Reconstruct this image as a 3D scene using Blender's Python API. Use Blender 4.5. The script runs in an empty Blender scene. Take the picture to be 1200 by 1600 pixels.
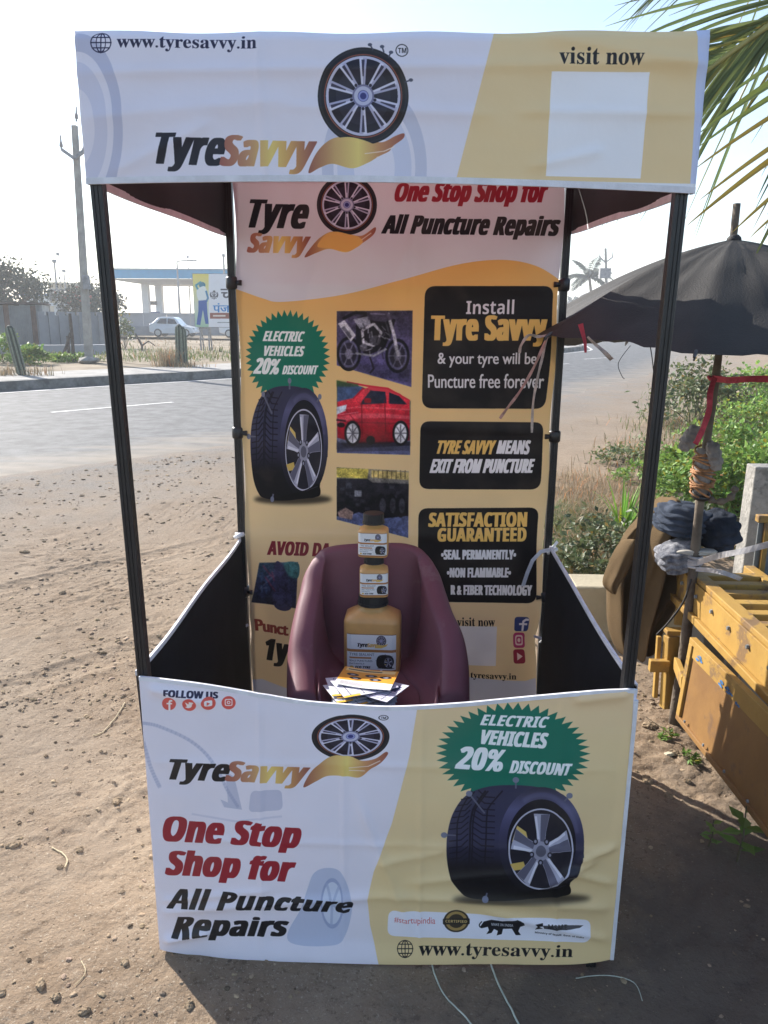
import bpy, math, random
import numpy as np
from mathutils import Vector, Matrix

random.seed(7)
RNG = np.random.default_rng(7)
SC = bpy.context.scene
COL = SC.collection

# ------------------------------------------------------------------ camera
CAM = np.array([0.0501, -1.6671, 1.5989])
FPX, PITCH, YAW, ROLL = 1205.6, 0.2454, 0.0314, 0.0069
_fw = np.array([-math.sin(YAW) * math.cos(PITCH), math.cos(YAW) * math.cos(PITCH), -math.sin(PITCH)])
_r0 = np.array([math.cos(YAW), math.sin(YAW), 0.0])
_u0 = np.cross(_r0, _fw)
_rt = math.cos(ROLL) * _r0 + math.sin(ROLL) * _u0
_up = -math.sin(ROLL) * _r0 + math.cos(ROLL) * _u0
cd = bpy.data.cameras.new('camera')
cam = bpy.data.objects.new('camera', cd)
COL.objects.link(cam)
cd.sensor_fit = 'VERTICAL'
cd.sensor_height = 36.0
cd.lens = FPX / 1600 * 36.0
cd.clip_start = 0.02
cd.clip_end = 5000
cam.matrix_world = Matrix(((_rt[0], _up[0], -_fw[0], CAM[0]), (_rt[1], _up[1], -_fw[1], CAM[1]),
                           (_rt[2], _up[2], -_fw[2], CAM[2]), (0, 0, 0, 1)))
SC.camera = cam

# ------------------------------------------------------------------ daylight
SUN_EL = math.radians(30)
SUN_AZ = math.radians(-45)            # compass angle from +Y towards +X: behind the stall, to the left
w = bpy.data.worlds.new('World')
SC.world = w
w.use_nodes = True
nt = w.node_tree
nt.nodes.clear()
sky = nt.nodes.new('ShaderNodeTexSky')
sky.sky_type = 'NISHITA'
sky.sun_disc = False
sky.sun_elevation = SUN_EL
sky.sun_rotation = SUN_AZ
sky.altitude = 0
sky.air_density = 1.0
sky.dust_density = 0.7
sky.ozone_density = 1.2
bg = nt.nodes.new('ShaderNodeBackground')
bg.inputs['Strength'].default_value = 0.122
wo = nt.nodes.new('ShaderNodeOutputWorld')
nt.links.new(sky.outputs[0], bg.inputs[0])
nt.links.new(bg.outputs[0], wo.inputs[0])
sl = bpy.data.lights.new('sun', 'SUN')
sl.energy = 5.0
sl.angle = math.radians(0.6)
sl.color = (1.0, 0.95, 0.87)
sun = bpy.data.objects.new('sun', sl)
COL.objects.link(sun)
_sd = Vector((math.sin(SUN_AZ) * math.cos(SUN_EL), math.cos(SUN_AZ) * math.cos(SUN_EL), math.sin(SUN_EL)))
sun.rotation_euler = (-_sd).to_track_quat('-Z', 'Y').to_euler()
sun.location = _sd * 25
SC.view_settings.view_transform = 'Standard'
SC.view_settings.look = 'None'
SC.view_settings.exposure = 1.12
SC.view_settings.gamma = 1
SC.view_settings.use_curve_mapping = False
SC.render.engine = 'CYCLES'
SC.cycles.use_denoising = True
SC.cycles.max_bounces = 8
SC.cycles.transparent_max_bounces = 16
SC.cycles.volume_bounces = 1

# ------------------------------------------------------------------ helpers: rays of the photograph into the place
def ray(px, py):
    return _fw + _rt * (px - 600) / FPX - _up * (py - 800) / FPX
def on_y(px, py, Y):
    d = ray(px, py); t = (Y - CAM[1]) / d[1]
    return CAM + t * d
def on_g(px, py, z=0.0):
    d = ray(px, py); t = (z - CAM[2]) / d[2]
    return CAM + t * d
def on_x(px, py, X):
    d = ray(px, py); t = (X - CAM[0]) / d[0]
    return CAM + t * d
def to_px(P):
    d = np.asarray(P, float) - CAM
    z = d @ _fw
    return 600 + FPX * (d @ _rt) / z, 800 - FPX * (d @ _up) / z

# ------------------------------------------------------------------ helpers: noise
def _h(ix, iy, s):
    n = (ix * 374761393 + iy * 668265263 + s * 974711) & 0x7fffffff
    n = ((n ^ (n >> 13)) * 1274126177) & 0x7fffffff
    return ((n ^ (n >> 16)) & 0xffff) / 65535.0
def vnoise(x, y, s=0):
    x = np.asarray(x, float); y = np.asarray(y, float)
    ix = np.floor(x).astype(np.int64); iy = np.floor(y).astype(np.int64)
    fx = x - ix; fy = y - iy
    fx = fx * fx * (3 - 2 * fx); fy = fy * fy * (3 - 2 * fy)
    a = _h(ix, iy, s); b = _h(ix + 1, iy, s); c = _h(ix, iy + 1, s); d = _h(ix + 1, iy + 1, s)
    return (a + (b - a) * fx) * (1 - fy) + (c + (d - c) * fx) * fy
def fbm(x, y, s=0, o=4, g=0.5):
    v = 0; a = 1; t = 0
    for k in range(o):
        v = v + a * (vnoise(x * 2 ** k, y * 2 ** k, s + k) - 0.5); t += a; a *= g
    return v / t
def sstep(a, b, x):
    t = np.clip((np.asarray(x, float) - a) / (b - a), 0, 1)
    return t * t * (3 - 2 * t)

# ------------------------------------------------------------------ helpers: materials
def lin(c):
    c = c / 255.0
    return c / 12.92 if c <= 0.04045 else ((c + 0.055) / 1.055) ** 2.4
def S(r, g, b):
    return (lin(r), lin(g), lin(b), 1)
def mat(name, col, rough=0.6, var=0.18, scale=6.0, bump=0.0, bscale=60.0, metal=0.0, spec=0.4, col2=None, transl=0.0, tcol=None, tint=False, detail=6, coat=0.0, wear=None):
    m = bpy.data.materials.new(name); m.use_nodes = True
    t = m.node_tree; N = t.nodes; L = t.links
    p = N['Principled BSDF']
    p.inputs['Roughness'].default_value = rough
    p.inputs['Metallic'].default_value = metal
    p.inputs['Specular IOR Level'].default_value = spec
    if coat: p.inputs['Coat Weight'].default_value = coat
    tc = N.new('ShaderNodeTexCoord')
    nz = N.new('ShaderNodeTexNoise'); nz.inputs['Scale'].default_value = scale; nz.inputs['Detail'].default_value = detail
    nz.inputs['Roughness'].default_value = 0.62
    L.new(tc.outputs['Object'], nz.inputs['Vector'])
    rp = N.new('ShaderNodeValToRGB')
    c = np.array(col[:3]); c2 = np.array(col2[:3]) if col2 else c * (1 - var * 1.3)
    c1 = c if col2 else c * (1 + var * 0.6)
    rp.color_ramp.elements[0].position = 0.36; rp.color_ramp.elements[1].position = 0.64
    rp.color_ramp.elements[0].color = (*c2, 1); rp.color_ramp.elements[1].color = (*np.clip(c1, 0, 1), 1)
    L.new(nz.outputs['Fac'], rp.inputs['Fac'])
    out = rp.outputs['Color']
    if wear:      # rust, scuffs and grime with edges of their own
        wn = N.new('ShaderNodeTexNoise'); wn.inputs['Scale'].default_value = wear[0]; wn.inputs['Detail'].default_value = 9; wn.inputs['Roughness'].default_value = .72
        L.new(tc.outputs['Object'], wn.inputs['Vector'])
        wr = N.new('ShaderNodeValToRGB'); wr.color_ramp.elements[0].position = wear[1]; wr.color_ramp.elements[1].position = wear[1] + .07
        wr.color_ramp.elements[0].color = (0, 0, 0, 1); wr.color_ramp.elements[1].color = (wear[3],) * 3 + (1,); L.new(wn.outputs['Fac'], wr.inputs['Fac'])
        wm = N.new('ShaderNodeMix'); wm.data_type = 'RGBA'; wm.inputs[7].default_value = wear[2]; L.new(wr.outputs['Color'], wm.inputs[0]); L.new(out, wm.inputs[6]); out = wm.outputs[2]
    if tint:
        a = N.new('ShaderNodeAttribute'); a.attribute_name = 'tint'
        mx = N.new('ShaderNodeMix'); mx.data_type = 'RGBA'; mx.blend_type = 'MULTIPLY'; mx.inputs[0].default_value = 1
        L.new(out, mx.inputs[6]); L.new(a.outputs['Color'], mx.inputs[7]); out = mx.outputs[2]
    L.new(out, p.inputs['Base Color'])
    if bump:
        b = N.new('ShaderNodeTexNoise'); b.inputs['Scale'].default_value = bscale; b.inputs['Detail'].default_value = 5
        L.new(tc.outputs['Object'], b.inputs['Vector'])
        bm = N.new('ShaderNodeBump'); bm.inputs['Strength'].default_value = bump; bm.inputs['Distance'].default_value = 0.01
        L.new(b.outputs['Fac'], bm.inputs['Height']); L.new(bm.outputs['Normal'], p.inputs['Normal'])
    if transl:
        tr = N.new('ShaderNodeBsdfTranslucent')
        if tcol: tr.inputs['Color'].default_value = tcol
        else: L.new(out, tr.inputs['Color'])
        ms = N.new('ShaderNodeMixShader'); ms.inputs[0].default_value = transl
        L.new(p.outputs[0], ms.inputs[1]); L.new(tr.outputs[0], ms.inputs[2])
        L.new(ms.outputs[0], N['Material Output'].inputs[0])
    return m

# ------------------------------------------------------------------ helpers: meshes and objects
ORG = {}
class MB:
    def __init__(s): s.v = []; s.f = []; s.m = []; s.uv = None; s.tint = []
    def add(s, vs, fs, mi=0, tint=None):
        b = len(s.v)
        s.v.extend([tuple(map(float, q)) for q in vs])
        s.f.extend([tuple(b + i for i in f) for f in fs]); s.m.extend([mi] * len(fs))
        if tint is not None: s.tint.extend([tint] * len(vs))
        return s
    def box(s, c, d, R=None, mi=0, taper=1.0):
        hx, hy, hz = d[0] / 2, d[1] / 2, d[2] / 2
        vs = []
        for z, k in ((-hz, 1.0), (hz, taper)):
            for x, y in ((-hx, -hy), (hx, -hy), (hx, hy), (-hx, hy)): vs.append(Vector((x * k, y * k, z)))
        if R is not None: vs = [R @ q for q in vs]
        c = Vector(c)
        return s.add([q + c for q in vs], [(3, 2, 1, 0), (4, 5, 6, 7), (0, 1, 5, 4), (1, 2, 6, 5), (2, 3, 7, 6), (3, 0, 4, 7)], mi)
    def beam(s, a, b, wx, wy, up=(0, 0, 1), mi=0, taper=1.0):
        a = Vector(a); b = Vector(b); z = (b - a); l = z.length; z.normalize()
        x = Vector(up).cross(z)
        if x.length < 1e-4: x = Vector((1, 0, 0))
        x.normalize(); y = z.cross(x)
        R = Matrix((x, y, z)).transposed()
        return s.box((a + b) / 2, (wx, wy, l), R, mi, taper)
    def tube(s, pts, rad, n=8, mi=0, cap=True, squash=1.0):
        pts = [Vector(p) for p in pts]
        if not hasattr(rad, '__len__'): rad = [rad] * len(pts)
        vs = []; prev = None
        for i, p in enumerate(pts):
            t = (pts[min(i + 1, len(pts) - 1)] - pts[max(i - 1, 0)])
            if t.length < 1e-9: t = Vector((0, 0, 1))
            t.normalize()
            if prev is None:
                ref = Vector((0, 0, 1)) if abs(t.z) < 0.9 else Vector((1, 0, 0))
                x = ref.cross(t).normalized()
            else:
                x = (prev - t * prev.dot(t))
                x = x.normalized() if x.length > 1e-6 else Vector((1, 0, 0))
            prev = x; y = t.cross(x)
            for k in range(n):
                a = 2 * math.pi * k / n
                vs.append(p + (x * math.cos(a) + y * math.sin(a) * squash) * rad[i])
        fs = []
        for i in range(len(pts) - 1):
            for k in range(n):
                k2 = (k + 1) % n
                fs.append((i * n + k, i * n + k2, (i + 1) * n + k2, (i + 1) * n + k))
        if cap:
            fs.append(tuple(range(n - 1, -1, -1))); fs.append(tuple((len(pts) - 1) * n + k for k in range(n)))
        return s.add(vs, fs, mi)
    def loft(s, rings, mi=0, closed=True, cap=(True, True)):
        n = len(rings[0]); vs = [q for r in rings for q in r]; fs = []
        for i in range(len(rings) - 1):
            for k in range(n if closed else n - 1):
                k2 = (k + 1) % n
                fs.append((i * n + k, i * n + k2, (i + 1) * n + k2, (i + 1) * n + k))
        if closed and cap[0]: fs.append(tuple(range(n - 1, -1, -1)))
        if closed and cap[1]: fs.append(tuple((len(rings) - 1) * n + k for k in range(n)))
        return s.add(vs, fs, mi)
    def prism(s, poly, axis, a, b, mi=0):
        """polygon in the two other axes, extruded along axis from a to b"""
        def P(u, v, t):
            return {'x': (t, u, v), 'y': (u, t, v), 'z': (u, v, t)}[axis]
        n = len(poly)
        vs = [P(u, v, a) for u, v in poly] + [P(u, v, b) for u, v in poly]
        fs = [tuple(range(n - 1, -1, -1)), tuple(range(n, 2 * n))] + [(k, (k + 1) % n, n + (k + 1) % n, n + k) for k in range(n)]
        return s.add(vs, fs, mi)
    def build(s, name, mats, parent=None, org=None, smooth=False, bevel=0.0, fix=True):
        o_ = np.array(ORG[parent.name]) if parent is not None else np.array(org if org is not None else (0, 0, 0), float)
        me = bpy.data.meshes.new(name)
        V = np.array(s.v, float).reshape(-1, 3) - o_
        me.from_pydata(V.tolist(), [], s.f)
        if not isinstance(mats, (list, tuple)): mats = [mats]
        for m in mats: me.materials.append(m)
        if len(mats) > 1: me.polygons.foreach_set('material_index', s.m)
        if s.uv is not None:
            ul = me.uv_layers.new(name='UVMap')
            li = np.zeros(len(me.loops), np.int32); me.loops.foreach_get('vertex_index', li)
            ul.data.foreach_set('uv', np.asarray(s.uv, np.float32)[li].ravel())
        if s.tint:
            at = me.attributes.new('tint', 'FLOAT_COLOR', 'POINT')
            at.data.foreach_set('color', np.asarray(s.tint, np.float32).ravel())
        me.update()
        if fix:
            import bmesh
            bm = bmesh.new(); bm.from_mesh(me); bmesh.ops.recalc_face_normals(bm, faces=bm.faces); bm.to_mesh(me); bm.free()
        if smooth: me.polygons.foreach_set('use_smooth', [True] * len(me.polygons))
        ob = bpy.data.objects.new(name, me); COL.objects.link(ob)
        if parent is not None: ob.parent = parent
        else: ob.location = o_
        ORG[ob.name] = o_
        if bevel:
            md = ob.modifiers.new('bevel', 'BEVEL'); md.width = bevel; md.segments = 2; md.limit_method = 'ANGLE'
        return ob
def thing(name, label, cat, loc, group=None):
    o = bpy.data.objects.new(name, None); COL.objects.link(o); o.location = loc; ORG[o.name] = np.array(loc, float)
    o.empty_display_size = 0.1
    return tag(o, label, cat, group)
def tag(o, label, cat, group=None):
    o['label'] = label; o['category'] = cat
    if group: o['group'] = group
    return o
def kind(o, k, label=None):
    o['kind'] = k
    if label: o['label'] = label
    return o
def copy_tree(o, parent=None):
    c = o.copy(); COL.objects.link(c)
    if parent is not None: c.parent = parent
    ORG[c.name] = ORG[o.name]
    for ch in list(o.children): copy_tree(ch, c)
    return c
def rotz(a): return Matrix.Rotation(a, 3, 'Z')
def catmull(pts, n=8, closed=True):
    P = np.array(pts, float); out = []; k = len(P)
    for i in range(k if closed else k - 1):
        if closed: a, b, c, d = P[i - 1], P[i], P[(i + 1) % k], P[(i + 2) % k]
        else: a, b, c, d = P[max(i - 1, 0)], P[i], P[i + 1], P[min(i + 2, k - 1)]
        for t in np.linspace(0, 1, n, endpoint=False):
            out.append(0.5 * ((2 * b) + (-a + c) * t + (2 * a - 5 * b + 4 * c - d) * t * t + (-a + 3 * b - 3 * c + d) * t ** 3))
    if not closed: out.append(P[-1])
    return np.array(out)
HAZE = 0.0017
# ------------------------------------------------------------------ flat print: a small painter for lettering and pictures printed on cloth
_GL = {}
def glyphs(s):
    if s in _GL: return _GL[s]
    cu = bpy.data.curves.new('lettering', 'FONT'); cu.body = s[1:] if s[0] == '~' else s
    cu.space_character = 1.06 if s[0] == '~' else 1.0
    ob = bpy.data.objects.new('lettering', cu); COL.objects.link(ob)
    dg = bpy.context.evaluated_depsgraph_get()
    c = ob.evaluated_get(dg).to_curve(dg)
    out = []
    for sp in c.splines:
        bp = sp.bezier_points; n = len(bp); pts = []
        for i in range(n):
            a, b = bp[i], bp[(i + 1) % n]
            p0, p1, p2, p3 = [np.array(q[:2]) for q in (a.co, a.handle_right, b.handle_left, b.co)]
            for t in np.linspace(0, 1, 6, endpoint=False):
                pts.append((1 - t) ** 3 * p0 + 3 * (1 - t) ** 2 * t * p1 + 3 * (1 - t) * t * t * p2 + t ** 3 * p3)
        out.append(np.array(pts))
    ob.to_curve_clear() if hasattr(ob, 'to_curve_clear') else None
    bpy.data.objects.remove(ob); bpy.data.curves.remove(cu)
    _GL[s] = out
    return out
def sansb(s):
    r = ''
    for c in s:
        if 'A' <= c <= 'Z': r += chr(0x1D5D4 + ord(c) - 65)
        elif 'a' <= c <= 'z': r += chr(0x1D5EE + ord(c) - 97)
        elif '0' <= c <= '9': r += chr(0x1D7EC + ord(c) - 48)
        else: r += c
    return r
def serifb(s):
    r = ''
    for c in s:
        if 'A' <= c <= 'Z': r += chr(0x1D400 + ord(c) - 65)
        elif 'a' <= c <= 'z': r += chr(0x1D41A + ord(c) - 97)
        else: r += c
    return r
class Art:
    def __init__(s, x0, x1, z0, z1, Y, ppm, bg, local=False):
        s.x0, s.x1, s.z0, s.z1, s.Y, s.ppm, s.local = x0, x1, z0, z1, Y, ppm, local
        s.W = int((x1 - x0) * ppm); s.H = int((z1 - z0) * ppm)
        s.im = np.ones((s.H, s.W, 3), np.float32) * (np.array(bg, np.float32) / 255)
    def pm(s, pts):
        """photograph pixels -> pixels of this print"""
        P = np.asarray(pts, float)
        if s.local: return np.stack([(P[:, 0] - s.x0) * s.ppm, (P[:, 1] - s.z0) * s.ppm], 1)
        d = _fw + (P[:, :1] - 600) / FPX * _rt - (P[:, 1:] - 800) / FPX * _up
        t = (s.Y - CAM[1]) / d[:, 1:2]; q = CAM + t * d
        return np.stack([(q[:, 0] - s.x0) * s.ppm, (q[:, 2] - s.z0) * s.ppm], 1)
    def mask(s, cons, ss=3):
        A = np.concatenate(cons)
        a0 = np.floor(A.min(0)).astype(int) - 2; a1 = np.ceil(A.max(0)).astype(int) + 3
        a0 = np.maximum(a0, 0); a1 = np.minimum(a1, [s.W, s.H])
        w, h = a1 - a0
        if w <= 0 or h <= 0: return None
        F = np.zeros((h * ss, w * ss + 1), np.int16)
        for c in cons:
            p = (c - a0) * ss; q = np.roll(p, -1, 0)
            for (xa, ya), (xb, yb) in zip(p, q):
                if ya == yb: continue
                sg = 1
                if ya > yb: xa, ya, xb, yb, sg = xb, yb, xa, ya, -1
                r0 = max(int(math.ceil(ya - 0.5)), 0); r1 = min(int(math.ceil(yb - 0.5)), h * ss)
                if r1 <= r0: continue
                rr = np.arange(r0, r1)
                xx = xa + (rr + 0.5 - ya) * (xb - xa) / (yb - ya)
                ci = np.clip(np.ceil(xx - 0.5).astype(int), 0, w * ss)
                np.add.at(F, (rr, ci), sg)
        M = (np.cumsum(F[:, :-1], 1) != 0)
        return a0, a1, M.astype(np.float32), ss
    def paint(s, mk, col, a=1.0, dil=(0, 0), blur=0):
        if mk is None: return
        a0, a1, M, ss = mk
        pd = int(max(dil)) + 1          # room for the thickened strokes
        if max(dil) > 0:
            b0 = np.maximum(a0 - pd, 0); b1 = np.minimum(a1 + pd, [s.W, s.H]); B = np.zeros(((b1[1] - b0[1]) * ss, (b1[0] - b0[0]) * ss), np.float32)
            o_ = (a0 - b0) * ss; B[o_[1]:o_[1] + M.shape[0], o_[0]:o_[0] + M.shape[1]] = M; M, a0, a1 = B, b0, b1
        for ax, k in ((1, dil[0]), (0, dil[1])):
            k = int(round(k * ss)); B = M
            for d in range(1, k + 1):
                B = np.maximum(B, np.maximum(np.roll(M, d, ax), np.roll(M, -d, ax)))
            M = B
        h, w = a1[1] - a0[1], a1[0] - a0[0]
        al = M.reshape(h, ss, w, ss).mean((1, 3))
        if blur:
            pad = int(blur * 3) + 1
            b0 = np.maximum(a0 - pad, 0); b1 = np.minimum(a1 + pad, [s.W, s.H])
            B = np.zeros((b1[1] - b0[1], b1[0] - b0[0]), np.float32)
            B[a0[1] - b0[1]:a0[1] - b0[1] + h, a0[0] - b0[0]:a0[0] - b0[0] + w] = al
            k = np.exp(-0.5 * (np.arange(-pad, pad + 1) / blur) ** 2); k /= k.sum()
            B = np.apply_along_axis(lambda r: np.convolve(r, k, 'same')[:len(r)] if len(r) >= len(k) else np.convolve(np.pad(r, len(k)), k, 'same')[len(k):-len(k)], 1, B)
            B = np.apply_along_axis(lambda r: np.convolve(r, k, 'same')[:len(r)] if len(r) >= len(k) else np.convolve(np.pad(r, len(k)), k, 'same')[len(k):-len(k)], 0, B)
            al, a0, a1 = B, b0, b1
        T = s.im[a0[1]:a1[1], a0[0]:a1[0]]
        al = (al * a)[..., None]
        if callable(col):
            xx, zz = np.meshgrid((np.arange(a0[0], a1[0]) + .5) / s.ppm + s.x0, (np.arange(a0[1], a1[1]) + .5) / s.ppm + s.z0)
            if s.local: X, Y = xx, zz
            else:
                d = np.stack([xx, np.full_like(xx, s.Y), zz], -1) - CAM
                z = d @ _fw; X = 600 + FPX * (d @ _rt) / z; Y = 800 - FPX * (d @ _up) / z
            c = np.asarray(col(X, Y), np.float32) / 255
        else: c = np.array(col, np.float32) / 255
        T[:] = T * (1 - al) + c * al
    def poly(s, pts, col, a=1, blur=0, smooth=False):
        if smooth: pts = catmull(pts)
        s.paint(s.mask([s.pm(pts)]), col, a, blur=blur)
    def polys(s, L, col, a=1, blur=0):
        s.paint(s.mask([s.pm(p) for p in L]), col, a, blur=blur)
    def ell(s, c, rx, ry, col, a=1, inner=None, rot=0, n=60, blur=0, arc=None):
        t = np.linspace(0, 2 * math.pi, n, endpoint=False)
        E = lambda k: np.stack([c[0] + k * (rx * np.cos(t) * math.cos(rot) - ry * np.sin(t) * math.sin(rot)),
                                c[1] + k * (rx * np.cos(t) * math.sin(rot) + ry * np.sin(t) * math.cos(rot))], 1)
        L = [E(1)]
        if inner: L.append(E(inner)[::-1])
        s.paint(s.mask([s.pm(p) for p in L]), col, a, blur=blur)
    def line(s, pts, wd, col, a=1, blur=0):
        P = np.array(pts, float)
        for p, q in zip(P[:-1], P[1:]):
            d = q - p; l = np.hypot(*d)
            if l < 1e-6: continue
            n = np.array([-d[1], d[0]]) / l * wd / 2; e = d / l * wd * .15
            s.poly([p + n - e, q + n + e, q - n + e, p - n - e], col, a, blur)
    def rrect(s, q, r, col, a=1):
        q = [np.array(p, float) for p in q]; out = []
        for i in range(4):
            p, b, c = q[i - 1], q[i], q[(i + 1) % 4]
            u = (p - b) / np.hypot(*(p - b)); v = (c - b) / np.hypot(*(c - b))
            for t in np.linspace(0, 1, 7):
                out.append((1 - t) ** 2 * (b + u * r) + 2 * t * (1 - t) * b + t * t * (b + v * r))
        s.poly(out, col, a)
    def text(s, txt, q, col, style='impact', shear=0.2, bold=None, a=1, bend=None):
        """q: corners TL TR BR BL of the ink in photograph pixels"""
        t = {'impact': sansb, 'sansb': sansb, 'serif': serifb, 'sans': lambda k: k}[style](txt)
        if style != 'impact': shear = 0 if shear == 0.2 else shear
        G = [g.copy() for g in glyphs(('~' if style == 'impact' else '') + t)]
        if style == 'impact' and txt != txt.upper():      # tall lower case of a heavy poster face
            for g in G: g[:, 1] = np.interp(g[:, 1], (-.3, 0, .545, .714, .9), (-.21, 0, .605, .714, .9))
        for g in G: g[:, 0] += g[:, 1] * shear
        A = np.concatenate(G); lo, hi = A.min(0), A.max(0)
        q = [np.array(p, float) for p in q]; L = []
        for g in G:
            u = ((g[:, 0] - lo[0]) / (hi[0] - lo[0]))[:, None]; v = ((hi[1] - g[:, 1]) / (hi[1] - lo[1]))[:, None]
            P = (q[0] * (1 - u) + q[1] * u) * (1 - v) + (q[3] * (1 - u) + q[2] * u) * v
            if bend is not None: P[:, 1] += bend(P[:, 0])
            L.append(s.pm(P))
        hpx = np.ptp(np.concatenate(L)[:, 1])
        if bold is None: bold = {'impact': 0.047, 'sansb': 0.0, 'serif': 0.006, 'sans': 0.0}[style]
        s.paint(s.mask(L), col, a, dil=(hpx * bold, hpx * bold * .25))
    def soften(s, quad, r, grain=7, seed=1):
        """the printed pictures are soft, grainy photographs, not line art"""
        mk = s.mask([s.pm(quad)], 1); a0, a1, M, _ = mk; T = s.im[a0[1]:a1[1], a0[0]:a1[0]].copy(); k = np.exp(-.5 * (np.arange(-3 * int(r + 1), 3 * int(r + 1) + 1) / r) ** 2); k /= k.sum(); p = len(k) // 2
        B = np.pad(T, ((p, p), (p, p), (0, 0)), 'edge'); B = sum(k[i] * B[i:i + T.shape[0]] for i in range(len(k))); B = sum(k[i] * B[:, i:i + T.shape[1]] for i in range(len(k)))
        h, w_ = M.shape; yy_, xx_ = np.mgrid[0:h, 0:w_]; g = fbm(xx_ / 5.0, yy_ / 5.0, seed, 3) * 2.2 + fbm(xx_ / 26.0, yy_ / 26.0, seed + 9, 3) * 3
        B = B * (1 + g[..., None] * grain / 60) ; s.im[a0[1]:a1[1], a0[0]:a1[0]] = T * (1 - M[..., None]) + np.clip(B, 0, 1) * M[..., None]
    def image(s, name):
        im = bpy.data.images.new(name, s.W, s.H)
        A = np.ones((s.H, s.W, 4), np.float32); A[..., :3] = np.clip(s.im, 0, 1)
        im.pixels.foreach_set(A.ravel()); im.update(); im.pack()
        return im
def rect(x0, y0, x1, y1): return [(x0, y0), (x1, y0), (x1, y1), (x0, y1)]
def hgrad(*st):
    xs = [k[0] for k in st]
    return lambda X, Y: np.stack([np.interp(X, xs, [k[1][i] for k in st]) for i in range(3)], -1)
def vgrad(*st):
    ys = [k[0] for k in st]
    return lambda X, Y: np.stack([np.interp(Y, ys, [k[1][i] for k in st]) for i in range(3)], -1)
def print_mat(name, im, rough=0.42, transl=0.0, spec=0.35, grain=900, dust=0.12):
    m = bpy.data.materials.new(name); m.use_nodes = True
    t = m.node_tree; N = t.nodes; L = t.links; p = N['Principled BSDF']
    p.inputs['Roughness'].default_value = rough; p.inputs['Specular IOR Level'].default_value = spec
    ti = N.new('ShaderNodeTexImage'); ti.image = im; ti.extension = 'EXTEND'
    tc = N.new('ShaderNodeTexCoord'); L.new(tc.outputs['UV'], ti.inputs['Vector'])
    nz = N.new('ShaderNodeTexNoise'); nz.inputs['Scale'].default_value = 5; nz.inputs['Detail'].default_value = 8
    L.new(tc.outputs['Object'], nz.inputs['Vector'])
    rp = N.new('ShaderNodeValToRGB'); rp.color_ramp.elements[0].position = .48; rp.color_ramp.elements[1].position = .85
    rp.color_ramp.elements[0].color = (0, 0, 0, 1); rp.color_ramp.elements[1].color = (dust,) * 3 + (1,)
    L.new(nz.outputs['Fac'], rp.inputs['Fac'])
    mx = N.new('ShaderNodeMix'); mx.data_type = 'RGBA'; mx.inputs[7].default_value = (.38, .32, .24, 1)
    L.new(rp.outputs['Color'], mx.inputs[0]); L.new(ti.outputs['Color'], mx.inputs[6]); L.new(mx.outputs[2], p.inputs['Base Color'])
    b = N.new('ShaderNodeTexNoise'); b.inputs['Scale'].default_value = grain; b.inputs['Detail'].default_value = 2
    b2 = N.new('ShaderNodeTexNoise'); b2.inputs['Scale'].default_value = 22; b2.inputs['Detail'].default_value = 4
    L.new(tc.outputs['Object'], b.inputs['Vector']); L.new(tc.outputs['Object'], b2.inputs['Vector'])
    bm = N.new('ShaderNodeBump'); bm.inputs['Strength'].default_value = .08; bm.inputs['Distance'].default_value = .001
    bm2 = N.new('ShaderNodeBump'); bm2.inputs['Strength'].default_value = .35; bm2.inputs['Distance'].default_value = .004
    L.new(b.outputs['Fac'], bm.inputs['Height']); L.new(b2.outputs['Fac'], bm2.inputs['Height'])
    L.new(bm2.outputs['Normal'], bm.inputs['Normal']); L.new(bm.outputs['Normal'], p.inputs['Normal'])
    if transl:
        tr = N.new('ShaderNodeBsdfTranslucent'); L.new(mx.outputs[2], tr.inputs['Color'])
        ms = N.new('ShaderNodeMixShader'); ms.inputs[0].default_value = transl
        L.new(p.outputs[0], ms.inputs[1]); L.new(tr.outputs[0], ms.inputs[2]); L.new(ms.outputs[0], N['Material Output'].inputs[0])
    return m

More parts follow.
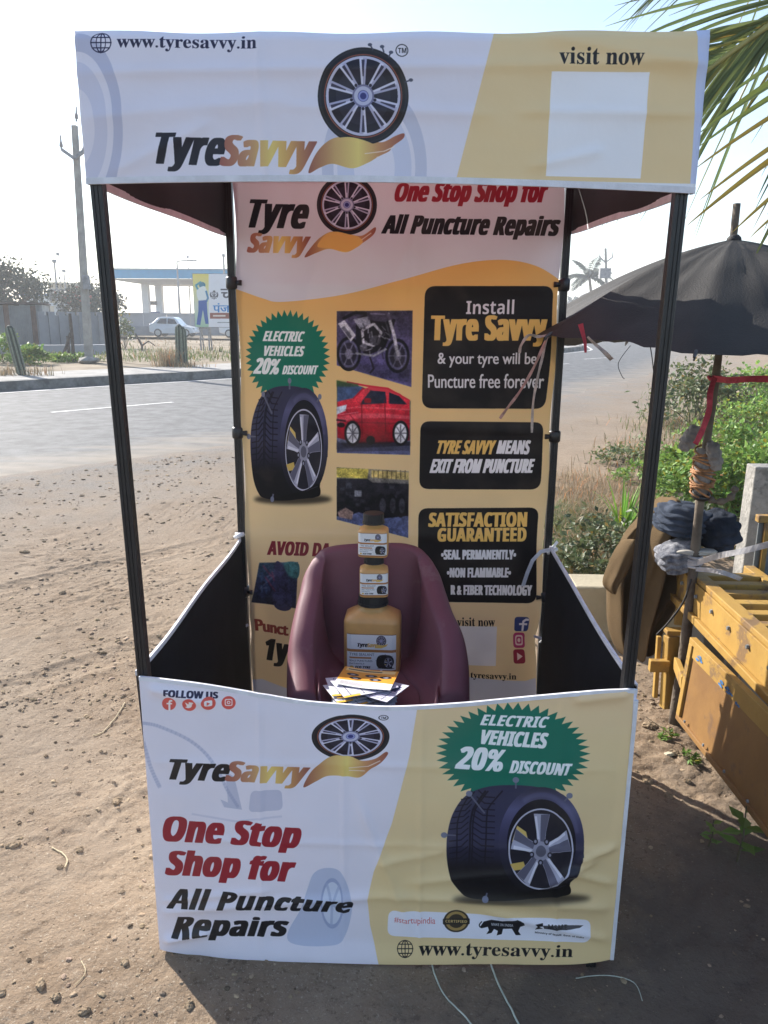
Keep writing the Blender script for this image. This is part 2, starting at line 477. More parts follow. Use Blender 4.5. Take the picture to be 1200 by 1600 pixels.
# ---- pictures shared by several prints
NAVY = (38, 38, 70); INK = (26, 26, 32); WHITE = (229, 225, 236); YEL = (232, 205, 156); RED = (150, 30, 48)
GOLD = hgrad
def wheel_art(A, f, dark=1.0):
    """alloy wheel seen from the front; f maps the unit disc to photograph pixels"""
    def P(pts): return [f(u, v) for u, v in pts]
    def disc(r, col, inner=None, a=1):
        t = np.linspace(0, 2 * math.pi, 64, endpoint=False)
        L = [P([(r * math.cos(k), r * math.sin(k)) for k in t])]
        if inner: L.append(P([(inner * math.cos(k), inner * math.sin(k)) for k in t[::-1]]))
        A.polys(L, col, a)
    disc(1, (30, 29, 34)); disc(.97, (52, 50, 58), .93, .6); disc(.86, (150, 82, 66), .835); disc(.835, (20, 19, 24))
    disc(.82, (196, 194, 214), .76); disc(.76, (34, 31, 44)); disc(.60, (58, 54, 72), .30, .5)
    for k in range(10):
        a = 2 * math.pi * (k + .5) / 10
        for sgn, c in ((-1, (214, 212, 230)), (1, (176, 174, 200))):
            pts = []
            for r, wd in ((.14, .035), (.78, .085)):
                pts.append((r * math.cos(a) - sgn * 0 * math.sin(a), r * math.sin(a)))
                pts.append((r * math.cos(a) - sgn * wd * math.sin(a), r * math.sin(a) + sgn * wd * math.cos(a)))
            A.poly(P([pts[0], pts[2], pts[3], pts[1]]), c)
        A.poly(P([(.4 * math.cos(a) + .012 * math.sin(a), .4 * math.sin(a) - .012 * math.cos(a)), (.74 * math.cos(a) + .035 * math.sin(a), .74 * math.sin(a) - .035 * math.cos(a)),
                  (.74 * math.cos(a) - .035 * math.sin(a), .74 * math.sin(a) + .035 * math.cos(a)), (.4 * math.cos(a) - .012 * math.sin(a), .4 * math.sin(a) + .012 * math.cos(a))]), (60, 56, 78))
    disc(.24, (120, 118, 150)); disc(.20, (190, 190, 212)); disc(.12, (54, 58, 120)); disc(.11, (150, 155, 205), .07)
    for k in range(5):
        a = 2 * math.pi * (k + .25) / 5
        t = np.linspace(0, 2 * math.pi, 14, endpoint=False)
        A.poly(P([(.27 * math.cos(a) + .035 * math.cos(q), .27 * math.sin(a) + .035 * math.sin(q)) for q in t]), (48, 44, 60))
def affine(x0, y0, x1, y1, X0, Y0, X1, Y1):
    return lambda x, y: (X0 + (x - x0) / (x1 - x0) * (X1 - X0), Y0 + (y - y0) / (y1 - y0) * (Y1 - Y0))
def tyre_art(A, f):
    """flat tyre with nails; drawn in the frame 697..912 x 1228..1408 and mapped by f"""
    F = lambda pts: [f(x, y) for x, y in pts]
    sy = abs(f(0, 100)[1] - f(0, 0)[1]) / 100; sx = abs(f(100, 0)[0] - f(0, 0)[0]) / 100
    def el(c, rx, ry, n=60, a0=0, a1=360): return [(c[0] + rx * math.cos(math.radians(a)), c[1] + ry * math.sin(math.radians(a))) for a in np.linspace(a0, a1, n, endpoint=(a1 - a0) < 360)]
    A.ell(f(815, 1404), 108 * sx, 8 * sy, (30, 26, 22), .8, blur=7 * sy)
    Yt, Yb = f(0, 1228)[1], f(0, 1408)[1]; g = lambda t: Yt + (Yb - Yt) * t
    body = [(718, 1393), (704, 1372), (698, 1340), (699, 1305), (708, 1270), (728, 1243), (760, 1230), (800, 1227), (840, 1230), (868, 1240), (890, 1262), (906, 1295), (912, 1336), (905, 1338), (893, 1372), (884, 1398), (850, 1403), (780, 1405), (735, 1402)]
    A.poly(F(body), vgrad((g(0), (54, 54, 78)), (g(.45), (58, 58, 86)), (g(.62), (38, 37, 56)), (g(.72), (20, 19, 26)), (g(1), (16, 15, 20))), smooth=True)
    # tread blocks: arcs across the band
    for k in range(13):
        y = 1243 + k * 9.5
        xl = 699 + 26 * max(0, (1290 - y) / 60) ** 1.4; xr = 775 - 6 * max(0, (y - 1300) / 100)
        xm = xl + (xr - xl) * .47
        c = (24, 23, 34); wd = 2.0 * sy
        A.line(F([(xl + 3, y + 6), (xl + (xm - xl) * .6, y + 4), (xm - 3, y - 6)]), wd, c, .85)
        A.line(F([(xm + 3, y - 8), (xm + (xr - xm) * .45, y + 2), (xr - 2, y + 3)]), wd, c, .85)
    for dx, wd in ((.2, 2.2), (.47, 3.2), (.52, 2.2), (.8, 2.4)):
        pts = []
        for y in np.linspace(1236, 1360, 14):
            xl = 699 + 26 * max(0, (1290 - y) / 60) ** 1.4; xr = 775 - 6 * max(0, (y - 1300) / 100) + 30 * max(0, (1262 - y) / 30)
            pts.append((xl + (xr - xl) * dx, y))
        A.line(F(pts), wd * sx, (22, 21, 32), .9)
    # sidewall
    side = el((846, 1316), 67, 86)
    side = [(x, min(y, 1398)) for x, y in side]
    A.poly(F(side), vgrad((g(0), (44, 43, 62)), (g(.2), (92, 92, 128)), (g(.4), (66, 65, 96)), (g(.7), (36, 35, 50)), (g(1), (14, 13, 17))))
    A.poly(F(el((846, 1316), 60, 78, 40, -120, -10) + el((846, 1316), 54, 70, 40, -10, -120)[::1]), (118, 118, 158), .35, blur=3 * sy)
    A.poly(F(el((846, 1318), 54, 69)), (24, 23, 33))
    A.polys([F(el((845, 1327), 51, 64)), F(el((845, 1327), 48.5, 61.5))[::-1]], (190, 190, 208))
    A.poly(F(el((845, 1327), 48, 61)), (34, 33, 44))
    A.poly(F([(808, 1290), (822, 1300), (828, 1325), (800, 1315)]), (214, 186, 108)); A.poly(F([(797, 1350), (818, 1346), (822, 1358), (803, 1360)]), (206, 176, 96))
    for k in range(5):
        a = math.radians(-88 + 72 * k)
        ca, sa = math.cos(a), math.sin(a); c = (845, 1330)
        def L(r, w_): return (c[0] + 47 * (r * ca - w_ * sa), c[1] + 60 * (r * sa + w_ * ca))
        A.poly(F([L(.08, -.12), L(.5, -.16), L(.97, -.27), L(.97, .27), L(.5, .16), L(.08, .12)]), (172, 172, 192))
        A.poly(F([L(.1, -.02), L(.5, -.03), L(.95, -.03), L(.97, .26), L(.5, .15), L(.1, .1)]), (96, 95, 114))
        A.poly(F([L(.3, -.12), L(.9, -.24), L(.9, -.16), L(.3, -.05)]), (226, 226, 238), .8)
    A.poly(F(el(c, 13, 15)), (150, 150, 168)); A.poly(F(el(c, 8, 9)), (92, 92, 108))
    for k in range(5):
        a = math.radians(-52 + 72 * k)
        A.poly(F(el((c[0] + 15 * math.cos(a), c[1] + 18 * math.sin(a)), 4, 5)), (44, 43, 54)); A.poly(F(el((c[0] + 15 * math.cos(a), c[1] + 18 * math.sin(a)), 2, 2.5)), (150, 150, 170))
    A.poly(F([(848, 1390), (884, 1380), (890, 1398), (850, 1402), (800, 1406), (760, 1404)]), (13, 12, 15), smooth=True)
    A.line(F([(852, 1391), (884, 1384)]), 1.2 * sy, (60, 58, 72), .7)
    for (x0, y0), (x1, y1) in (((733, 1240), (757, 1270)), ((694, 1306), (712, 1306)), ((806, 1219), (806, 1232)), ((890, 1244), (882, 1252)), ((758, 1404), (761, 1396))):
        A.line(F([(x0, y0), (x1, y1)]), 2.6 * sy, (96, 98, 118)); A.ell(f(x0, y0), 5 * sx, 4.5 * sy, (120, 124, 144))
def burst(A, c, rx, ry, n, col, k=.86):
    pts = []
    for i in range(2 * n):
        a = math.pi * i / n; r = 1 if i % 2 == 0 else k
        pts.append((c[0] + rx * r * math.cos(a), c[1] + ry * r * math.sin(a)))
    A.poly(pts, col)
def globe(A, c, r, col):
    A.ell(c, r, r, col, inner=.90); A.ell(c, r * .48, r, col, inner=.84)
    A.line([(c[0], c[1] - r), (c[0], c[1] + r)], r * .11, col); A.line([(c[0] - r, c[1]), (c[0] + r, c[1])], r * .11, col)
    for s_ in (-1, 1): A.line([(c[0] - r * .85, c[1] + s_ * r * .5), (c[0] + r * .85, c[1] + s_ * r * .5)], r * .11, col)
def hand_art(A, pts, x0, x1, lines):
    A.poly(pts, hgrad((x0, (150, 92, 76)), (x0 + (x1 - x0) * .28, (206, 166, 108)), (x0 + (x1 - x0) * .52, (232, 208, 122)), (x0 + (x1 - x0) * .75, (196, 140, 96)), (x1, (150, 86, 72))), smooth=True)
    for l in lines: A.line(l, 1.4, (240, 226, 214), .8)
SAV = lambda x0, x1: hgrad((x0, (160, 98, 86)), (x0 + (x1 - x0) * .3, (190, 144, 108)), (x0 + (x1 - x0) * .55, (230, 204, 118)), (x0 + (x1 - x0) * .75, (206, 158, 96)), (x1, (150, 92, 80)))

# ---- fascia
YF = -0.022
PAD = 0.03
def corner(px, py, Y=YF): return on_y(px, py, Y)
fa = Art(-.66, .66, 1.80, 2.2, YF, 1300, WHITE)
fa.poly([(780, 20), (1180, 20), (1180, 290), (1078, 290), (713, 279)], YEL)
fa.poly([(1092, 20), (1180, 20), (1160, 320), (1076, 320), (1084, 200)], (196, 204, 232))
fa.poly([(130, 276), (713, 279), (1160, 289), (1160, 330), (130, 320)], (232, 232, 236))
fa.ell((120, 200), 72, 150, (150, 156, 190), .45, inner=.80); fa.ell((118, 200), 50, 104, (170, 176, 205), .3, inner=.6)
fa.ell((585, 262), 82, 130, (150, 160, 190), .35, inner=.78); fa.ell((585, 262), 58, 96, (160, 176, 214), .3, inner=.55)
globe(fa, (157, 66), 16.5, NAVY)
fa.text('www.tyresavvy.in', [(182, 54), (401, 56), (401, 82), (182, 79)], NAVY, 'serif')
fa.text('visit now', [(874, 74), (1006, 76), (1004, 103), (873, 101)], INK, 'serif')
fa.poly([(862, 112), (1015, 113), (1001, 279), (853, 275)], (240, 240, 244))
fa.text('Tyre', [(246, 208), (352, 209), (345, 270), (242, 266)], hgrad((242, (24, 24, 38)), (352, (30, 30, 44))))
fa.text('Savvy', [(349, 211), (494, 214), (486, 272), (344, 269)], SAV(345, 490))
hand_art(fa, [(482, 270), (494, 240), (515, 219), (540, 213), (570, 216), (596, 222), (618, 212), (631, 208), (630, 216), (614, 228), (608, 236), (592, 244), (575, 254), (550, 263), (520, 256), (500, 262)], 482, 632, [[(570, 240), (600, 236), (616, 229)], [(560, 246), (592, 245)]])
wheel_art(fa, lambda u, v: (567.5 + 71 * u, 150 + 76 * v))
hand_art(fa, [(500, 250), (515, 222), (540, 214), (566, 218), (592, 228), (606, 231), (590, 244), (575, 254), (550, 262), (520, 255)], 482, 632, [[(570, 240), (600, 236), (616, 229)]])
fa.ell((628, 79), 10, 10, INK, inner=.86); fa.text('TM', [(622, 75), (635, 75), (635, 83), (622, 83)], INK, 'sansb')
for a, b in (((578, 70), (583, 78)), ((597, 73), (600, 82)), ((611, 82), (607, 90)), ((642, 125), (633, 128))): fa.line([a, b], 2.2, (70, 72, 90)); fa.ell(a, 3.4, 2.6, (80, 84, 104))

# ---- front skirt
ART_S = Art(-.66, .66, -.06, .84, YF, 1300, WHITE)
ART_S.poly([(655, 1040), (652, 1110), (640, 1182), (612, 1288), (584, 1362), (574, 1405), (578, 1445), (596, 1520), (1100, 1540), (1100, 1040)], vgrad((1080, (231, 202, 160)), (1170, (231, 206, 158)), (1500, (230, 204, 152))))
ART_S.poly([(992, 1060), (1100, 1060), (1080, 1530), (962, 1530)], (214, 218, 240))
wm = (150, 158, 188)
ART_S.line(catmull([(222, 1130), (250, 1136), (300, 1160), (335, 1195), (355, 1235), (372, 1262)], closed=False), 5, wm, .4, blur=1)
ART_S.line(catmull([(224, 1160), (236, 1200), (250, 1230)], closed=False), 6, wm, .35, blur=1)
ART_S.poly([(352, 1205), (366, 1215), (378, 1266), (350, 1262), (344, 1250), (356, 1255)], wm, .45)
ART_S.rrect([(392, 1236), (440, 1234), (442, 1266), (388, 1270)], 9, wm, .42)
ART_S.line([(300, 1272), (370, 1284), (440, 1276)], 3, wm, .25, blur=1)
ART_S.poly([(450, 1470), (470, 1420), (480, 1390), (490, 1365), (510, 1356), (532, 1362), (545, 1390), (550, 1420), (540, 1460), (520, 1476)], (150, 168, 204), .5, smooth=True)
ART_S.ell((519, 1412), 18, 40, (206, 214, 232), .8); ART_S.ell((519, 1412), 18, 40, (140, 152, 190), .7, inner=.84)
for k in range(5):
    a = 2 * math.pi * k / 5 + .4; ART_S.line([(519, 1412), (519 + 17 * math.cos(a), 1412 + 37 * math.sin(a))], 4, (166, 178, 208), .7)
ART_S.text('FOLLOW US', [(257, 1077.5), (340, 1082), (340, 1092), (257, 1087)], NAVY, 'sansb', bold=.05)
IC = (216, 92, 84)
def icons(A, C, r):
    (a, b, c, d) = C; wt = (244, 236, 236)
    for p in C: A.ell(p, r, r * .95, IC)
    A.line([(a[0] + .5, a[1] + r * .95), (a[0] + .5, a[1] - 2), (a[0] + 2, a[1] - 5), (a[0] + 5, a[1] - 5)], r * .28, wt); A.line([(a[0] - 3.5, a[1]), (a[0] + 4.5, a[1])], r * .22, wt)
    A.poly([(b[0] - 6, b[1] - 4), (b[0] - 1, b[1] - 1), (b[0], b[1] - 5), (b[0] + 4, b[1] - 5), (b[0] + 7, b[1] - 4), (b[0] + 5, b[1] - 1), (b[0] + 3, b[1] + 4), (b[0] - 2, b[1] + 6), (b[0] - 7, b[1] + 4), (b[0] - 4, b[1] + 3)], wt, smooth=True)
    A.rrect(rect(c[0] - 6, c[1] - 5, c[0] + 6, c[1] + 4), 2.5, wt); A.poly([(c[0] - 2, c[1] - 3), (c[0] + 3, c[1] - .5), (c[0] - 2, c[1] + 2.5)], IC)
    A.rrect(rect(d[0] - 6, d[1] - 6, d[0] + 6, d[1] + 5), 3, wt); A.rrect(rect(d[0] - 4.6, d[1] - 4.6, d[0] + 4.6, d[1] + 3.6), 2, IC); A.ell((d[0], d[1] - .5), 2.8, 2.6, wt, inner=.55)
icons(ART_S, [(264, 1100), (296, 1101), (326, 1099), (357, 1099)], 11)
sq = lambda u, v: (547.5 + 61 * u * (1 if v > 0 else (1 - .03 * v * v)), 1153 + (37 * v if v > 0 else 33 * v * (1 - .12 * (-v) * 0)))
wheel_art(ART_S, sq)
hand_art(ART_S, [(474, 1231), (484, 1210), (500, 1194), (520, 1183), (545, 1183), (565, 1190), (586, 1187), (602, 1177), (606, 1180), (596, 1192), (580, 1202), (562, 1216), (540, 1214), (512, 1214), (494, 1222)], 474, 606, [[(545, 1201), (575, 1198), (594, 1190)], [(545, 1205), (570, 1206)]])
ART_S.ell((599, 1125), 8, 4, INK, inner=.8); ART_S.text('TM', [(595, 1123.5), (603, 1123.5), (603, 1127), (595, 1127)], INK, 'sansb')
ART_S.text('Tyre', [(268, 1186), (360, 1190), (352, 1229), (263, 1225)], INK)
ART_S.text('Savvy', [(357, 1189), (484, 1196), (474, 1233), (352, 1228)], SAV(354, 480))
ART_S.text('One Stop', [(258, 1275), (470, 1289), (465, 1333), (256, 1322)], RED)
ART_S.text('Shop for', [(262, 1327), (461, 1341), (456, 1386), (260, 1375)], RED)
ART_S.text('All Puncture', [(266, 1387), (552, 1403), (548, 1426), (262, 1418)], INK)
ART_S.text('Repairs', [(274, 1431), (450, 1435), (447, 1470), (270, 1469)], INK)
burst(ART_S, (802, 1179), 121, 79, 46, (22, 112, 92))
ART_S.text('ELECTRIC', [(755, 1119), (859, 1122), (855, 1139), (751, 1136)], (238, 240, 240))
ART_S.text('VEHICLES', [(755, 1143), (857, 1147), (854, 1171), (751, 1165)], (238, 240, 240))
ART_S.text('20%', [(718, 1169), (789, 1172), (785, 1206), (712, 1201)], (238, 240, 240))
ART_S.text('DISCOUNT', [(800, 1189), (894, 1194), (890, 1212), (796, 1208)], (238, 240, 240))
tyre_art(ART_S, lambda x, y: (x, y))
ART_S.rrect([(607, 1422), (924, 1439), (921, 1474), (605, 1462)], 12, (236, 236, 246))
ART_S.text('#startupindia', [(616, 1432), (680, 1434), (680, 1447), (616, 1443)], (206, 96, 96), 'sans')
ART_S.ell((713, 1440), 20, 17, (58, 50, 40)); ART_S.ell((713, 1440), 17, 14.5, (168, 140, 84), inner=.72); ART_S.rrect(rect(692, 1436, 734, 1445), 2, (40, 36, 34)); ART_S.text('CERTIFIED', [(696, 1438), (730, 1439), (730, 1443), (696, 1442)], (220, 190, 120), 'sansb')
LION = [(750, 1449), (756, 1441), (768, 1438), (785, 1440), (800, 1438), (808, 1435), (818, 1440), (820, 1446), (813, 1449), (810, 1456), (814, 1462), (806, 1462), (800, 1452), (786, 1452), (784, 1460), (776, 1462), (778, 1455), (772, 1452), (768, 1458), (760, 1460), (764, 1454), (762, 1448), (753, 1451)]
ART_S.poly(LION, INK); ART_S.line(catmull([(762, 1448), (752, 1450), (749, 1446), (753, 1441)], closed=False), 1.6, INK)
ART_S.text('MAKE IN INDIA', [(768, 1443), (802, 1445), (802, 1449), (768, 1447)], (220, 220, 226), 'sansb')
ART_S.poly([(836, 1442), (848, 1441), (848, 1445), (842, 1446), (848, 1450), (836, 1453), (840, 1447)], INK)
ART_S.poly([(848, 1444), (912, 1447), (906, 1450), (890, 1451), (850, 1450)], INK, .8); ART_S.text('MSME', [(856, 1443), (886, 1445), (886, 1451), (856, 1449)], INK, 'sansb')
ART_S.text('Ministry of MSME, Govt. of India', [(836, 1456), (912, 1462), (912, 1467), (836, 1460)], INK, 'sansb')
globe(ART_S, (633, 1481), 12.5, INK)
ART_S.text('www.tyresavvy.in', [(655, 1470), (896, 1478), (894, 1500), (653, 1496)], INK, 'serif')

# ---- backdrop
YB = 1.19
fb = Art(-.62, .62, .02, 2.14, YB, 1100, (216, 214, 222))
bd = catmull([(340, 445), (371, 452), (410, 466), (442, 471.6), (533, 461), (625, 438), (717, 413), (785, 406), (836, 415), (877, 438), (910, 460)], closed=False)
fb.poly(list(map(tuple, bd)) + [(920, 1200), (330, 1200)], vgrad((400, (230, 178, 100)), (520, (231, 193, 128)), (700, (232, 202, 150)), (900, (230, 205, 162)), (1100, (218, 197, 162))))
fb.text('Tyre', [(393, 312), (483, 314), (476, 367), (386, 365)], INK)
fb.text('Savvy', [(390, 364), (485, 365), (478, 403), (386, 401)], SAV(387, 481))
hand_art(fb, [(476, 402), (488, 384), (502, 370), (520, 362), (545, 366), (566, 368), (586, 355), (584, 366), (566, 380), (542, 394), (515, 389), (495, 395)], 478, 588, [[(540, 378), (566, 374), (580, 364)]])
wheel_art(fb, lambda u, v: (542 + 47 * u, 320 + 47 * v))
fb.poly([(496, 385), (508, 368), (524, 362), (545, 366), (560, 370), (566, 380), (542, 393), (515, 388)], (226, 178, 100), smooth=True)
fb.text('One Stop Shop for', [(621, 285), (857, 283), (852, 323), (616, 321)], RED)
fb.text('All Puncture Repairs', [(602, 335), (874, 338), (869, 375), (596, 371)], INK)
BLK = (30, 27, 29)
fb.rrect([(664, 447), (867, 447), (853, 639), (659, 638)], 17, BLK)
fb.text('Install', [(729, 469), (804, 468), (803, 491), (728, 491)], (228, 222, 228), 'sansb')
GLD = (232, 190, 108)
fb.text('Tyre Savvy', [(676, 493), (854, 493), (852, 541), (674, 540)], GLD, shear=0)
fb.text('& your tyre will be', [(684, 551), (839, 551), (838, 575), (684, 574)], (224, 222, 226), 'sans', bold=.018)
fb.text('Puncture free forever', [(669, 585), (850, 584), (849, 607), (669, 606)], (224, 222, 226), 'sans', bold=.018)
fb.rrect([(657, 658), (851, 660), (843, 765), (655, 764)], 15, BLK)
fb.text('TYRE SAVVY', [(686, 688), (775, 688), (772, 710), (682, 709)], GLD)
fb.text('MEANS', [(779, 688), (829, 688), (827, 710), (776, 709)], (232, 228, 232))
fb.text('EXIT FROM PUNCTURE', [(676, 717), (835, 717), (832, 739), (672, 739)], (232, 228, 232))
fb.rrect([(654, 794), (842, 793), (836, 942), (652, 940)], 15, BLK)
fb.text('SATISFACTION', [(672, 801), (823, 800), (822, 823), (670, 823)], GLD, shear=0)
fb.text('GUARANTEED', [(685, 825), (822, 824), (821, 846), (684, 846)], GLD, shear=0)
fb.text('•SEAL PERMANENTLY•', [(690, 859), (806, 859), (805, 874), (690, 874)], (228, 226, 230), shear=0)
fb.text('•NON FLAMMABLE•', [(699, 887), (798, 887), (797, 902), (699, 902)], (228, 226, 230), shear=0)
fb.text('R & FIBER TECHNOLOGY', [(705, 914), (830, 914), (829, 930), (705, 929)], (228, 226, 230), shear=0)
burst(fb, (449, 557), 67, 73, 42, (24, 118, 96))
fb.text('ELECTRIC', [(414, 517), (476, 518), (473, 534), (411, 533)], (238, 240, 240))
fb.text('VEHICLES', [(414, 540), (476, 541), (474, 557), (412, 556)], (238, 240, 240))
fb.text('20%', [(400, 559), (438, 560), (435, 585), (396, 584)], (238, 240, 240))
fb.text('DISCOUNT', [(443, 571), (497, 571), (495, 585), (441, 585)], (238, 240, 240))
tyre_art(fb, affine(697, 1228, 912, 1408, 391, 604, 512, 784))
# motorbike picture
def clipq(q): return q
fb.poly([(526, 486), (645, 485), (643, 605), (526, 571)], vgrad((486, (58, 52, 70)), (540, (88, 80, 120)), (600, (92, 86, 140))))
for k in range(26):
    x_ = 530 + random.random() * 106; y_ = 488 + random.random() * 60; fb.poly([(x_, y_), (x_ + 7, y_), (x_ + 6, y_ + 14), (x_ - 1, y_ + 14)], random.choice([(40, 36, 52), (120, 112, 150), (70, 64, 92)]), .35, blur=3)
fb.poly([(530, 566), (640, 572), (642, 600), (580, 586)], (36, 32, 50), .5, blur=4)
for c in ((545, 553), (621, 556)):
    fb.ell(c, 19, 27, (22, 21, 27)); fb.ell(c, 15, 22, (92, 88, 120)); fb.ell(c, 12, 18, (44, 41, 56)); fb.ell(c, 6, 8, (110, 108, 122))
    for k in range(6): a = k * math.pi / 3; fb.line([c, (c[0] + 14 * math.cos(a), c[1] + 20 * math.sin(a))], 1.6, (120, 116, 140))
fb.poly([(556, 500), (575, 488), (604, 488), (618, 500), (612, 520), (600, 545), (572, 556), (556, 536)], (26, 24, 32))
fb.poly([(528, 506), (538, 500), (556, 524), (548, 534)], (196, 194, 204)); fb.poly([(533, 512), (538, 509), (550, 526), (547, 530)], (98, 96, 110))
fb.poly([(552, 499), (576, 494), (580, 508), (562, 514)], (150, 150, 166)); fb.line([(606, 490), (616, 525), (622, 556)], 5, (176, 174, 186)); fb.line([(600, 494), (610, 528)], 3, (60, 58, 66))
fb.line([(566, 516), (584, 506), (596, 520), (584, 540), (568, 536), (566, 516)], 4, (188, 186, 196)); fb.line([(556, 552), (584, 556), (604, 545)], 3, (150, 150, 160)); fb.line([(578, 558), (584, 576), (578, 583)], 2.5, (30, 28, 34))
fb.ell((586, 532), 9, 8, (70, 68, 78)); fb.ell((568, 543), 6, 6, (90, 88, 100))
for k in range(34):
    x_, y_ = 560 + random.random() * 44, 500 + random.random() * 52; a = random.random() * 3; fb.line([(x_, y_), (x_ + 9 * math.cos(a), y_ + 9 * math.sin(a))], 1.6, random.choice([(14, 13, 18), (150, 148, 164), (74, 70, 88), (30, 28, 36), (196, 194, 206)]), .7)
fb.poly([(572, 487), (604, 487), (616, 498), (600, 503), (576, 500)], (70, 62, 84), .9); fb.line([(578, 490), (602, 491)], 2, (150, 144, 170), .7); fb.line([(536, 498), (556, 488), (572, 490)], 5, (22, 21, 28))
fb.soften([(526, 486), (645, 485), (643, 605), (526, 571)], 1.6, 14, 3)
# red car picture
fb.poly([(526, 594), (642, 626), (641, 711), (526, 708)], vgrad((594, (74, 92, 60)), (640, (120, 128, 104)), (680, (110, 112, 132)), (711, (92, 96, 140))))
fb.poly([(527, 628), (548, 621), (566, 609), (578, 604), (604, 606), (625, 615), (640, 627), (640, 688), (600, 694), (560, 693), (527, 684)], vgrad((605, (226, 70, 86)), (636, (214, 44, 64)), (660, (178, 24, 46)), (694, (120, 14, 30))))
fb.poly([(526, 652), (556, 646), (600, 646), (641, 650), (641, 655), (600, 653), (556, 654), (526, 662)], (238, 120, 130), .55, blur=2)
fb.poly([(526, 692), (641, 690), (641, 697), (526, 702)], (24, 22, 34), .8, blur=2)
fb.poly([(527, 600), (542, 598), (568, 605), (552, 622), (538, 625), (527, 628)], (70, 92, 132)); fb.poly([(566, 626), (579, 610), (602, 612), (604, 630), (563, 632)], (38, 44, 64)); fb.poly([(608, 613), (624, 619), (636, 632), (608, 631)], (34, 40, 58)); fb.line([(542, 597), (574, 603), (606, 607), (640, 626)], 3, (214, 52, 70)); fb.line([(568, 606), (552, 623)], 2.4, (170, 24, 44))
fb.line([(526, 640), (560, 636), (641, 640)], 2.4, (226, 84, 98)); fb.line([(556, 660), (641, 662)], 2, (140, 18, 36)); fb.line([(601, 624), (603, 680)], 1.2, (110, 14, 30)); fb.line([(565, 628), (566, 684)], 1.2, (110, 14, 30))
fb.poly([(526, 636), (542, 632), (540, 642), (526, 648)], (206, 216, 230)); fb.rrect(rect(569, 622, 580, 630), 3, (150, 20, 38))
for c in ((551, 677), (626, 677)):
    fb.ell(c, 13, 20, (24, 22, 26)); fb.ell(c, 9.5, 15.5, (214, 212, 220))
    for k in range(8): a = k * math.pi / 4; fb.line([c, (c[0] + 9 * math.cos(a), c[1] + 14 * math.sin(a))], 1.5, (90, 88, 98))
fb.ell((579, 688), 7, 7, (26, 24, 28)); fb.poly([(526, 688), (541, 700), (640, 698), (640, 704), (526, 706)], (60, 60, 84), .8)
fb.line([(540, 640), (560, 664)], 1.5, (120, 14, 30), .7); fb.ell((533, 664), 6, 4, (40, 20, 26)); fb.line([(526, 656), (540, 658)], 3, (60, 16, 26)); fb.line([(530, 648), (560, 644)], 1.4, (240, 150, 160), .7); fb.poly([(526, 594), (560, 600), (560, 604), (526, 604)], (64, 92, 50), .8, blur=2)
fb.soften([(526, 594), (642, 626), (641, 711), (526, 708)], 1.5, 9, 5)
# truck picture
fb.poly([(526, 730), (639, 736), (638, 840), (526, 812)], vgrad((730, (150, 140, 120)), (770, (82, 82, 92)), (800, (84, 90, 124)), (840, (92, 104, 152))))
fb.poly([(526, 731), (576, 733), (574, 748), (526, 746)], (214, 196, 96)); fb.poly([(580, 735), (639, 738), (639, 750), (580, 746)], (198, 176, 110))
for k in range(8): fb.line([(584 + 7 * k, 735), (584 + 7 * k, 748)], 1.4, (90, 78, 52))
fb.poly([(526, 748), (574, 748), (582, 754), (639, 756), (638, 806), (600, 810), (560, 800), (540, 808), (526, 806)], vgrad((748, (44, 43, 52)), (775, (30, 29, 36)), (808, (18, 17, 22))))
for k in range(30):
    x_ = 528 + random.random() * 100; y_ = 752 + random.random() * 44; fb.poly([(x_, y_), (x_ + 8, y_), (x_ + 8, y_ + 5), (x_, y_ + 5)], random.choice([(12, 12, 16), (62, 60, 72), (80, 80, 96)]), .4, blur=1)
fb.rrect(rect(554, 766, 565, 776), 1, (132, 132, 142)); fb.rrect(rect(540, 756, 550, 764), 1, (58, 58, 70))
for c in ((596, 790), (612, 790), (626, 790)): fb.ell(c, 8, 19, (20, 19, 24)); fb.ell((c[0] + 2, c[1]), 5, 12, (56, 55, 64))
fb.poly([(527, 800), (540, 793), (552, 800), (550, 812), (530, 808)], (150, 124, 116))
fb.soften([(526, 730), (639, 736), (638, 840), (526, 812)], 1.7, 14, 7)
fb.text('AVOID DA', [(420, 845), (516, 849), (514, 870), (418, 867)], (128, 36, 50), shear=0.08)
fb.poly([(405, 879), (466, 878), (463, 949), (392, 940)], vgrad((878, (52, 76, 96)), (915, (40, 46, 78)), (948, (34, 38, 58))))
fb.poly([(430, 880), (446, 892), (456, 948), (428, 944)], (54, 54, 88), smooth=True); fb.poly([(444, 880), (466, 880), (466, 902), (452, 900)], (58, 108, 112), smooth=True)
for k in range(16): fb.line([(404 + random.random() * 26, 882 + random.random() * 40), (404 + random.random() * 26, 890 + random.random() * 40)], 2, random.choice([(110, 116, 150), (150, 60, 90), (60, 90, 140), (24, 24, 34)]), .6)
fb.soften([(405, 879), (466, 878), (463, 949), (392, 940)], 2.4, 16, 9)
fb.text('Punct', [(398, 966), (450, 974), (450, 992), (398, 984)], (140, 66, 58), 'sans', bold=.05)
fb.text('1y', [(416, 997), (452, 1001), (450, 1042), (414, 1036)], (34, 28, 26), shear=0.1)
fb.poly([(386, 1062), (410, 1060), (450, 1074), (452, 1120), (380, 1120)], (196, 198, 214))
fb.poly([(730, 1056), (780, 1060), (820, 1062), (836, 1058), (836, 1120), (730, 1120)], (190, 192, 208))
fb.text('visit now', [(714, 964), (773, 964), (773, 977), (714, 977)], INK, 'serif')
fb.poly([(715, 977), (776, 977), (774, 1038), (714, 1038)], (216, 214, 222))
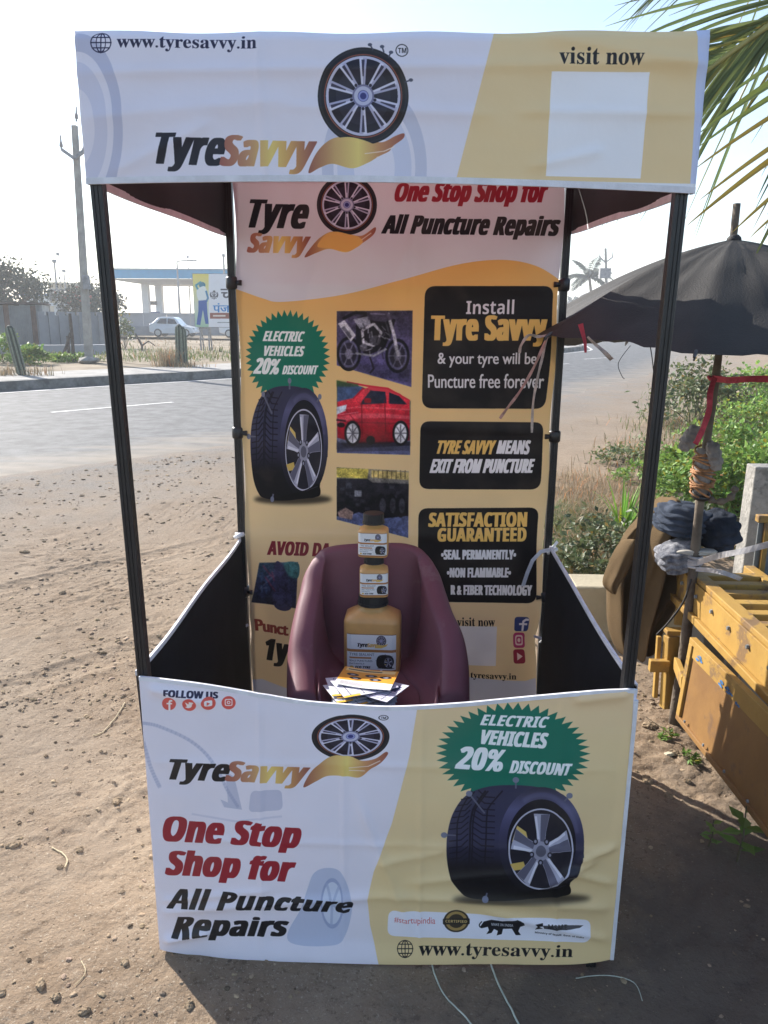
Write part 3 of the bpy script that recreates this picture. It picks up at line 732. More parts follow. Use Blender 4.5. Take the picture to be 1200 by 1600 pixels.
fb.rrect(rect(804, 963, 827, 985), 5, (60, 70, 120)); fb.line([(818, 984), (818, 970), (822, 967), (826, 967)], 3.4, (220, 214, 220)); fb.line([(812, 974), (824, 974)], 3, (220, 214, 220))
fb.rrect(rect(803, 987, 823, 1011), 6, (176, 66, 110)); fb.rrect(rect(806.5, 991, 819.5, 1007), 4, (226, 200, 196)); fb.rrect(rect(808.5, 993.5, 817.5, 1004.5), 3, (176, 66, 110)); fb.ell((813, 999), 2.6, 3.2, (226, 200, 196))
fb.rrect(rect(802, 1013, 821, 1035), 5, (150, 50, 70)); fb.poly([(808, 1018), (817, 1024), (808, 1030)], (226, 200, 196))
fb.text('tyresavvy.in', [(735, 1048), (806, 1050), (806, 1062), (735, 1060)], INK, 'serif')
# ------------------------------------------------------------------ the ground, road and pavement
def gz(x, y):
    """bare ground height: a slight fall to the right of the stall, trodden lumps, wheel ruts"""
    x = np.asarray(x, float); y = np.asarray(y, float)
    base = -0.012 - 0.014 * np.clip(x, -2, 2.5) * (1 - sstep(2, 5, y))
    return base
def seg_dist(px, py, poly):
    best = np.full(np.shape(px), 1e9)
    for (ax, ay), (bx, by) in zip(poly[:-1], poly[1:]):
        dx, dy = bx - ax, by - ay
        t = np.clip(((px - ax) * dx + (py - ay) * dy) / (dx * dx + dy * dy), 0, 1)
        best = np.minimum(best, np.hypot(px - ax - t * dx, py - ay - t * dy))
    return best
NEAR = [(-70, -75), (-13.8, -6), (-4.0, 5.9), (-2.44, 7.8), (3.1, 14.5), (10.9, 30.0), (16, 46), (20, 66), (22, 110), (22, 400)]
FAR = [(-80, -68), (-22, -2), (-8.95, 15.2), (-4.95, 19.9), (2.0, 29.6), (8.3, 39.6), (10.3, 46), (12.6, 66), (14, 110), (14, 400)]
def resample(poly, n=260):
    P = np.array(poly, float); d = np.r_[0, np.cumsum(np.hypot(*np.diff(P, axis=0).T))]
    # smooth by sampling a catmull curve
    C = catmull(P, 40, closed=False); d = np.r_[0, np.cumsum(np.hypot(*np.diff(C, axis=0).T))]
    s = np.linspace(0, d[-1], n); return np.stack([np.interp(s, d, C[:, 0]), np.interp(s, d, C[:, 1])], 1)
NP_, FP_ = resample(NEAR, 400), resample(FAR, 400)
def lump(x, y):
    near = 1 - sstep(2.6, 6, np.hypot(x, y - 1))
    h = 0.030 * fbm(x * 1.3, y * 1.3, 11, 3) + 0.012 * fbm(x * 5, y * 5, 5, 3)
    u_, v_ = x * .63 + y * .77, -x * .77 + y * .63          # trodden and driven lines run with the road
    h = h + 0.003 * fbm(u_ * .7, v_ * 7, 15, 3) + .001 * near * fbm(u_ * 5, v_ * 22, 17, 2)
    a = fbm(x * 13 + 3 * fbm(x * 4, y * 4, 9, 2), y * 17, 21, 4) - .10 * (1 - sstep(-.15, .25, fbm(x * 1.7, y * 1.7, 29, 3)))
    h = h + 0.015 * near * np.maximum(a - 0.02, 0) - 0.010 * near * np.maximum(-a - .1, 0)
    h = h + 0.008 * near * fbm(x * 44, y * 44, 31, 3) + .026 * near * np.maximum(fbm(x * 27, y * 27, 37, 2) - .16, 0)
    pm_ = .35 + .65 * sstep(-.10, .16, fbm(x * 1.15 + 4, y * 1.15, 83, 3))       # some of it trodden smooth, some still loose
    h = h * pm_
    # thin broken crust: little ledges a few millimetres high
    c1 = fbm(u_ * 4.5, v_ * 9, 51, 4); c2 = fbm(u_ * 11 + 7, v_ * 19, 55, 3)
    h = h + near * pm_ * (.0042 * sstep(.03, .05, c1) + .0040 * sstep(.15, .17, c1) + .0045 * sstep(.07, .09, c2) - .008 * sstep(.19, .22, -c2))
    for v0, wd, dp in ((3.55, .085, .011), (2.05, .085, .009), (4.6, .10, .010)):        # wheel tracks, with the tread still in them
        q_ = (v_ - v0 - .12 * np.sin(u_ * .5 + v0)) / wd; h = h - dp * near * np.exp(-q_ ** 4) * (1 - .35 * (np.sin(u_ * 62 + 5 * np.abs(q_)) > .2)) + dp * .45 * near * np.exp(-((np.abs(q_) - 1.25) / .25) ** 2)
    # softened band behind the right side of the stall is looser, lumpier soil
    loose = np.exp(-((x - 1.15) / .35) ** 2 - ((y - 1.0) / .55) ** 2)
    h = h + loose * (0.05 * np.maximum(fbm(x * 9, y * 9, 41, 3), 0) + .02 * fbm(x * 26, y * 26, 43, 3))
    return h
def gheight(x, y):
    x = np.asarray(x, float); y = np.asarray(y, float)
    d = seg_dist(x, y, [(-16, -8.7), (-4, 5.9), (3.1, 14.5), (10.9, 30.0)])
    k = sstep(0.0, 1.2, d)
    under = np.exp(-(np.clip(np.abs(x) - .62, 0, 9) / .05) ** 2) * np.exp(-(np.clip(np.abs(y - .6) - .62, 0, 9) / .05) ** 2)
    return gz(x, y) + lump(x, y) * (.6 + .4 * k) * (1 - .75 * under)
def axis_lines(a, b, st, far, n):
    core = np.arange(a, b + 1e-6, st)
    g = np.geomspace(st, far, n)
    return np.r_[a - np.cumsum(g)[::-1], core, b + np.cumsum(g)]
xs = axis_lines(-2.3, 1.9, .0088, 60, 74); ys = axis_lines(-.62, 3.5, .0088, 60, 74)
xs = xs[np.abs(xs) < 640]; ys = ys[(ys < 700) & (ys > -200)]
X, Y = np.meshgrid(xs, ys)
# sink the sheet under road and pavement
side_n = np.zeros(X.shape)
Z = gheight(X, Y)
def inside_road(x, y):
    """signed distance-like test: True between the near edge and 60 m beyond the far edge"""
    u = np.interp(y, NP_[:, 1], NP_[:, 0])
    return x < u
Z = np.where(np.hypot(X, Y) > 60, -0.05, Z)
ly = np.interp(Y, NP_[:, 1], NP_[:, 0]) - X      # >0: road side
Z = Z - 0.10 * sstep(.15, 1.2, ly)
mb = MB(); nx, ny = len(xs), len(ys)
idx = np.arange(nx * ny).reshape(ny, nx)
F = np.stack([idx[:-1, :-1], idx[:-1, 1:], idx[1:, 1:], idx[1:, :-1]], -1).reshape(-1, 4)
me = bpy.data.meshes.new('ground')
V = np.stack([X, Y, Z], -1).reshape(-1, 3)
me.vertices.add(len(V)); me.vertices.foreach_set('co', V.astype(np.float32).ravel())
me.loops.add(F.size); me.loops.foreach_set('vertex_index', F.astype(np.int32).ravel())
me.polygons.add(len(F)); me.polygons.foreach_set('loop_start', np.arange(0, F.size, 4, dtype=np.int32)); me.polygons.foreach_set('loop_total', np.full(len(F), 4, np.int32))
me.polygons.foreach_set('use_smooth', np.ones(len(F), bool)); me.update(); me.validate()
ground = bpy.data.objects.new('ground', me); COL.objects.link(ground); ORG['ground'] = np.zeros(3)
kind(ground, 'structure', 'bare lumpy brown dirt beside the road')
def ground_mat():
    m = bpy.data.materials.new('dirt'); m.use_nodes = True; t = m.node_tree; N = t.nodes; L = t.links; p = N['Principled BSDF']
    p.inputs['Roughness'].default_value = .93; p.inputs['Specular IOR Level'].default_value = .15
    tc = N.new('ShaderNodeTexCoord')
    def noise(sc, det=6, ro=.6):
        n = N.new('ShaderNodeTexNoise'); n.inputs['Scale'].default_value = sc; n.inputs['Detail'].default_value = det; n.inputs['Roughness'].default_value = ro
        L.new(tc.outputs['Object'], n.inputs['Vector']); return n.outputs['Fac']
    def ramp(f, a, b, ca, cb):
        r = N.new('ShaderNodeValToRGB'); r.color_ramp.elements[0].position = a; r.color_ramp.elements[1].position = b
        r.color_ramp.elements[0].color = ca; r.color_ramp.elements[1].color = cb; L.new(f, r.inputs['Fac']); return r.outputs['Color']
    def mix(f, a, b, mode='MIX'):
        x = N.new('ShaderNodeMix'); x.data_type = 'RGBA'; x.blend_type = mode
        if hasattr(f, 'links'): L.new(f, x.inputs[0])
        else: x.inputs[0].default_value = f
        for k, q in ((6, a), (7, b)):
            if hasattr(q, 'links'): L.new(q, x.inputs[k])
            else: x.inputs[k].default_value = q
        return x.outputs[2]
    c = ramp(noise(1.1), .35, .66, (.215, .152, .100, 1), (.305, .226, .155, 1))
    c = mix(ramp(noise(9, 8, .7), .42, .7, (0, 0, 0, 1), (.55, .55, .55, 1)), c, (.355, .275, .198, 1))
    c = mix(ramp(noise(46, 5, .75), .56, .64, (0, 0, 0, 1), (.8, .8, .8, 1)), c, (.135, .092, .06, 1))
    c = mix(ramp(noise(130, 3, .75), .60, .66, (0, 0, 0, 1), (.75, .75, .75, 1)), c, (.48, .41, .32, 1))
    c = mix(ramp(noise(.45, 4), .50, .66, (0, 0, 0, 1), (.45, .45, .45, 1)), c, (.265, .225, .18, 1))
    ga = N.new('ShaderNodeAttribute'); ga.attribute_name = 'tint'       # chippings from the broken road edge grey the dirt beside it
    gm = N.new('ShaderNodeMath'); gm.operation = 'MULTIPLY'; L.new(ga.outputs['Fac'], gm.inputs[0]); L.new(ramp(noise(2.2, 8, .7), .3, .62, (.25, .25, .25, 1), (1, 1, 1, 1)), gm.inputs[1])
    c = mix(gm.outputs[0], c, ramp(noise(60, 6, .75), .40, .62, (.12, .112, .105, 1), (.27, .25, .23, 1)))
    # damper, darker soil right of the stall; deep shade there is painted in too
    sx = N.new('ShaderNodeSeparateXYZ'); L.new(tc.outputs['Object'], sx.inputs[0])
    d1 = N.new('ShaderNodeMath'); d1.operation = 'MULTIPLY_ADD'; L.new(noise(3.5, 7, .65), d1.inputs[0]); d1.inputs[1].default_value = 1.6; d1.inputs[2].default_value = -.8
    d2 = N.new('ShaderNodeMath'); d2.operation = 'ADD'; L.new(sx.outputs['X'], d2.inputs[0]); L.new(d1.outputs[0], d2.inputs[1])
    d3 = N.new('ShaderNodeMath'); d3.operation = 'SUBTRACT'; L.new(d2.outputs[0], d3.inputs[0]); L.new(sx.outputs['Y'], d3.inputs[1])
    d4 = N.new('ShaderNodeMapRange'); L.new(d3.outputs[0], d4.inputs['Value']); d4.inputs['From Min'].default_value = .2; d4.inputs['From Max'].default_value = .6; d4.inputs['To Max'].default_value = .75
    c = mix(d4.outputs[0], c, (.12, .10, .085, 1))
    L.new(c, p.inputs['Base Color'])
    b1 = N.new('ShaderNodeBump'); b1.inputs['Strength'].default_value = .8; b1.inputs['Distance'].default_value = .012; L.new(noise(75, 8, .72), b1.inputs['Height'])
    b2 = N.new('ShaderNodeBump'); b2.inputs['Strength'].default_value = .35; b2.inputs['Distance'].default_value = .02; L.new(noise(22, 6, .65), b2.inputs['Height'])
    L.new(b2.outputs['Normal'], b1.inputs['Normal']); L.new(b1.outputs['Normal'], p.inputs['Normal'])
    return m
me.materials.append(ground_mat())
gd = seg_dist(X.ravel(), Y.ravel(), [(-16, -8.7), (-4, 5.9), (3.1, 14.5), (10.9, 30.0), (16, 46)]); gq = np.clip(1 - gd / 4.2, 0, 1) ** 1.3
at = me.attributes.new('tint', 'FLOAT_COLOR', 'POINT'); at.data.foreach_set('color', np.stack([gq, gq, gq, np.ones_like(gq)], 1).astype(np.float32).ravel())

def ribbon(A, B, z, name, m, z2=None, rows=2, wob=0):
    A = np.array(A); B = np.array(B); mb = MB(); n = len(A); vs = []
    for k in range(rows):
        t = k / (rows - 1)
        for i in range(n):
            p = A[i] * (1 - t) + B[i] * t; vs.append((p[0], p[1], z if z2 is None else z * (1 - t) + z2 * t))
    fs = [(k * n + i, k * n + i + 1, (k + 1) * n + i + 1, (k + 1) * n + i) for k in range(rows - 1) for i in range(n - 1)]
    mb.add(vs, fs); return mb
M_ROAD = mat('asphalt', (.150, .149, .150), .82, .22, 3.5, bump=.7, bscale=70, spec=.35, col2=(.078, .077, .078), detail=12)
nj = NP_.copy(); tt = np.arange(len(nj)); 
nd = np.gradient(nj, axis=0); nd /= np.hypot(nd[:, 0], nd[:, 1])[:, None] + 1e-9
fine = np.linspace(0, len(nj) - 1, 3600); nf = np.stack([np.interp(fine, tt, nj[:, k]) for k in (0, 1)], 1); ndf = np.stack([np.interp(fine, tt, nd[:, k]) for k in (0, 1)], 1)
nrm = np.stack([ndf[:, 1], -ndf[:, 0]], 1)
arc = np.r_[0, np.cumsum(np.hypot(*np.diff(nf, axis=0).T))]
jit = .22 * fbm(arc * .8, arc * 0, 3, 4) + .35 * fbm(arc * .12, arc * 0, 8, 2)
nf = nf + nrm * jit[:, None] * 1.4
ff = np.stack([np.interp(np.linspace(0, 399, 3600), np.arange(400), FP_[:, k]) for k in (0, 1)], 1)
# match far points by nearest projection so that rungs are square to the road
rows_t = np.linspace(0, 1, 22) ** 1.8; rmb = MB(); n = len(nf)
for t_ in rows_t:
    P_ = nf * (1 - t_) + ff * t_; dd = np.hypot(*(P_ - nf).T)
    rmb.add([(p[0], p[1], -.006 - .034 * float(1 - sstep(0, .7, d_))) for p, d_ in zip(P_, dd)], [], 0)
    rmb.tint += [(q_, q_, q_, 1) for q_ in np.clip(1 - dd / 2.6, 0, 1)]
rmb.f = [(k * n + i, k * n + i + 1, (k + 1) * n + i + 1, (k + 1) * n + i) for k in range(len(rows_t) - 1) for i in range(n - 1)]; rmb.m = [0] * len(rmb.f)
def dusty_road(m):
    # dust blown in from the dirt verge lies thickest at the near edge
    t = m.node_tree; N = t.nodes; L = t.links; p = N['Principled BSDF']; old = p.inputs['Base Color'].links[0].from_socket
    a = N.new('ShaderNodeAttribute'); a.attribute_name = 'tint'; tc = N.new('ShaderNodeTexCoord')
    mp = N.new('ShaderNodeMapping'); mp.inputs['Rotation'].default_value = (0, 0, math.radians(-51)); mp.inputs['Scale'].default_value = (.35, 2.2, 1); L.new(tc.outputs['Object'], mp.inputs['Vector'])
    nz = N.new('ShaderNodeTexNoise'); nz.inputs['Scale'].default_value = 1.6; nz.inputs['Detail'].default_value = 8; L.new(mp.outputs[0], nz.inputs['Vector'])
    sm = N.new('ShaderNodeMath'); sm.operation = 'MULTIPLY_ADD'; L.new(nz.outputs['Fac'], sm.inputs[0]); sm.inputs[1].default_value = 1.1; sm.inputs[2].default_value = -.62
    ad = N.new('ShaderNodeMath'); ad.operation = 'ADD'; L.new(sm.outputs[0], ad.inputs[0]); L.new(a.outputs['Fac'], ad.inputs[1])
    rp = N.new('ShaderNodeMapRange'); rp.inputs['From Min'].default_value = .30; rp.inputs['From Max'].default_value = 1.15; L.new(ad.outputs[0], rp.inputs['Value'])
    mx = N.new('ShaderNodeMix'); mx.data_type = 'RGBA'; mx.inputs[7].default_value = (.30, .245, .185, 1); L.new(rp.outputs[0], mx.inputs[0]); L.new(old, mx.inputs[6]); L.new(mx.outputs[2], p.inputs['Base Color'])
dusty_road(M_ROAD)
road = rmb.build('road', M_ROAD, fix=False); kind(road, 'structure', 'grey asphalt road with dust along its near edge')
def off(P, d):
    t = np.gradient(P, axis=0); t /= np.hypot(t[:, 0], t[:, 1])[:, None] + 1e-9
    return P + np.stack([-t[:, 1], t[:, 0]], 1) * d
M_LINE = mat('road_paint', (.62, .61, .58), .7, .3, 3, bump=.2, bscale=80)
l = ribbon(off(FP_, -.55), off(FP_, -.42), -.001, 'l', M_LINE).build('road_marking', M_LINE, parent=road, fix=False)
# one centre dash in view and the next ones along the road
CEN = off(FP_, -4.6); ca = np.r_[0, np.cumsum(np.hypot(*np.diff(CEN, axis=0).T))]
def at_arc(s, d): 
    P = off(FP_, d); return np.stack([np.interp(s, ca, P[:, 0]), np.interp(s, ca, P[:, 1])], 1)
p0, p1 = on_g(80, 645, -.01), on_g(270, 629, -.01)
d0 = Vector((p1[0] - p0[0], p1[1] - p0[1], 0)); per = Vector((-d0.y, d0.x, 0)).normalized() * .055
i0 = None
mbd = MB(); mbd.add([Vector((p0[0], p0[1], -.001)) - per, Vector((p1[0], p1[1], -.001)) - per, Vector((p1[0], p1[1], -.001)) + per, Vector((p0[0], p0[1], -.001)) + per], [(0, 1, 2, 3)])
mbd.build('road_marking', M_LINE, parent=road, fix=False)
for k in (1, 2, 3, 4, -1):
    s = d0.normalized() * (6.2 * k) if k > 0 else d0.normalized() * (-6.2)
    bend = Vector((-.10, .06, 0)) * (k * k if k > 0 else 0) * 1.6
    q = [Vector((p[0], p[1], -.001)) + s + bend for p in (p0, p1)]
    mbd = MB(); mbd.add([q[0] - per, q[1] - per, q[1] + per, q[0] + per], [(0, 1, 2, 3)]); mbd.build('road_marking', M_LINE, parent=road, fix=False)
# sand and dust drifted over the near edge of the asphalt
M_DUST = mat('dust', (.30, .235, .17), .95, .3, 5, bump=.5, bscale=120, spec=.1)
# far pavement: kerb face, slab top, verge
M_KERB = mat('kerb_concrete', (.20, .195, .185), .9, .35, 4, bump=.5, bscale=40, spec=.2)
M_PAVE = mat('pavement_concrete', (.34, .32, .295), .9, .2, 2, bump=.3, bscale=30, spec=.2)
k0, k1, k2 = FP_, off(FP_, .22), off(FP_, 2.6)
mbk = MB(); n = len(FP_)
def strip(P, Q, zp, zq):
    return [(p[0], p[1], zp) for p in P] + [(q[0], q[1], zq) for q in Q], [(i, i + 1, n + i + 1, n + i) for i in range(n - 1)]
for P, Q, zp, zq in ((k0, k0, -.12, .20), (k0, k1, .20, .205), (k1, k1, .205, .198)):
    v, f = strip(P, Q, zp, zq); mbk.add(v, f)
kerb = mbk.build('kerb', M_KERB, fix=False); kind(kerb, 'structure', 'weathered concrete kerb on the far side of the road')
v, f = strip(k1, k2, .198, .19); mbp = MB().add(v, f); pv = mbp.build('pavement', M_PAVE, fix=False); kind(pv, 'structure', 'pale footpath beyond the far kerb')
M_VERGE = mat('verge_soil', (.29, .235, .17), .95, .3, .6, bump=.4, bscale=20, spec=.1)
v, f = strip(k2, off(FP_, 220), .19, .19); vg = MB().add(v, f).build('verge_ground', M_VERGE, fix=False); kind(vg, 'structure', 'dusty open ground beyond the footpath')

# pebbles: nobody could count the small ones; the big clods lie singly
def stone_shape(r, rng, flat=.6):
    t = (1 + 5 ** .5) / 2
    vs = [(-1, t, 0), (1, t, 0), (-1, -t, 0), (1, -t, 0), (0, -1, t), (0, 1, t), (0, -1, -t), (0, 1, -t), (t, 0, -1), (t, 0, 1), (-t, 0, -1), (-t, 0, 1)]
    fs = [(0, 11, 5), (0, 5, 1), (0, 1, 7), (0, 7, 10), (0, 10, 11), (1, 5, 9), (5, 11, 4), (11, 10, 2), (10, 7, 6), (7, 1, 8), (3, 9, 4), (3, 4, 2), (3, 2, 6), (3, 6, 8), (3, 8, 9), (4, 9, 5), (2, 4, 11), (6, 2, 10), (8, 6, 7), (9, 8, 1)]
    A = np.array(vs) / 1.9 * rng.uniform(.65, 1.2, (12, 1)); A = A * np.array([rng.uniform(.8, 1.5), rng.uniform(.7, 1.1), flat * rng.uniform(.6, 1.1)]) * r
    a = rng.uniform(0, 6.28); c, s = math.cos(a), math.sin(a)
    return A @ np.array([[c, -s, 0], [s, c, 0], [0, 0, 1]]), fs
def clod_shape(r, rng):
    vs, fs, nu, nv = [], [], 14, 9; sd = int(rng.integers(0, 9000)); ax = np.array([rng.uniform(.9, 1.5), rng.uniform(.7, 1.0), rng.uniform(.45, .7)]); ro = rng.uniform(0, 6.28)
    for j in range(nv + 1):
        ph = -math.pi / 2 + math.pi * j / nv
        for i in range(nu):
            th = 2 * math.pi * i / nu; d = np.array([math.cos(ph) * math.cos(th), math.cos(ph) * math.sin(th), math.sin(ph)])
            k = 1 + .75 * float(fbm(d[0] * 1.4 + d[2] * .8 + 5, d[1] * 1.4 + d[2] * .6 + 5, sd, 2)) + .5 * float(fbm(d[0] * 4 + d[2] * 2, d[1] * 4 - d[2], sd + 3, 2))
            v = d * ax * k * r; vs.append((v[0] * math.cos(ro) - v[1] * math.sin(ro), v[0] * math.sin(ro) + v[1] * math.cos(ro), v[2]))
    for j in range(nv):
        for i in range(nu): fs.append((j * nu + i, j * nu + (i + 1) % nu, (j + 1) * nu + (i + 1) % nu, (j + 1) * nu + i))
    return np.array(vs), fs
M_PEB = mat('pebble', (.31, .235, .165), .92, .3, 30, bump=.4, bscale=120, spec=.15, tint=True)
mbs = MB()
def free_of_stall(x, y): return not (-.63 < x < .63 and -.03 < y < 1.22)
cnt = 0
while cnt < 8500:
    px, py = RNG.uniform(-40, 1240), 690 + 930 * RNG.beta(.9, 1.1)
    q = on_g(px, py, -.012)
    if not free_of_stall(q[0], q[1]) or (q[0] > 1.2 and q[1] > 1.0 and RNG.random() < .8): continue
    if q[0] < np.interp(q[1], NP_[:, 1], NP_[:, 0]) + .1: continue
    r = .0018 + .0075 * RNG.random() ** 4
    if fbm(q[0] * 2.2, q[1] * 2.2, 77, 2) < RNG.uniform(-.30, .16): continue
    if q[1] < 1.2 and RNG.random() < .62: continue
    if q[0] > -.2 and q[1] < .7 and RNG.random() < .8: continue
    A, fs = stone_shape(r * (1 + .32 * max(q[1], 0)), RNG)
    z = float(gheight(q[0], q[1])) + r * .15
    t = RNG.uniform(.3, .6) if RNG.random() < .10 else RNG.uniform(.75, 1.3); mbs.add(A + np.array([q[0], q[1], z]), fs, 0, (t, t * RNG.uniform(.95, 1.02), t * RNG.uniform(.88, 1.04), 1)); cnt += 1
kind(mbs.build('gravel', M_PEB), 'stuff', 'small stones and crumbs of earth on the dirt')
BIG = [(545, 0)]
clods = [(152, 408, .0), ]
clod_px = [(550, 478), (150, 520), (215, 262), (60, 690), (380, 705), (285, 790), (190, 1335), (265, 1390), (90, 1335), (585, 1222), (890, 1420), (398, 1455), (0, 1375), (300, 1015 - 600)]
M_CLOD = mat('clod', (.30, .225, .15), .95, .3, 40, bump=.7, bscale=90, spec=.1)
big = [(183, 1259, .017), (50, 1274, .013), (72, 1188, .011), (20, 1329, .017), (125, 1334, .014), (94, 1362, .012), (65, 1545, .016), (88, 1563, .013), (4, 1558, .014), (195, 1507, .012),
       (133, 1586, .012), (296, 1575, .012), (190, 882, .017), (98, 933, .03), (40, 866, .03), (148, 887, .011), (42, 925, .018), (168, 914, .014), (302, 866, .012), (235, 812, .012), (60, 1004, .014),
       (100, 1035, .014), (36, 1117, .008), (8, 1110, .007), (158, 1181, .008), (80, 1132, .007), (190, 1397, .007), (275, 1320, .01), (1016, 1130, .03), (1052, 1172, .022), (1046, 1240, .02), (975, 1250, .02), (1105, 1180, .014), (1012, 1215, .024), (1075, 1215, .014)]
for (px, py, r) in big:
    q = on_g(px, py, -.01)
    if not free_of_stall(q[0], q[1]): continue
    A, fs = clod_shape(r * .85, RNG); q[2] = float(gheight(q[0], q[1])) + r * .15
    tag(MB().add(A + q, fs).build('clod', M_CLOD, org=q), 'dry lump of brown earth lying loose on the dirt', 'clod', 'loose clods scattered over the dirt')
q = on_g(1046, 1172, 0); A, fs = stone_shape(.026, RNG, .5); q[2] = float(gheight(q[0], q[1])) + .008
tag(MB().add(A + q, fs).build('stone', mat('pale_stone', (.50, .45, .33), .85, .2, 20, bump=.4, bscale=60), org=q), 'flat pale cream stone on the sunlit soil right of the stall', 'stone')
M_STRAW = mat('dry_stalk', (.50, .41, .26), .8, .2, 30)
def lay(pts_px, r, name, m, lab, cat, lift=.004, grp=None, n=6):
    P = [on_g(px, py, -.01) for px, py in pts_px]; P = catmull([(p[0], p[1]) for p in P], 6, closed=False)
    pts = [(x, y, float(gheight(x, y)) + lift) for x, y in P]
    return tag(MB().tube(pts, r, n).build(name, m, org=pts[0], smooth=True), lab, cat, grp)
lay([(196, 1106), (180, 1130), (160, 1150), (146, 1156)], .0022, 'twig', M_STRAW, 'straight dry straw stalk left of the front banner', 'stalk')
lay([(82, 1330), (98, 1340), (106, 1352), (102, 1364)], .0022, 'twig', M_STRAW, 'curled dry straw stalk beside a dark clod', 'stalk')
lay([(128, 1508), (134, 1525), (118, 1545)], .0012, 'twig', M_STRAW, 'thin dry stalk on the sunlit dirt near the lower left corner', 'stalk')
M_STR = mat('pale_string', (.52, .56, .47), .7, .2, 30)
lay([(672, 1492), (680, 1525), (698, 1562), (724, 1588), (752, 1620)], .0022, 'string', M_STR, 'pale green string trailing from under the banner, left of two', 'string', .003)
lay([(765, 1500), (780, 1540), (800, 1578), (822, 1620)], .0026, 'string', M_STR, 'pale green string trailing from under the banner, right of two', 'string', .003)
lay([(900, 1526), (945, 1521), (990, 1530), (1004, 1560)], .0012, 'string', M_STR, 'thin curved string on the shaded ground at lower right', 'string', .003)

# ------------------------------------------------------------------ the stall
H = .6
M_POLE = mat('black_steel', (.016, .016, .018), .38, .3, 14, bump=.06, bscale=120, spec=.5)
M_BLACK = mat('black_cloth', (.010, .011, .015), .8, .3, 5, bump=.25, bscale=300, spec=.08)
M_HEM = mat('white_hem', (.72, .73, .78), .6, .1, 20, bump=.2, bscale=300)
M_BACK = mat('dark_lining', (.011, .010, .011), .7, .3, 5, bump=.2, bscale=250, spec=.25)
stall = thing('promotional_stall', 'canopy stall with black poles and printed yellow and white banners', 'stall', (0, .6, 0))
def pole_mb(x, y, z0, z1, s=.034, mid=()):
    m = MB(); h = s / 2; g = .002; w_ = .0045
    # square tube with two grooves down each face
    prof = []
    def side(ax, ay, bx, by, nx_, ny_):
        for t, d in ((0.06, 0), (.28, 0), (.30, 1), (.38, 1), (.40, 0), (.60, 0), (.62, 1), (.70, 1), (.72, 0), (.94, 0)):
            prof.append((ax + (bx - ax) * t - nx_ * g * d, ay + (by - ay) * t - ny_ * g * d))
    side(-h, -h, h, -h, 0, -1); side(h, -h, h, h, 1, 0); side(h, h, -h, h, 0, 1); side(-h, h, -h, -h, -1, 0)
    m.loft([[(x + u, y + v, z) for u, v in prof] for z in (z0, *mid, z1)]); return m
for x in (-H, H):
    pm_ = pole_mb(0, 0.0, -.02 - .014 * x, 2.09, .0255); sg_ = 1 if x > 0 else -1
    pm_ = MB(); pm_ = pole_mb(0, 0.0, -.012, 2.09, .0255, (.76,)); pm_.v = [(u + float(np.interp(z, (0, .76, 1.86), ((.538, .568, .588) if sg_ > 0 else (-.540, -.570, -.594)))), v, z) for u, v, z in pm_.v]
    pm_.build('pole', M_POLE, stall)
    pb = pole_mb(x * .985, 1.2, -.01, 2.09, .027).build('pole', M_POLE, stall)
    for z in (1.72, 1.18, .55):
        m = MB(); m.tube([(x * .985, 1.2, z - .022), (x * .985, 1.2, z - .016), (x * .985, 1.2, z + .016), (x * .985, 1.2, z + .022)], [.019, .023, .023, .019], 12)
        s_ = -1 if x > 0 else 1
        m.tube([(x * .985 + s_ * .016, 1.19, z), (x * .985 + s_ * .036, 1.185, z)], [.008, .010], 8)
        m.build('clamp', M_POLE, pb, smooth=True)
for a, b in (((-H, 0, 2.08), (H, 0, 2.08)), ((-H, 1.2, 2.08), (H, 1.2, 2.08)), ((-H, 0, 2.08), (-H, 1.2, 2.08)), ((H, 0, 2.08), (H, 1.2, 2.08))):
    MB().beam(Vector(a) + (Vector(b) - Vector(a)) * .016, Vector(b) - (Vector(b) - Vector(a)) * .016, .022, .022).build('top_bar', M_POLE, stall)
def creases(x, z, L):
    y = 0
    for (x0, z0), (x1, z1), amp, wd in L:
        amp = amp * 1.7
        dx, dz = x1 - x0, z1 - z0; l2 = dx * dx + dz * dz
        t = ((x - x0) * dx + (z - z0) * dz) / l2; d = np.abs((x - x0) * dz - (z - z0) * dx) / math.sqrt(l2)
        y = y + amp * np.exp(-(d / wd) ** 1.3) * sstep(-.1, .12, t) * (1 - sstep(.88, 1.1, t))
    return y
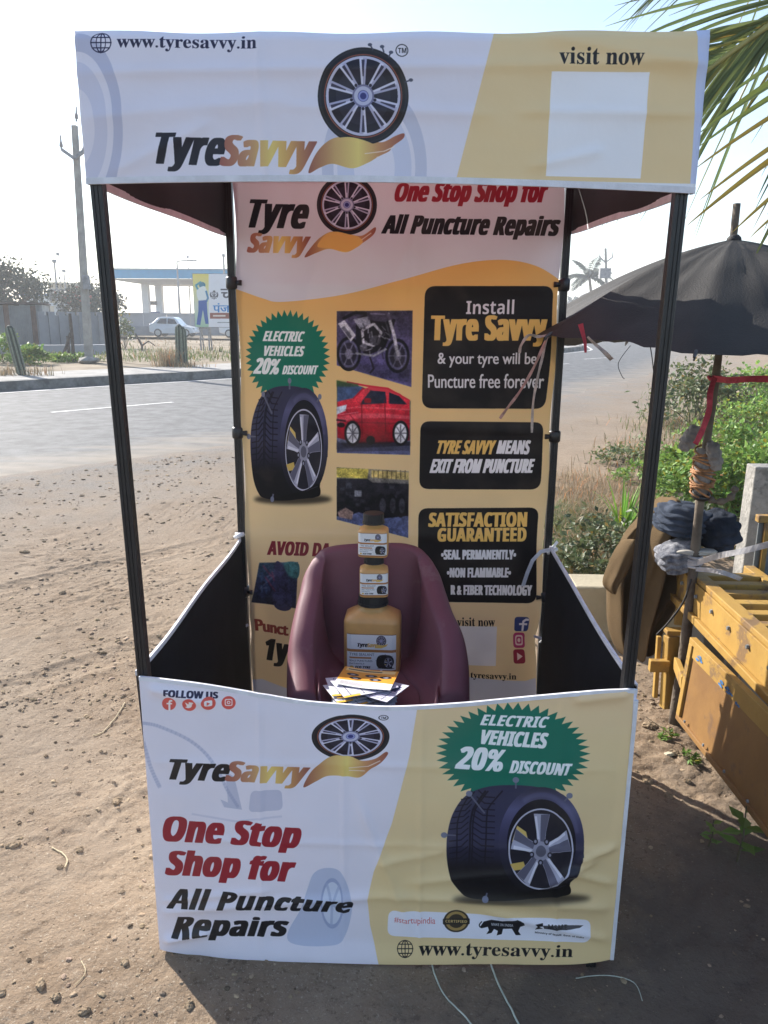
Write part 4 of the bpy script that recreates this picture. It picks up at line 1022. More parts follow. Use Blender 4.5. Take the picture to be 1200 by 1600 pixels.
def cloth(x0, x1, ztop, zbot, nx_, nz_, Yp, disp, art, wrap=.03, lean=None):
    """front cloth as a sheet with a dark lining 2.5 mm behind it; texture laid flat on (x, z)"""
    U = np.linspace(0, 1, nx_); Vv = np.linspace(0, 1, nz_)
    u, v = np.meshgrid(U, Vv); x = x0 + (x1 - x0) * u
    zt = ztop(x); zb = zbot(x); z = zb + (zt - zb) * v
    y = Yp + disp(x, z, u, v)
    P = np.stack([x, y, z], -1)
    uv = np.stack([(x - art.x0) / (art.x1 - art.x0), (z - art.z0) / (art.z1 - art.z0)], -1)
    if wrap:   # turn the ends round the poles
        for side in (0, 1):
            for k in (.35, 1.0):
                c = P[:, 0 if side == 0 else -1].copy(); e = c.copy(); e[:, 1] = Yp + wrap * k + .012 * 0; e[:, 0] = (x0 if side == 0 else x1) + (-.004 if side == 0 else .004) * min(1, k * 2)
                uu = uv[:, 0 if side == 0 else -1].copy(); uu[:, 0] += (-1 if side == 0 else 1) * .002
                if side == 0: P = np.concatenate([e[:, None], P], 1); uv = np.concatenate([uu[:, None], uv], 1)
                else: P = np.concatenate([P, e[:, None]], 1); uv = np.concatenate([uv, uu[:, None]], 1)
    m = MB(); a, b = P.shape[:2]
    idx = np.arange(a * b).reshape(a, b)
    f = np.stack([idx[:-1, :-1], idx[:-1, 1:], idx[1:, 1:], idx[1:, :-1]], -1).reshape(-1, 4).tolist()
    m.add(P.reshape(-1, 3), f, 0); B = P.copy(); B[..., 1] += .0025
    B[:, :2, 0] += .003; B[:, -2:, 0] -= .003
    m.add(B.reshape(-1, 3), [t[::-1] for t in f], 1)
    m.uv = np.concatenate([uv.reshape(-1, 2)] * 2)
    return m, P
# fascia
fz = [on_y(px, py, YF)[2] for px, py in ((142, 286), (1077, 301), (122, 45), (1096, 44))]
zb_f = lambda x: fz[0] + (fz[1] - fz[0]) * (x + .606) / 1.212 + .012 * (1 - (x / .6) ** 2)
zt_f = lambda x: fz[2] + (fz[3] - fz[2]) * (x + .606) / 1.212 - .004 * (1 - (x / .6) ** 2) + .002 * np.sin(x * 21)
FL = [((-.6, 2.06), (.6, 2.075), .0035, .012), ((-.25, 2.13), (-.24, 1.86), .003, .006), ((-.6, 1.98), (-.2, 2.01), .0035, .02), ((.26, 1.99), (.6, 1.985), .003, .01), ((.3, 2.12), (.6, 2.07), .005, .018), ((.28, 1.89), (.42, 1.92), .003, .01), ((-.2, 2.0), (.2, 1.985), .003, .012), ((-.55, 1.88), (-.35, 1.97), .003, .015)]
df = lambda x, z, u, v: -.006 * fbm(x * 3.2, z * 6, 51, 3) - .003 * fbm(x * 9, z * 16, 53, 2) - creases(x, z, FL) + .010 * sstep(.93, 1, v) ** 2
m, P = cloth(-.606, .606, zt_f, zb_f, 150, 44, YF, df, fa)
fascia = m.build('fascia_banner', [print_mat('fascia_print', fa.image('fascia_print'), transl=.0), M_BACK], stall, smooth=True, fix=False)
def hem_strip(path, w_, th=.0035, mat_=M_HEM, par=None, normal=(0, -1, 0)):
    """flat white binding folded over the edge of a cloth"""
    m = MB(); n_ = Vector(normal); rings = []
    for p, dwn in path:
        p = Vector(p); d = Vector(dwn).normalized() * w_
        rings.append([p + n_ * th, p + d + n_ * th, p + d - n_ * th, p - n_ * th])
    m.loft(rings); return m.build('hem', mat_, par, smooth=False)
yb = P[0, 2:-2]
hem_strip([((p[0], p[1] + .001, p[2] - .002), (0, 0, 1)) for p in yb[::3]] + [((yb[-1][0], yb[-1][1] + .001, yb[-1][2] - .002), (0, 0, 1))], .012, .003, par=fascia)
# side valances and roof
M_VAL = mat('valance_white', (.70, .71, .76), .6, .1, 8, bump=.2, bscale=60)
for sx in (-1, 1):
    n_ = 40; top = []; m = MB()
    ys_ = np.linspace(.022, 1.215, n_); zb_ = (fz[0] if sx < 0 else fz[1]) + .004 - .004 * np.sin(np.linspace(0, math.pi, n_)) + (.018 if sx < 0 else .045) * np.linspace(0, 1, n_)
    xo = sx * (.606 + .012 * np.sin(np.linspace(0, math.pi, n_)) * 0)
    rings = []
    for k in range(9):
        t = k / 8; x_ = xo + sx * (.006 * np.sin(ys_ * 7 + t * 3) * (1 - t))
        rings.append(np.stack([np.broadcast_to(x_, ys_.shape), ys_, zb_ * (1 - t) + 2.115 * t], -1))
    m.loft([list(map(tuple, r)) for r in rings], 0, closed=False)
    m.loft([list(map(tuple, r - np.array([sx * .0025, 0, 0]))) for r in rings], 1, closed=False)
    sv = m.build('side_valance', [M_VAL, M_BACK], stall, smooth=True, fix=False)
    hem_strip([(p + np.array([0, 0, -.002]), (0, 0, 1)) for p in rings[0]], .016, .003, par=sv, normal=(1, 0, 0))
M_ROOF = mat('red_roof_cloth', (.50, .12, .12), .7, .15, 8, bump=.2, bscale=200, transl=.44, tcol=(.68, .26, .28, 1))
n_ = 24; m = MB(); g_ = np.linspace(-1, 1, n_); rings = []
for v_ in g_:
    rings.append([(u_ * .604, .6 + v_ * .612, 2.118 + .05 * (1 - max(abs(u_), abs(v_))) - .006 * math.sin(u_ * 9) * math.cos(v_ * 7)) for u_ in g_])
m.loft(rings, closed=False); m.build('roof_cloth', M_ROOF, stall, smooth=True, fix=False)
# front skirt: top edge hangs between the poles
TE = [(217, 1058), (260, 1063), (330, 1072), (400, 1085), (470, 1098), (540, 1105), (600, 1108.5), (650, 1107), (720, 1102), (800, 1094), (880, 1086), (940, 1080), (996, 1077)]
te = np.array([on_y(a, b, YF)[[0, 2]] for a, b in TE])
BE = [(237, 1478), (262, 1487), (300, 1493), (360, 1497), (480, 1499), (620, 1503), (760, 1505), (880, 1506), (930, 1503), (966, 1497)]
be = np.array([on_y(a, b, YF)[[0, 2]] for a, b in BE])
def smooth_interp(P):
    C = catmull(P, 12, closed=False); return lambda x: np.interp(x, C[:, 0], C[:, 1])
zt_s, zb_s = smooth_interp(te), smooth_interp(be)
cr = lambda a, b: tuple(tuple(on_y(q[0], q[1], YF)[[0, 2]]) for q in (a, b))
SL = [(*cr((225, 1190), (960, 1205)), .002, .010), (*cr((235, 1310), (960, 1330)), .0022, .009), (*cr((240, 1425), (600, 1400)), .005, .013), (*cr((240, 1408), (420, 1392)), .004, .008), (*cr((600, 1400), (960, 1420)), .006, .016),
      (*cr((905, 1345), (968, 1320)), .006, .010), (*cr((880, 1360), (975, 1385)), .006, .012), (*cr((850, 1385), (930, 1345)), .005, .010), (*cr((590, 1350), (700, 1330)), .004, .014), (*cr((250, 1470), (330, 1455)), .010, .010), (*cr((640, 1380), (800, 1365)), .004, .012), (*cr((560, 1250), (640, 1450)), .004, .014),
      (*cr((404, 1080), (410, 1480)), .0020, .006), (*cr((536, 1110), (538, 1480)), .0020, .006), (*cr((660, 1110), (655, 1490)), .0018, .006), (*cr((880, 1090), (868, 1490)), .0018, .006), (*cr((900, 1095), (985, 1085)), .006, .012), (*cr((230, 1075), (330, 1100)), .006, .014), (*cr((760, 1425), (960, 1470)), .006, .012)]
def ds(x, z, u, v):
    y = -.010 * fbm(x * 2.6, z * 3.2, 61, 3) - .005 * fbm(x * 6 + z * 3, z * 11, 63, 2) - creases(x, z, SL)
    y = y + .012 * sstep(.55, 1, v) * np.sin(np.clip(u, 0, 1) * math.pi) ** 1.5 * v
    y = y - .012 * (1 - sstep(0, .10, v)) * sstep(.02, .2, u) * (1 - .7 * u)
    return y * sstep(0, .03, u) * (1 - sstep(.97, 1, u)) 
xl, xr = te[0, 0], te[-1, 0]
m, P = cloth(xl, xr, zt_s, zb_s, 200, 110, YF, ds, ART_S)
skirt = m.build('front_skirt', [print_mat('skirt_print', ART_S.image('skirt_print'), transl=.0), M_BLACK], stall, smooth=True, fix=False)
tp = P[-1, 2:-2]
hem_strip([((p[0], p[1] + .001, p[2] + .002), (0, 0, -1)) for p in tp[::4]] + [((tp[-1][0], tp[-1][1], tp[-1][2]), (0, 0, -1))], .010, .003, par=skirt)
hem_strip([((p[0] + .004, p[1] + .0, p[2]), (-1, 0, 0)) for p in P[::5, -3]], .009, .003, par=skirt)
# side skirts, black inside
for sx in (-1, 1):
    n_ = 60; t_ = np.linspace(0, 1, n_); ys_ = .02 + t_ * (1.172 if sx < 0 else 1.150)
    ztop = .772 - .008 * np.sin(t_ * math.pi) - .006 * np.sin(t_ * 9); rings = []
    if sx > 0: ztop = .765 - .012 * np.sin(t_ * math.pi) - .004 * np.sin(t_ * 7)
    for k in range(14):
        q = k / 13; x_ = sx * (.560 + .036 * q + .012 * np.sin(t_ * 8 + q * 2) * (1 - q) - .018 * (1 - q) * np.sin(t_ * math.pi))
        yy = ys_ - .012 * np.sin(q * math.pi) * (t_ > .97); rings.append(np.stack([x_, yy, ztop * q + (-.012 - .014 * sx * .6) * (1 - q)], -1))
    m = MB(); m.loft([list(map(tuple, r)) for r in rings], 0, closed=False); m.loft([list(map(tuple, r + np.array([sx * .0025, 0, 0]))) for r in rings], 1, closed=False)
    ss = m.build('side_skirt', [M_BLACK, M_VAL], stall, smooth=True, fix=False)
    hem_strip([(p + np.array([0, 0, .002]), (0, 0, -1)) for p in rings[-1]], .013, .0035, par=ss, normal=(1, 0, 0))
# ties
M_TIE = mat('white_tie', (.76, .76, .78), .6, .12, 30, bump=.3, bscale=200)
def tie(pts, w_=.014, th=.003, par=None, name='tie_strap'):
    m = MB(); P_ = [Vector(p) for p in pts]; rings = []
    for i, p in enumerate(P_):
        t = (P_[min(i + 1, len(P_) - 1)] - P_[max(i - 1, 0)]).normalized(); s_ = t.cross(Vector((0.15, -1, .1))).normalized() * w_ / 2; n = s_.cross(t).normalized() * th / 2
        rings.append([p - s_ - n, p + s_ - n, p + s_ + n, p - s_ + n])
    m.loft(rings); return m.build(name, M_TIE, par or stall)
L_ = lambda px, py, Yq: tuple(on_y(px, py, Yq))
for (px, py) in ((376, 834), (862, 858)):
    c = on_y(px, py, 1.2); m = MB()
    m.tube([c + np.array([.017 * math.cos(a), .017 * math.sin(a), .003 * math.sin(2 * a)]) for a in np.linspace(0, 6.28, 14)], .006, 6)
    m.tube([c + np.array([-.02, -.018, -.01]), c + np.array([0, -.024, 0]), c + np.array([.018, -.02, .008])], [.007, .011, .006], 7); m.build('tie_strap', M_TIE, stall, smooth=True)
tie([L_(862, 858, 1.165), L_(845, 862, 1.16), L_(832, 876, 1.15), L_(824, 895, 1.15), L_(817, 916, 1.155)], .014)
tie([L_(860, 860, 1.165), L_(868, 850, 1.16), L_(871, 846, 1.165)], .010)
for px, py in ((380, 980), (848, 998)):
    tie([L_(px + (8 if px < 600 else -14), py - 4, 1.165), L_(px, py, 1.16), L_(px - 4, py + 6, 1.17)], .010)
# backdrop
db = lambda x, z, u, v: .010 * fbm(x * 2.5, z * 2.2, 71, 3) + .004 * fbm(x * 8, z * 6, 73, 2) - creases(x, z, [((-.55, 1.72), (.55, 1.70), .003, .012), ((-.55, 1.22), (.55, 1.20), .003, .01), ((-.55, .78), (.5, .80), .004, .012), ((-.2, 2.0), (-.35, 1.6), .004, .03), ((.1, 2.0), (-.1, 1.5), .003, .03), ((-.5, .5), (.5, .42), .004, .02), ((.05, 2.0), (.06, .2), .002, .006)]) - .02 * (1 - sstep(.05, .32, v)) * np.sin(u * 9) * .6
sidew = lambda z: .57
m, P = cloth(-.572, .574, lambda x: 2.06 + 0 * x, lambda x: .06 + .0 * x, 110, 150, YB, lambda x, z, u, v: db(x, z, u, v) - .012 * np.exp(-((v - .20) / .05) ** 2) * (sstep(.93, 1, u) + 1 - sstep(0, .07, u)), fb, wrap=0)
# gathered in where the ties pull it
V_ = np.array(m.v)
V_[:, 0] += -.010 * np.sign(V_[:, 0]) * sstep(.4, .57, np.abs(V_[:, 0])) * np.exp(-((V_[:, 2] - .38) / .06) ** 2) + .004 * np.sin(V_[:, 2] * 14) * sstep(.5, .57, np.abs(V_[:, 0]))
m.v = V_.tolist()
M_BB = mat('backdrop_reverse', (.70, .68, .64), .6, .1, 8, transl=.27)
back = m.build('backdrop_banner', [print_mat('backdrop_print', fb.image('backdrop_print'), rough=.40, transl=.25, spec=.22), M_BB], stall, smooth=True, fix=False)
# ------------------------------------------------------------------ chair
M_CHAIR = mat('maroon_plastic', (.185, .064, .086), .55, .14, 5, bump=.06, bscale=150, spec=.4, col2=(.160, .054, .073), wear=(9, .60, (.28, .19, .18, 1), .30))
outer_px = [(592, 845, .905), (555, 846, .905), (523, 849, .90), (501, 855, .89), (487, 865, .87), (475, 885, .83), (467, 917, .77), (458, 952, .70), (451, 992, .62), (449, 1035, .54), (449, 1085, .43)]
outer_px_r = [(592, 845, .905), (625, 845, .905), (645, 848, .90), (661, 854, .89), (675, 865, .87), (687, 883, .83), (697, 912, .77), (708, 943, .70), (724, 978, .62), (732, 1020, .54), (733, 1085, .43)]
Lp = [on_y(*q) for q in outer_px]; Rp = [on_y(*q) for q in outer_px_r]
path = catmull([tuple(q) for q in Lp[::-1]] + [tuple(q) for q in Rp[1:]], 5, closed=False)
cen = np.array([-.035, .62])
rings = []; inner_low = []
N_ = len(path); SEAT = .463
for i, p in enumerate(path):
    t = path[min(i + 1, N_ - 1)] - path[max(i - 1, 0)]; nrm_ = np.array([t[1], -t[0]]); 
    s_ = (i / (N_ - 1)) * 2 - 1; b = 1 - abs(s_)
    nrm_ = nrm_ / (np.hypot(*nrm_) + 1e-9)
    if np.dot(nrm_, cen - p[:2]) < 0: nrm_ = -nrm_
    # near the back the inside faces forward
    n3 = np.array([nrm_[0], nrm_[1], 0]); zt = p[2]
    rimw = .040 + .040 * (1 - b) ** .6
    lobe = .070 * np.exp(-((abs(s_) - .36) / .15) ** 2)
    q = lambda inset, z: tuple(np.array([p[0], p[1], 0]) + n3 * inset + np.array([0, 0, z]))
    ft = .05 * b
    rings.append([q(.040 + ft, .01), q(.024 + ft * .6, .2), q(.006, zt - .11), q(-.003, zt - .050), q(0, zt - .032), q(.012, zt - .012), q(.026, zt), q(rimw * .74, zt), q(rimw, zt - .006), q(rimw + .005, zt - .016), q(rimw + .008 - lobe * .2, zt - .045),
                  q(rimw + .010 - lobe * .7 + .02 * b, SEAT + (zt - SEAT) * .5), q(rimw + .014 - lobe * .8 + .05 * b, SEAT + .055), q(rimw + .022 - lobe * .7 + .06 * b, SEAT + .016), q(rimw + .040 - lobe * .5 + .065 * b, SEAT + .003), q(rimw + .065 + .07 * b, SEAT)])
    inner_low.append(np.array(rings[-1][-1]))
chair = thing('tub_chair', 'maroon moulded plastic tub chair standing inside the stall', 'chair', (-.035, .65, -.01))
m = MB(); m.loft([list(r) for r in rings], closed=True, cap=(True, True))
sh = m.build('shell', M_CHAIR, chair, smooth=True)
m = MB(); half = N_ // 2; rows = []
for k in range(half + 1):
    a, b = inner_low[half - k], inner_low[half + k]
    a = a.copy(); b = b.copy(); row = []
    for j in range(13):
        t = j / 12; p = a * (1 - t) + b * t; dish = .012 * math.sin(math.pi * t) * min(1, k / 6)
        row.append((p[0], p[1], SEAT - .003 - dish - .02 * max(0, (k - half + 8) / 8) ** 2))
    rows.append(row)
f0 = rows[-1]; rows.append([(x, y - .02, z - .012) for x, y, z in f0]); rows.append([(x, y - .03, z - .05) for x, y, z in f0]); rows.append([(x, y - .01, .01) for x, y, z in f0])
m.loft(rows, closed=False); m.build('seat', M_CHAIR, chair, smooth=True)

# ------------------------------------------------------------------ bottles of sealant on the seat
lab = Art(0, 1, 0, 1, 0, 340, (228, 226, 226), local=True)
def vflip(L): return [(x, 1 - y) for x, y in L]
lab.poly(vflip(rect(0, .40, 1, .47)), (176, 118, 66)); lab.poly(vflip(rect(0, .93, 1, 1)), (176, 118, 66)); lab.poly(vflip(rect(0, 0, 1, .02)), (150, 110, 80))
def ltext(t, x0, y0, x1, y1, c, **k): lab.text(t, [(x0, 1 - y0), (x1, 1 - y0), (x1, 1 - y1), (x0, 1 - y1)], c, **k)
ltext('Tyre', .22, .24, .42, .36, INK); ltext('Savvy', .42, .24, .66, .36, (214, 168, 92))
wheel_art(lab, lambda u, v: (.70 + .10 * u, 1 - (.17 + .14 * v)))
lab.poly(vflip([(.56, .36), (.64, .27), (.74, .28), (.84, .24), (.80, .31), (.70, .36)]), (226, 186, 96))
ltext('TYRE SEALANT', .05, .50, .56, .57, (90, 88, 96), style='sans'); lab.poly(vflip(rect(.05, .60, .50, .645)), (190, 130, 80))
ltext('SEALS PUNCTURES', .05, .68, .52, .725, (70, 70, 78), style='sans'); ltext('INSTANTLY', .05, .76, .36, .80, (70, 70, 78), style='sans')
lab.ell((.10, 1 - .87), .04, .035, (220, 180, 90)); ltext('ECO TYRE', .17, .84, .48, .90, INK)
tyre_art(lab, lambda x, y: (.60 + (x - 697) / 215 * .36, 1 - (.53 + (y - 1228) / 180 * .36)))
M_LABEL = print_mat('bottle_label', lab.image('bottle_label'), rough=.35, grain=100)
M_JUG = mat('amber_plastic', (.68, .36, .115), .36, .10, 8, bump=.04, bscale=80, spec=.5)
M_CAP = mat('black_cap', (.014, .014, .015), .45, .2, 30, spec=.5)
def sq_ring(w_, d_, r, z, n=8):
    pts = []
    for cx_, cy_, a0 in ((1, 1, 0), (-1, 1, 90), (-1, -1, 180), (1, -1, 270)):
        for k in range(n):
            a = math.radians(a0 + 90 * k / (n - 1)); pts.append((cx_ * (w_ / 2 - r) + r * math.cos(a), cy_ * (d_ / 2 - r) + r * math.sin(a), z))
    return pts
def bottle(name, base, w_, d_, hb, hn, rn, capr, caph, rz, lab_box, label):
    t = thing(name, label, 'bottle', base); R = rotz(rz); b = Vector(base)
    T = lambda ring: [tuple(b + R @ Vector(q)) for q in ring]
    m = MB(); prof = [(.90, 0), (.98, .012), (1, .04), (1, .5), (1, .86), (.97, .93), (.86, .985), (.68, 1.03), (.48, 1.07)]
    rings_ = [T(sq_ring(w_ * k, d_ * k, min(w_, d_) * k * (.24 if k > .9 else .40), hb * z)) for k, z in prof]
    circ = lambda r, z: T([(r * math.cos(a), r * math.sin(a), z) for a in np.radians(np.concatenate([np.linspace(0, 90, 8) + q for q in (0, 90, 180, 270)]))])
    ztop = hb * 1.07
    rings_ += [circ(rn, ztop + .006), circ(rn, ztop + hn)]
    m.loft(rings_); body = m.build('body', M_JUG, t, smooth=True)
    m = MB(); z = ztop + hn - .012; n = 40
    cr_ = lambda r, z: T([(r * (1 + .018 * (k % 2)) * math.cos(2 * math.pi * k / n), r * (1 + .018 * (k % 2)) * math.sin(2 * math.pi * k / n), z) for k in range(n)])
    m.loft([cr_(capr * 1.04, z), cr_(capr * 1.04, z + caph * .24), cr_(capr * .97, z + caph * .26), cr_(capr * .97, z + caph * .94), cr_(capr * .90, z + caph)]); m.build('cap', M_CAP, t)
    x0, z0, x1, z1 = lab_box; m = MB(); uv = []; vs = []
    for k in range(13):
        u_ = k / 12; x_ = (x0 + (x1 - x0) * u_) * w_ ; 
        for zz, v_ in ((z0 * hb, 0), (z1 * hb, 1)):
            edge = abs(x_) - (w_ / 2 - min(w_, d_) * .24); yy = -d_ / 2 - .0012
            if edge > 0: rr = min(w_, d_) * .24; yy += rr - math.sqrt(max(rr * rr - edge * edge, 0))
            vs.append(tuple(b + R @ Vector((x_, yy, zz)))); uv.append((u_, v_))
    m.add(vs, [(2 * k, 2 * k + 2, 2 * k + 3, 2 * k + 1) for k in range(12)]); m.uv = uv
    m.build('label', M_LABEL, t, fix=False)
    return ztop + hn - .012 + caph
pj = on_y(582, 1040, .72); jx, jy = pj[0], .745
zj = SEAT - .012
hj = bottle('sealant_jug', (jx, jy, zj), .188, .13, .205, .024, .040, .049, .034, -.03, (-.43, .06, .43, .72), 'large amber plastic jug with white tyre label and black cap, bottom of the bottle tower')
h2 = bottle('sealant_bottle', (jx + .003, jy - .006, zj + hj), .094, .075, .097, .018, .022, .032, .026, .05, (-.48, .05, .48, .86), 'small amber bottle standing on the large jug under the top bottle')
h3 = bottle('sealant_bottle', (jx + .001, jy - .006, zj + hj + h2), .096, .075, .094, .018, .024, .034, .034, -.06, (-.48, .04, .48, .88), 'small amber bottle topmost of the bottle tower on the chair')

# ------------------------------------------------------------------ leaflets
def leaflet_art(top):
    A = Art(0, 1, 0, 1, 0, 220, (226, 226, 232) if not top else (232, 160, 62), local=True)
    R_ = random.Random(3 if top else 4)
    if top:
        A.poly([(0, 0), (1, 0), (1, .30), (.55, .36), (0, .26)], (236, 234, 236)); A.poly([(.05, .80), (.95, .82), (.95, .97), (.05, .97)], (238, 206, 140))
        for cx_, cy_ in ((.22, .62), (.55, .66), (.82, .62), (.30, .45), (.66, .47)):
            A.ell((cx_, cy_), .11, .07, (40, 38, 44)); A.ell((cx_, cy_), .05, .035, (160, 158, 168))
        for k in range(5): A.line([(.08, .22 - .035 * k), (.08 + R_.uniform(.3, .6), .22 - .035 * k)], .012, (90, 88, 98))
        A.line([(.1, .89), (.7, .90)], .05, (60, 50, 46))
    else:
        A.poly([(.5, 0), (1, 0), (1, 1), (.55, 1)], (206, 206, 222))
        for k in range(9): A.line([(.05, .1 + .09 * k), (.95, .1 + .09 * k)], .012, (70, 72, 96))
        for k in range(4): A.line([(.14 + .24 * k, .05), (.14 + .24 * k, .95)], .012, (70, 72, 96))
        A.poly([(.0, .0), (.3, 0), (.3, .08), (0, .08)], (238, 190, 70)); A.poly([(.6, .55), (.92, .55), (.92, .85), (.6, .85)], (60, 66, 110))
    return A.image('leaflet_top' if top else 'leaflet_inside')
M_LT = print_mat('leaflet_top', leaflet_art(True), rough=.30, grain=50, dust=.0); M_LI = print_mat('leaflet_inside', leaflet_art(False), rough=.35, grain=50, dust=.0)
M_PAPER = mat('paper_edge', (.70, .71, .80), .5, .1, 20)
pc = on_g(567, 1081, SEAT + .02)
rr = random.Random(12); z = SEAT + .000
sheets = []
for k in range(15):
    a = .34 + rr.uniform(-.30, .30); cx_, cy_ = pc[0] + rr.uniform(-.020, .016), pc[1] + rr.uniform(-.02, .012)
    if k == 14: a, cx_, cy_ = -.20, pc[0] + .012, pc[1] + .01
    if k == 12: a, cx_, cy_ = -.55, pc[0] + .035, pc[1] - .02
    w_, d_ = .175, .125; n = 9; m = MB(); vs = []; uv = []
    z += .0036 + (.002 if k > 11 else 0)
    curl = rr.uniform(.1, .35) * (1.6 if k == 14 else 1)
    for j in range(5):
        for i in range(n):
            u_, v_ = i / (n - 1), j / 4; x_, y_ = (u_ - .5) * w_, (v_ - .5) * d_
            zz = z + curl * (x_ * x_ * .9 + .35 * x_ * y_) + .001 * math.sin(7 * u_ + k)
            vs.append((cx_ + x_ * math.cos(a) - y_ * math.sin(a), cy_ + x_ * math.sin(a) + y_ * math.cos(a), zz)); uv.append((u_, v_))
    m.add(vs, [(j * n + i, j * n + i + 1, (j + 1) * n + i + 1, (j + 1) * n + i) for j in range(4) for i in range(n - 1)], 0)
    m.add([(x, y, zz - .0011) for x, y, zz in vs], [(j * n + i, (j + 1) * n + i, (j + 1) * n + i + 1, j * n + i + 1) for j in range(4) for i in range(n - 1)], 1)
    b_ = [i for i in range(n)] + [j * n + n - 1 for j in range(1, 5)] + [4 * n + i for i in range(n - 2, -1, -1)] + [j * n for j in range(3, 0, -1)]
    o_ = len(vs); m.f += [(b_[q], o_ + b_[q], o_ + b_[(q + 1) % len(b_)], b_[(q + 1) % len(b_)]) for q in range(len(b_))]; m.m += [1] * len(b_)
    m.uv = uv + uv
    ob = m.build('leaflet', [M_LT if k == 14 else M_LI, M_PAPER], org=(cx_, cy_, z), smooth=False)
    if k == 14: tag(ob, 'orange and white printed leaflet lying on top of the paper stack', 'leaflet', 'leaflets stacked on the chair seat')
    elif k == 12: tag(ob, 'grid printed leaflet sticking out to the right of the paper stack', 'leaflet', 'leaflets stacked on the chair seat')
    else: tag(ob, 'white leaflet inside the paper stack on the chair seat', 'leaflet', 'leaflets stacked on the chair seat')

# ------------------------------------------------------------------ black umbrella on its wooden pole
M_UMB = mat('faded_black_cloth', (.052, .048, .045), .72, .35, 3.5, bump=.35, bscale=180, spec=.35, transl=.07, col2=(.034, .031, .030))
M_RIB = mat('rib_steel', (.10, .10, .10), .45, .3, 20, metal=.6)
M_WOOD = mat('grey_wood', (.17, .135, .10), .85, .35, 9, bump=.5, bscale=60, col2=(.085, .066, .05))
ac = on_y(1147, 374, 1.35); tipL = on_y(857, 523, .97); R_U = math.hypot(tipL[0] - ac[0], tipL[1] - ac[1]); A0 = math.atan2(tipL[1] - ac[1], tipL[0] - ac[0])
NR = 10; umb = thing('umbrella', 'large faded black umbrella on a wooden pole behind the yellow cart', 'umbrella', (1.17, 1.26, -.03))
tipz = [tipL[2] if k == 0 else 1.497 + .012 * math.sin(k * 2.2) for k in range(NR)]
def umb_pt(t, r):
    """t in rib units, r 0..1"""
    k = int(math.floor(t)) % NR; f = t - math.floor(t)
    za, zb = tipz[k], tipz[(k + 1) % NR]; zt = za * (1 - f) + zb * f
    s_ = math.sin(math.pi * f)
    rad = R_U * r * (1 - .085 * s_ * r ** 1.2); a = A0 + 2 * math.pi * t / NR
    prof = (.30 * r + .70 * r ** 1.75)
    z = ac[2] + (zt - ac[2]) * prof - .046 * s_ ** .75 * (r ** 1.1) * (1.15 - r * .75) + .02 * s_ * r ** 6
    x_, y_ = ac[0] + rad * math.cos(a), ac[1] + rad * math.sin(a)
    z += .012 * r * (1 - .4 * r) * float(fbm(x_ * 6 + 9, y_ * 6, 91, 3)) * (.4 + s_) + .020 * s_ * r * (abs(math.sin(3.5 * math.pi * f + 2.2 * r + k * 1.7)) - .5) * (1 - r * .45) + .012 * s_ * (abs(math.sin(9 * r + 4 * f + k)) - .6) * r
    return (x_, y_, z)
m = MB(); nt_, nr_ = 12, 26; rings = []
for j in range(1, nr_ + 1):
    rings.append([umb_pt(k / nt_, j / nr_) for k in range(NR * nt_)])
m.loft(rings, cap=(True, False)); canopy = m.build('canopy', M_UMB, umb, smooth=True, fix=False)
for k in range(NR):
    pts = []
    for r in np.linspace(.03, 1.0, 12):
        p = umb_pt(k, r); pts.append((p[0], p[1], p[2] - .008))
    e = umb_pt(k, 1.02); pts.append((e[0], e[1], e[2] - .006))
    rb = MB().tube(pts, .0032, 6).build('rib', M_RIB, umb, smooth=True)
    a_ = umb_pt(k, .52); MB().tube([(a_[0], a_[1], a_[2] - .01), (ac[0] - .01, ac[1] - .005, 1.50)], .003, 6).build('strut', M_RIB, rb)
    MB().tube([umb_pt(k, .985), umb_pt(k, 1.0), umb_pt(k, 1.018)], [.005, .006, .004], 6).build('tip', M_RIB, rb)
pt_ = on_y(1151, 318, 1.36); pb_ = np.array([1.166, 1.258, -.035])
pm = []
for t in np.linspace(0, 1, 24):
    p = pb_ * (1 - t) + pt_ * t
    if t > .1: p = p + np.array([.006 * math.sin(t * 9), .005 * math.cos(t * 7), 0])
    pm.append(p)
pol = MB().tube(pm, [.022 - .010 * t + .0015 * math.sin(t * 40) for t in np.linspace(0, 1, 24)], 10).build('pole', M_WOOD, umb, smooth=True)
MB().tube([ac + np.array([0, 0, -.02]), ac + np.array([0, 0, .006]), ac + np.array([0, 0, .016])], [.030, .024, .014], 12).build('ferrule', M_UMB, umb, smooth=True)
def polepoint(py):
    k = int(np.argmin([abs(to_px(q)[1] - py) for q in pm])); return np.array(pm[k])
# things tied to it
M_RED = mat('red_cloth', (.58, .075, .11), .7, .25, 20, bump=.3, bscale=200, transl=.25)
def strap(pts, w_, name, m_, lab_, cat, grp=None, twist=0.0, th=.0016, wl=None):
    P_ = [Vector(p) for p in catmull(pts, 6, closed=False)]; rings = []; n = len(P_)
    for i, p in enumerate(P_):
        t = (P_[min(i + 1, n - 1)] - P_[max(i - 1, 0)]).normalized(); v_ = Vector(CAM) - p
        s_ = t.cross(v_).normalized(); s_ = Matrix.Rotation(twist * math.sin(i * .45), 3, t) @ s_
        k = (wl(i / (n - 1)) if wl else 1); nn = s_.cross(t).normalized() * th / 2; s_ = s_ * w_ / 2 * k
        rings.append([p - s_ - nn, p + s_ - nn, p + s_ + nn, p - s_ + nn])
    mm = MB(); mm.loft(rings); return tag(mm.build(name, m_, org=pts[0]), lab_, cat, grp)
p6 = polepoint(596)
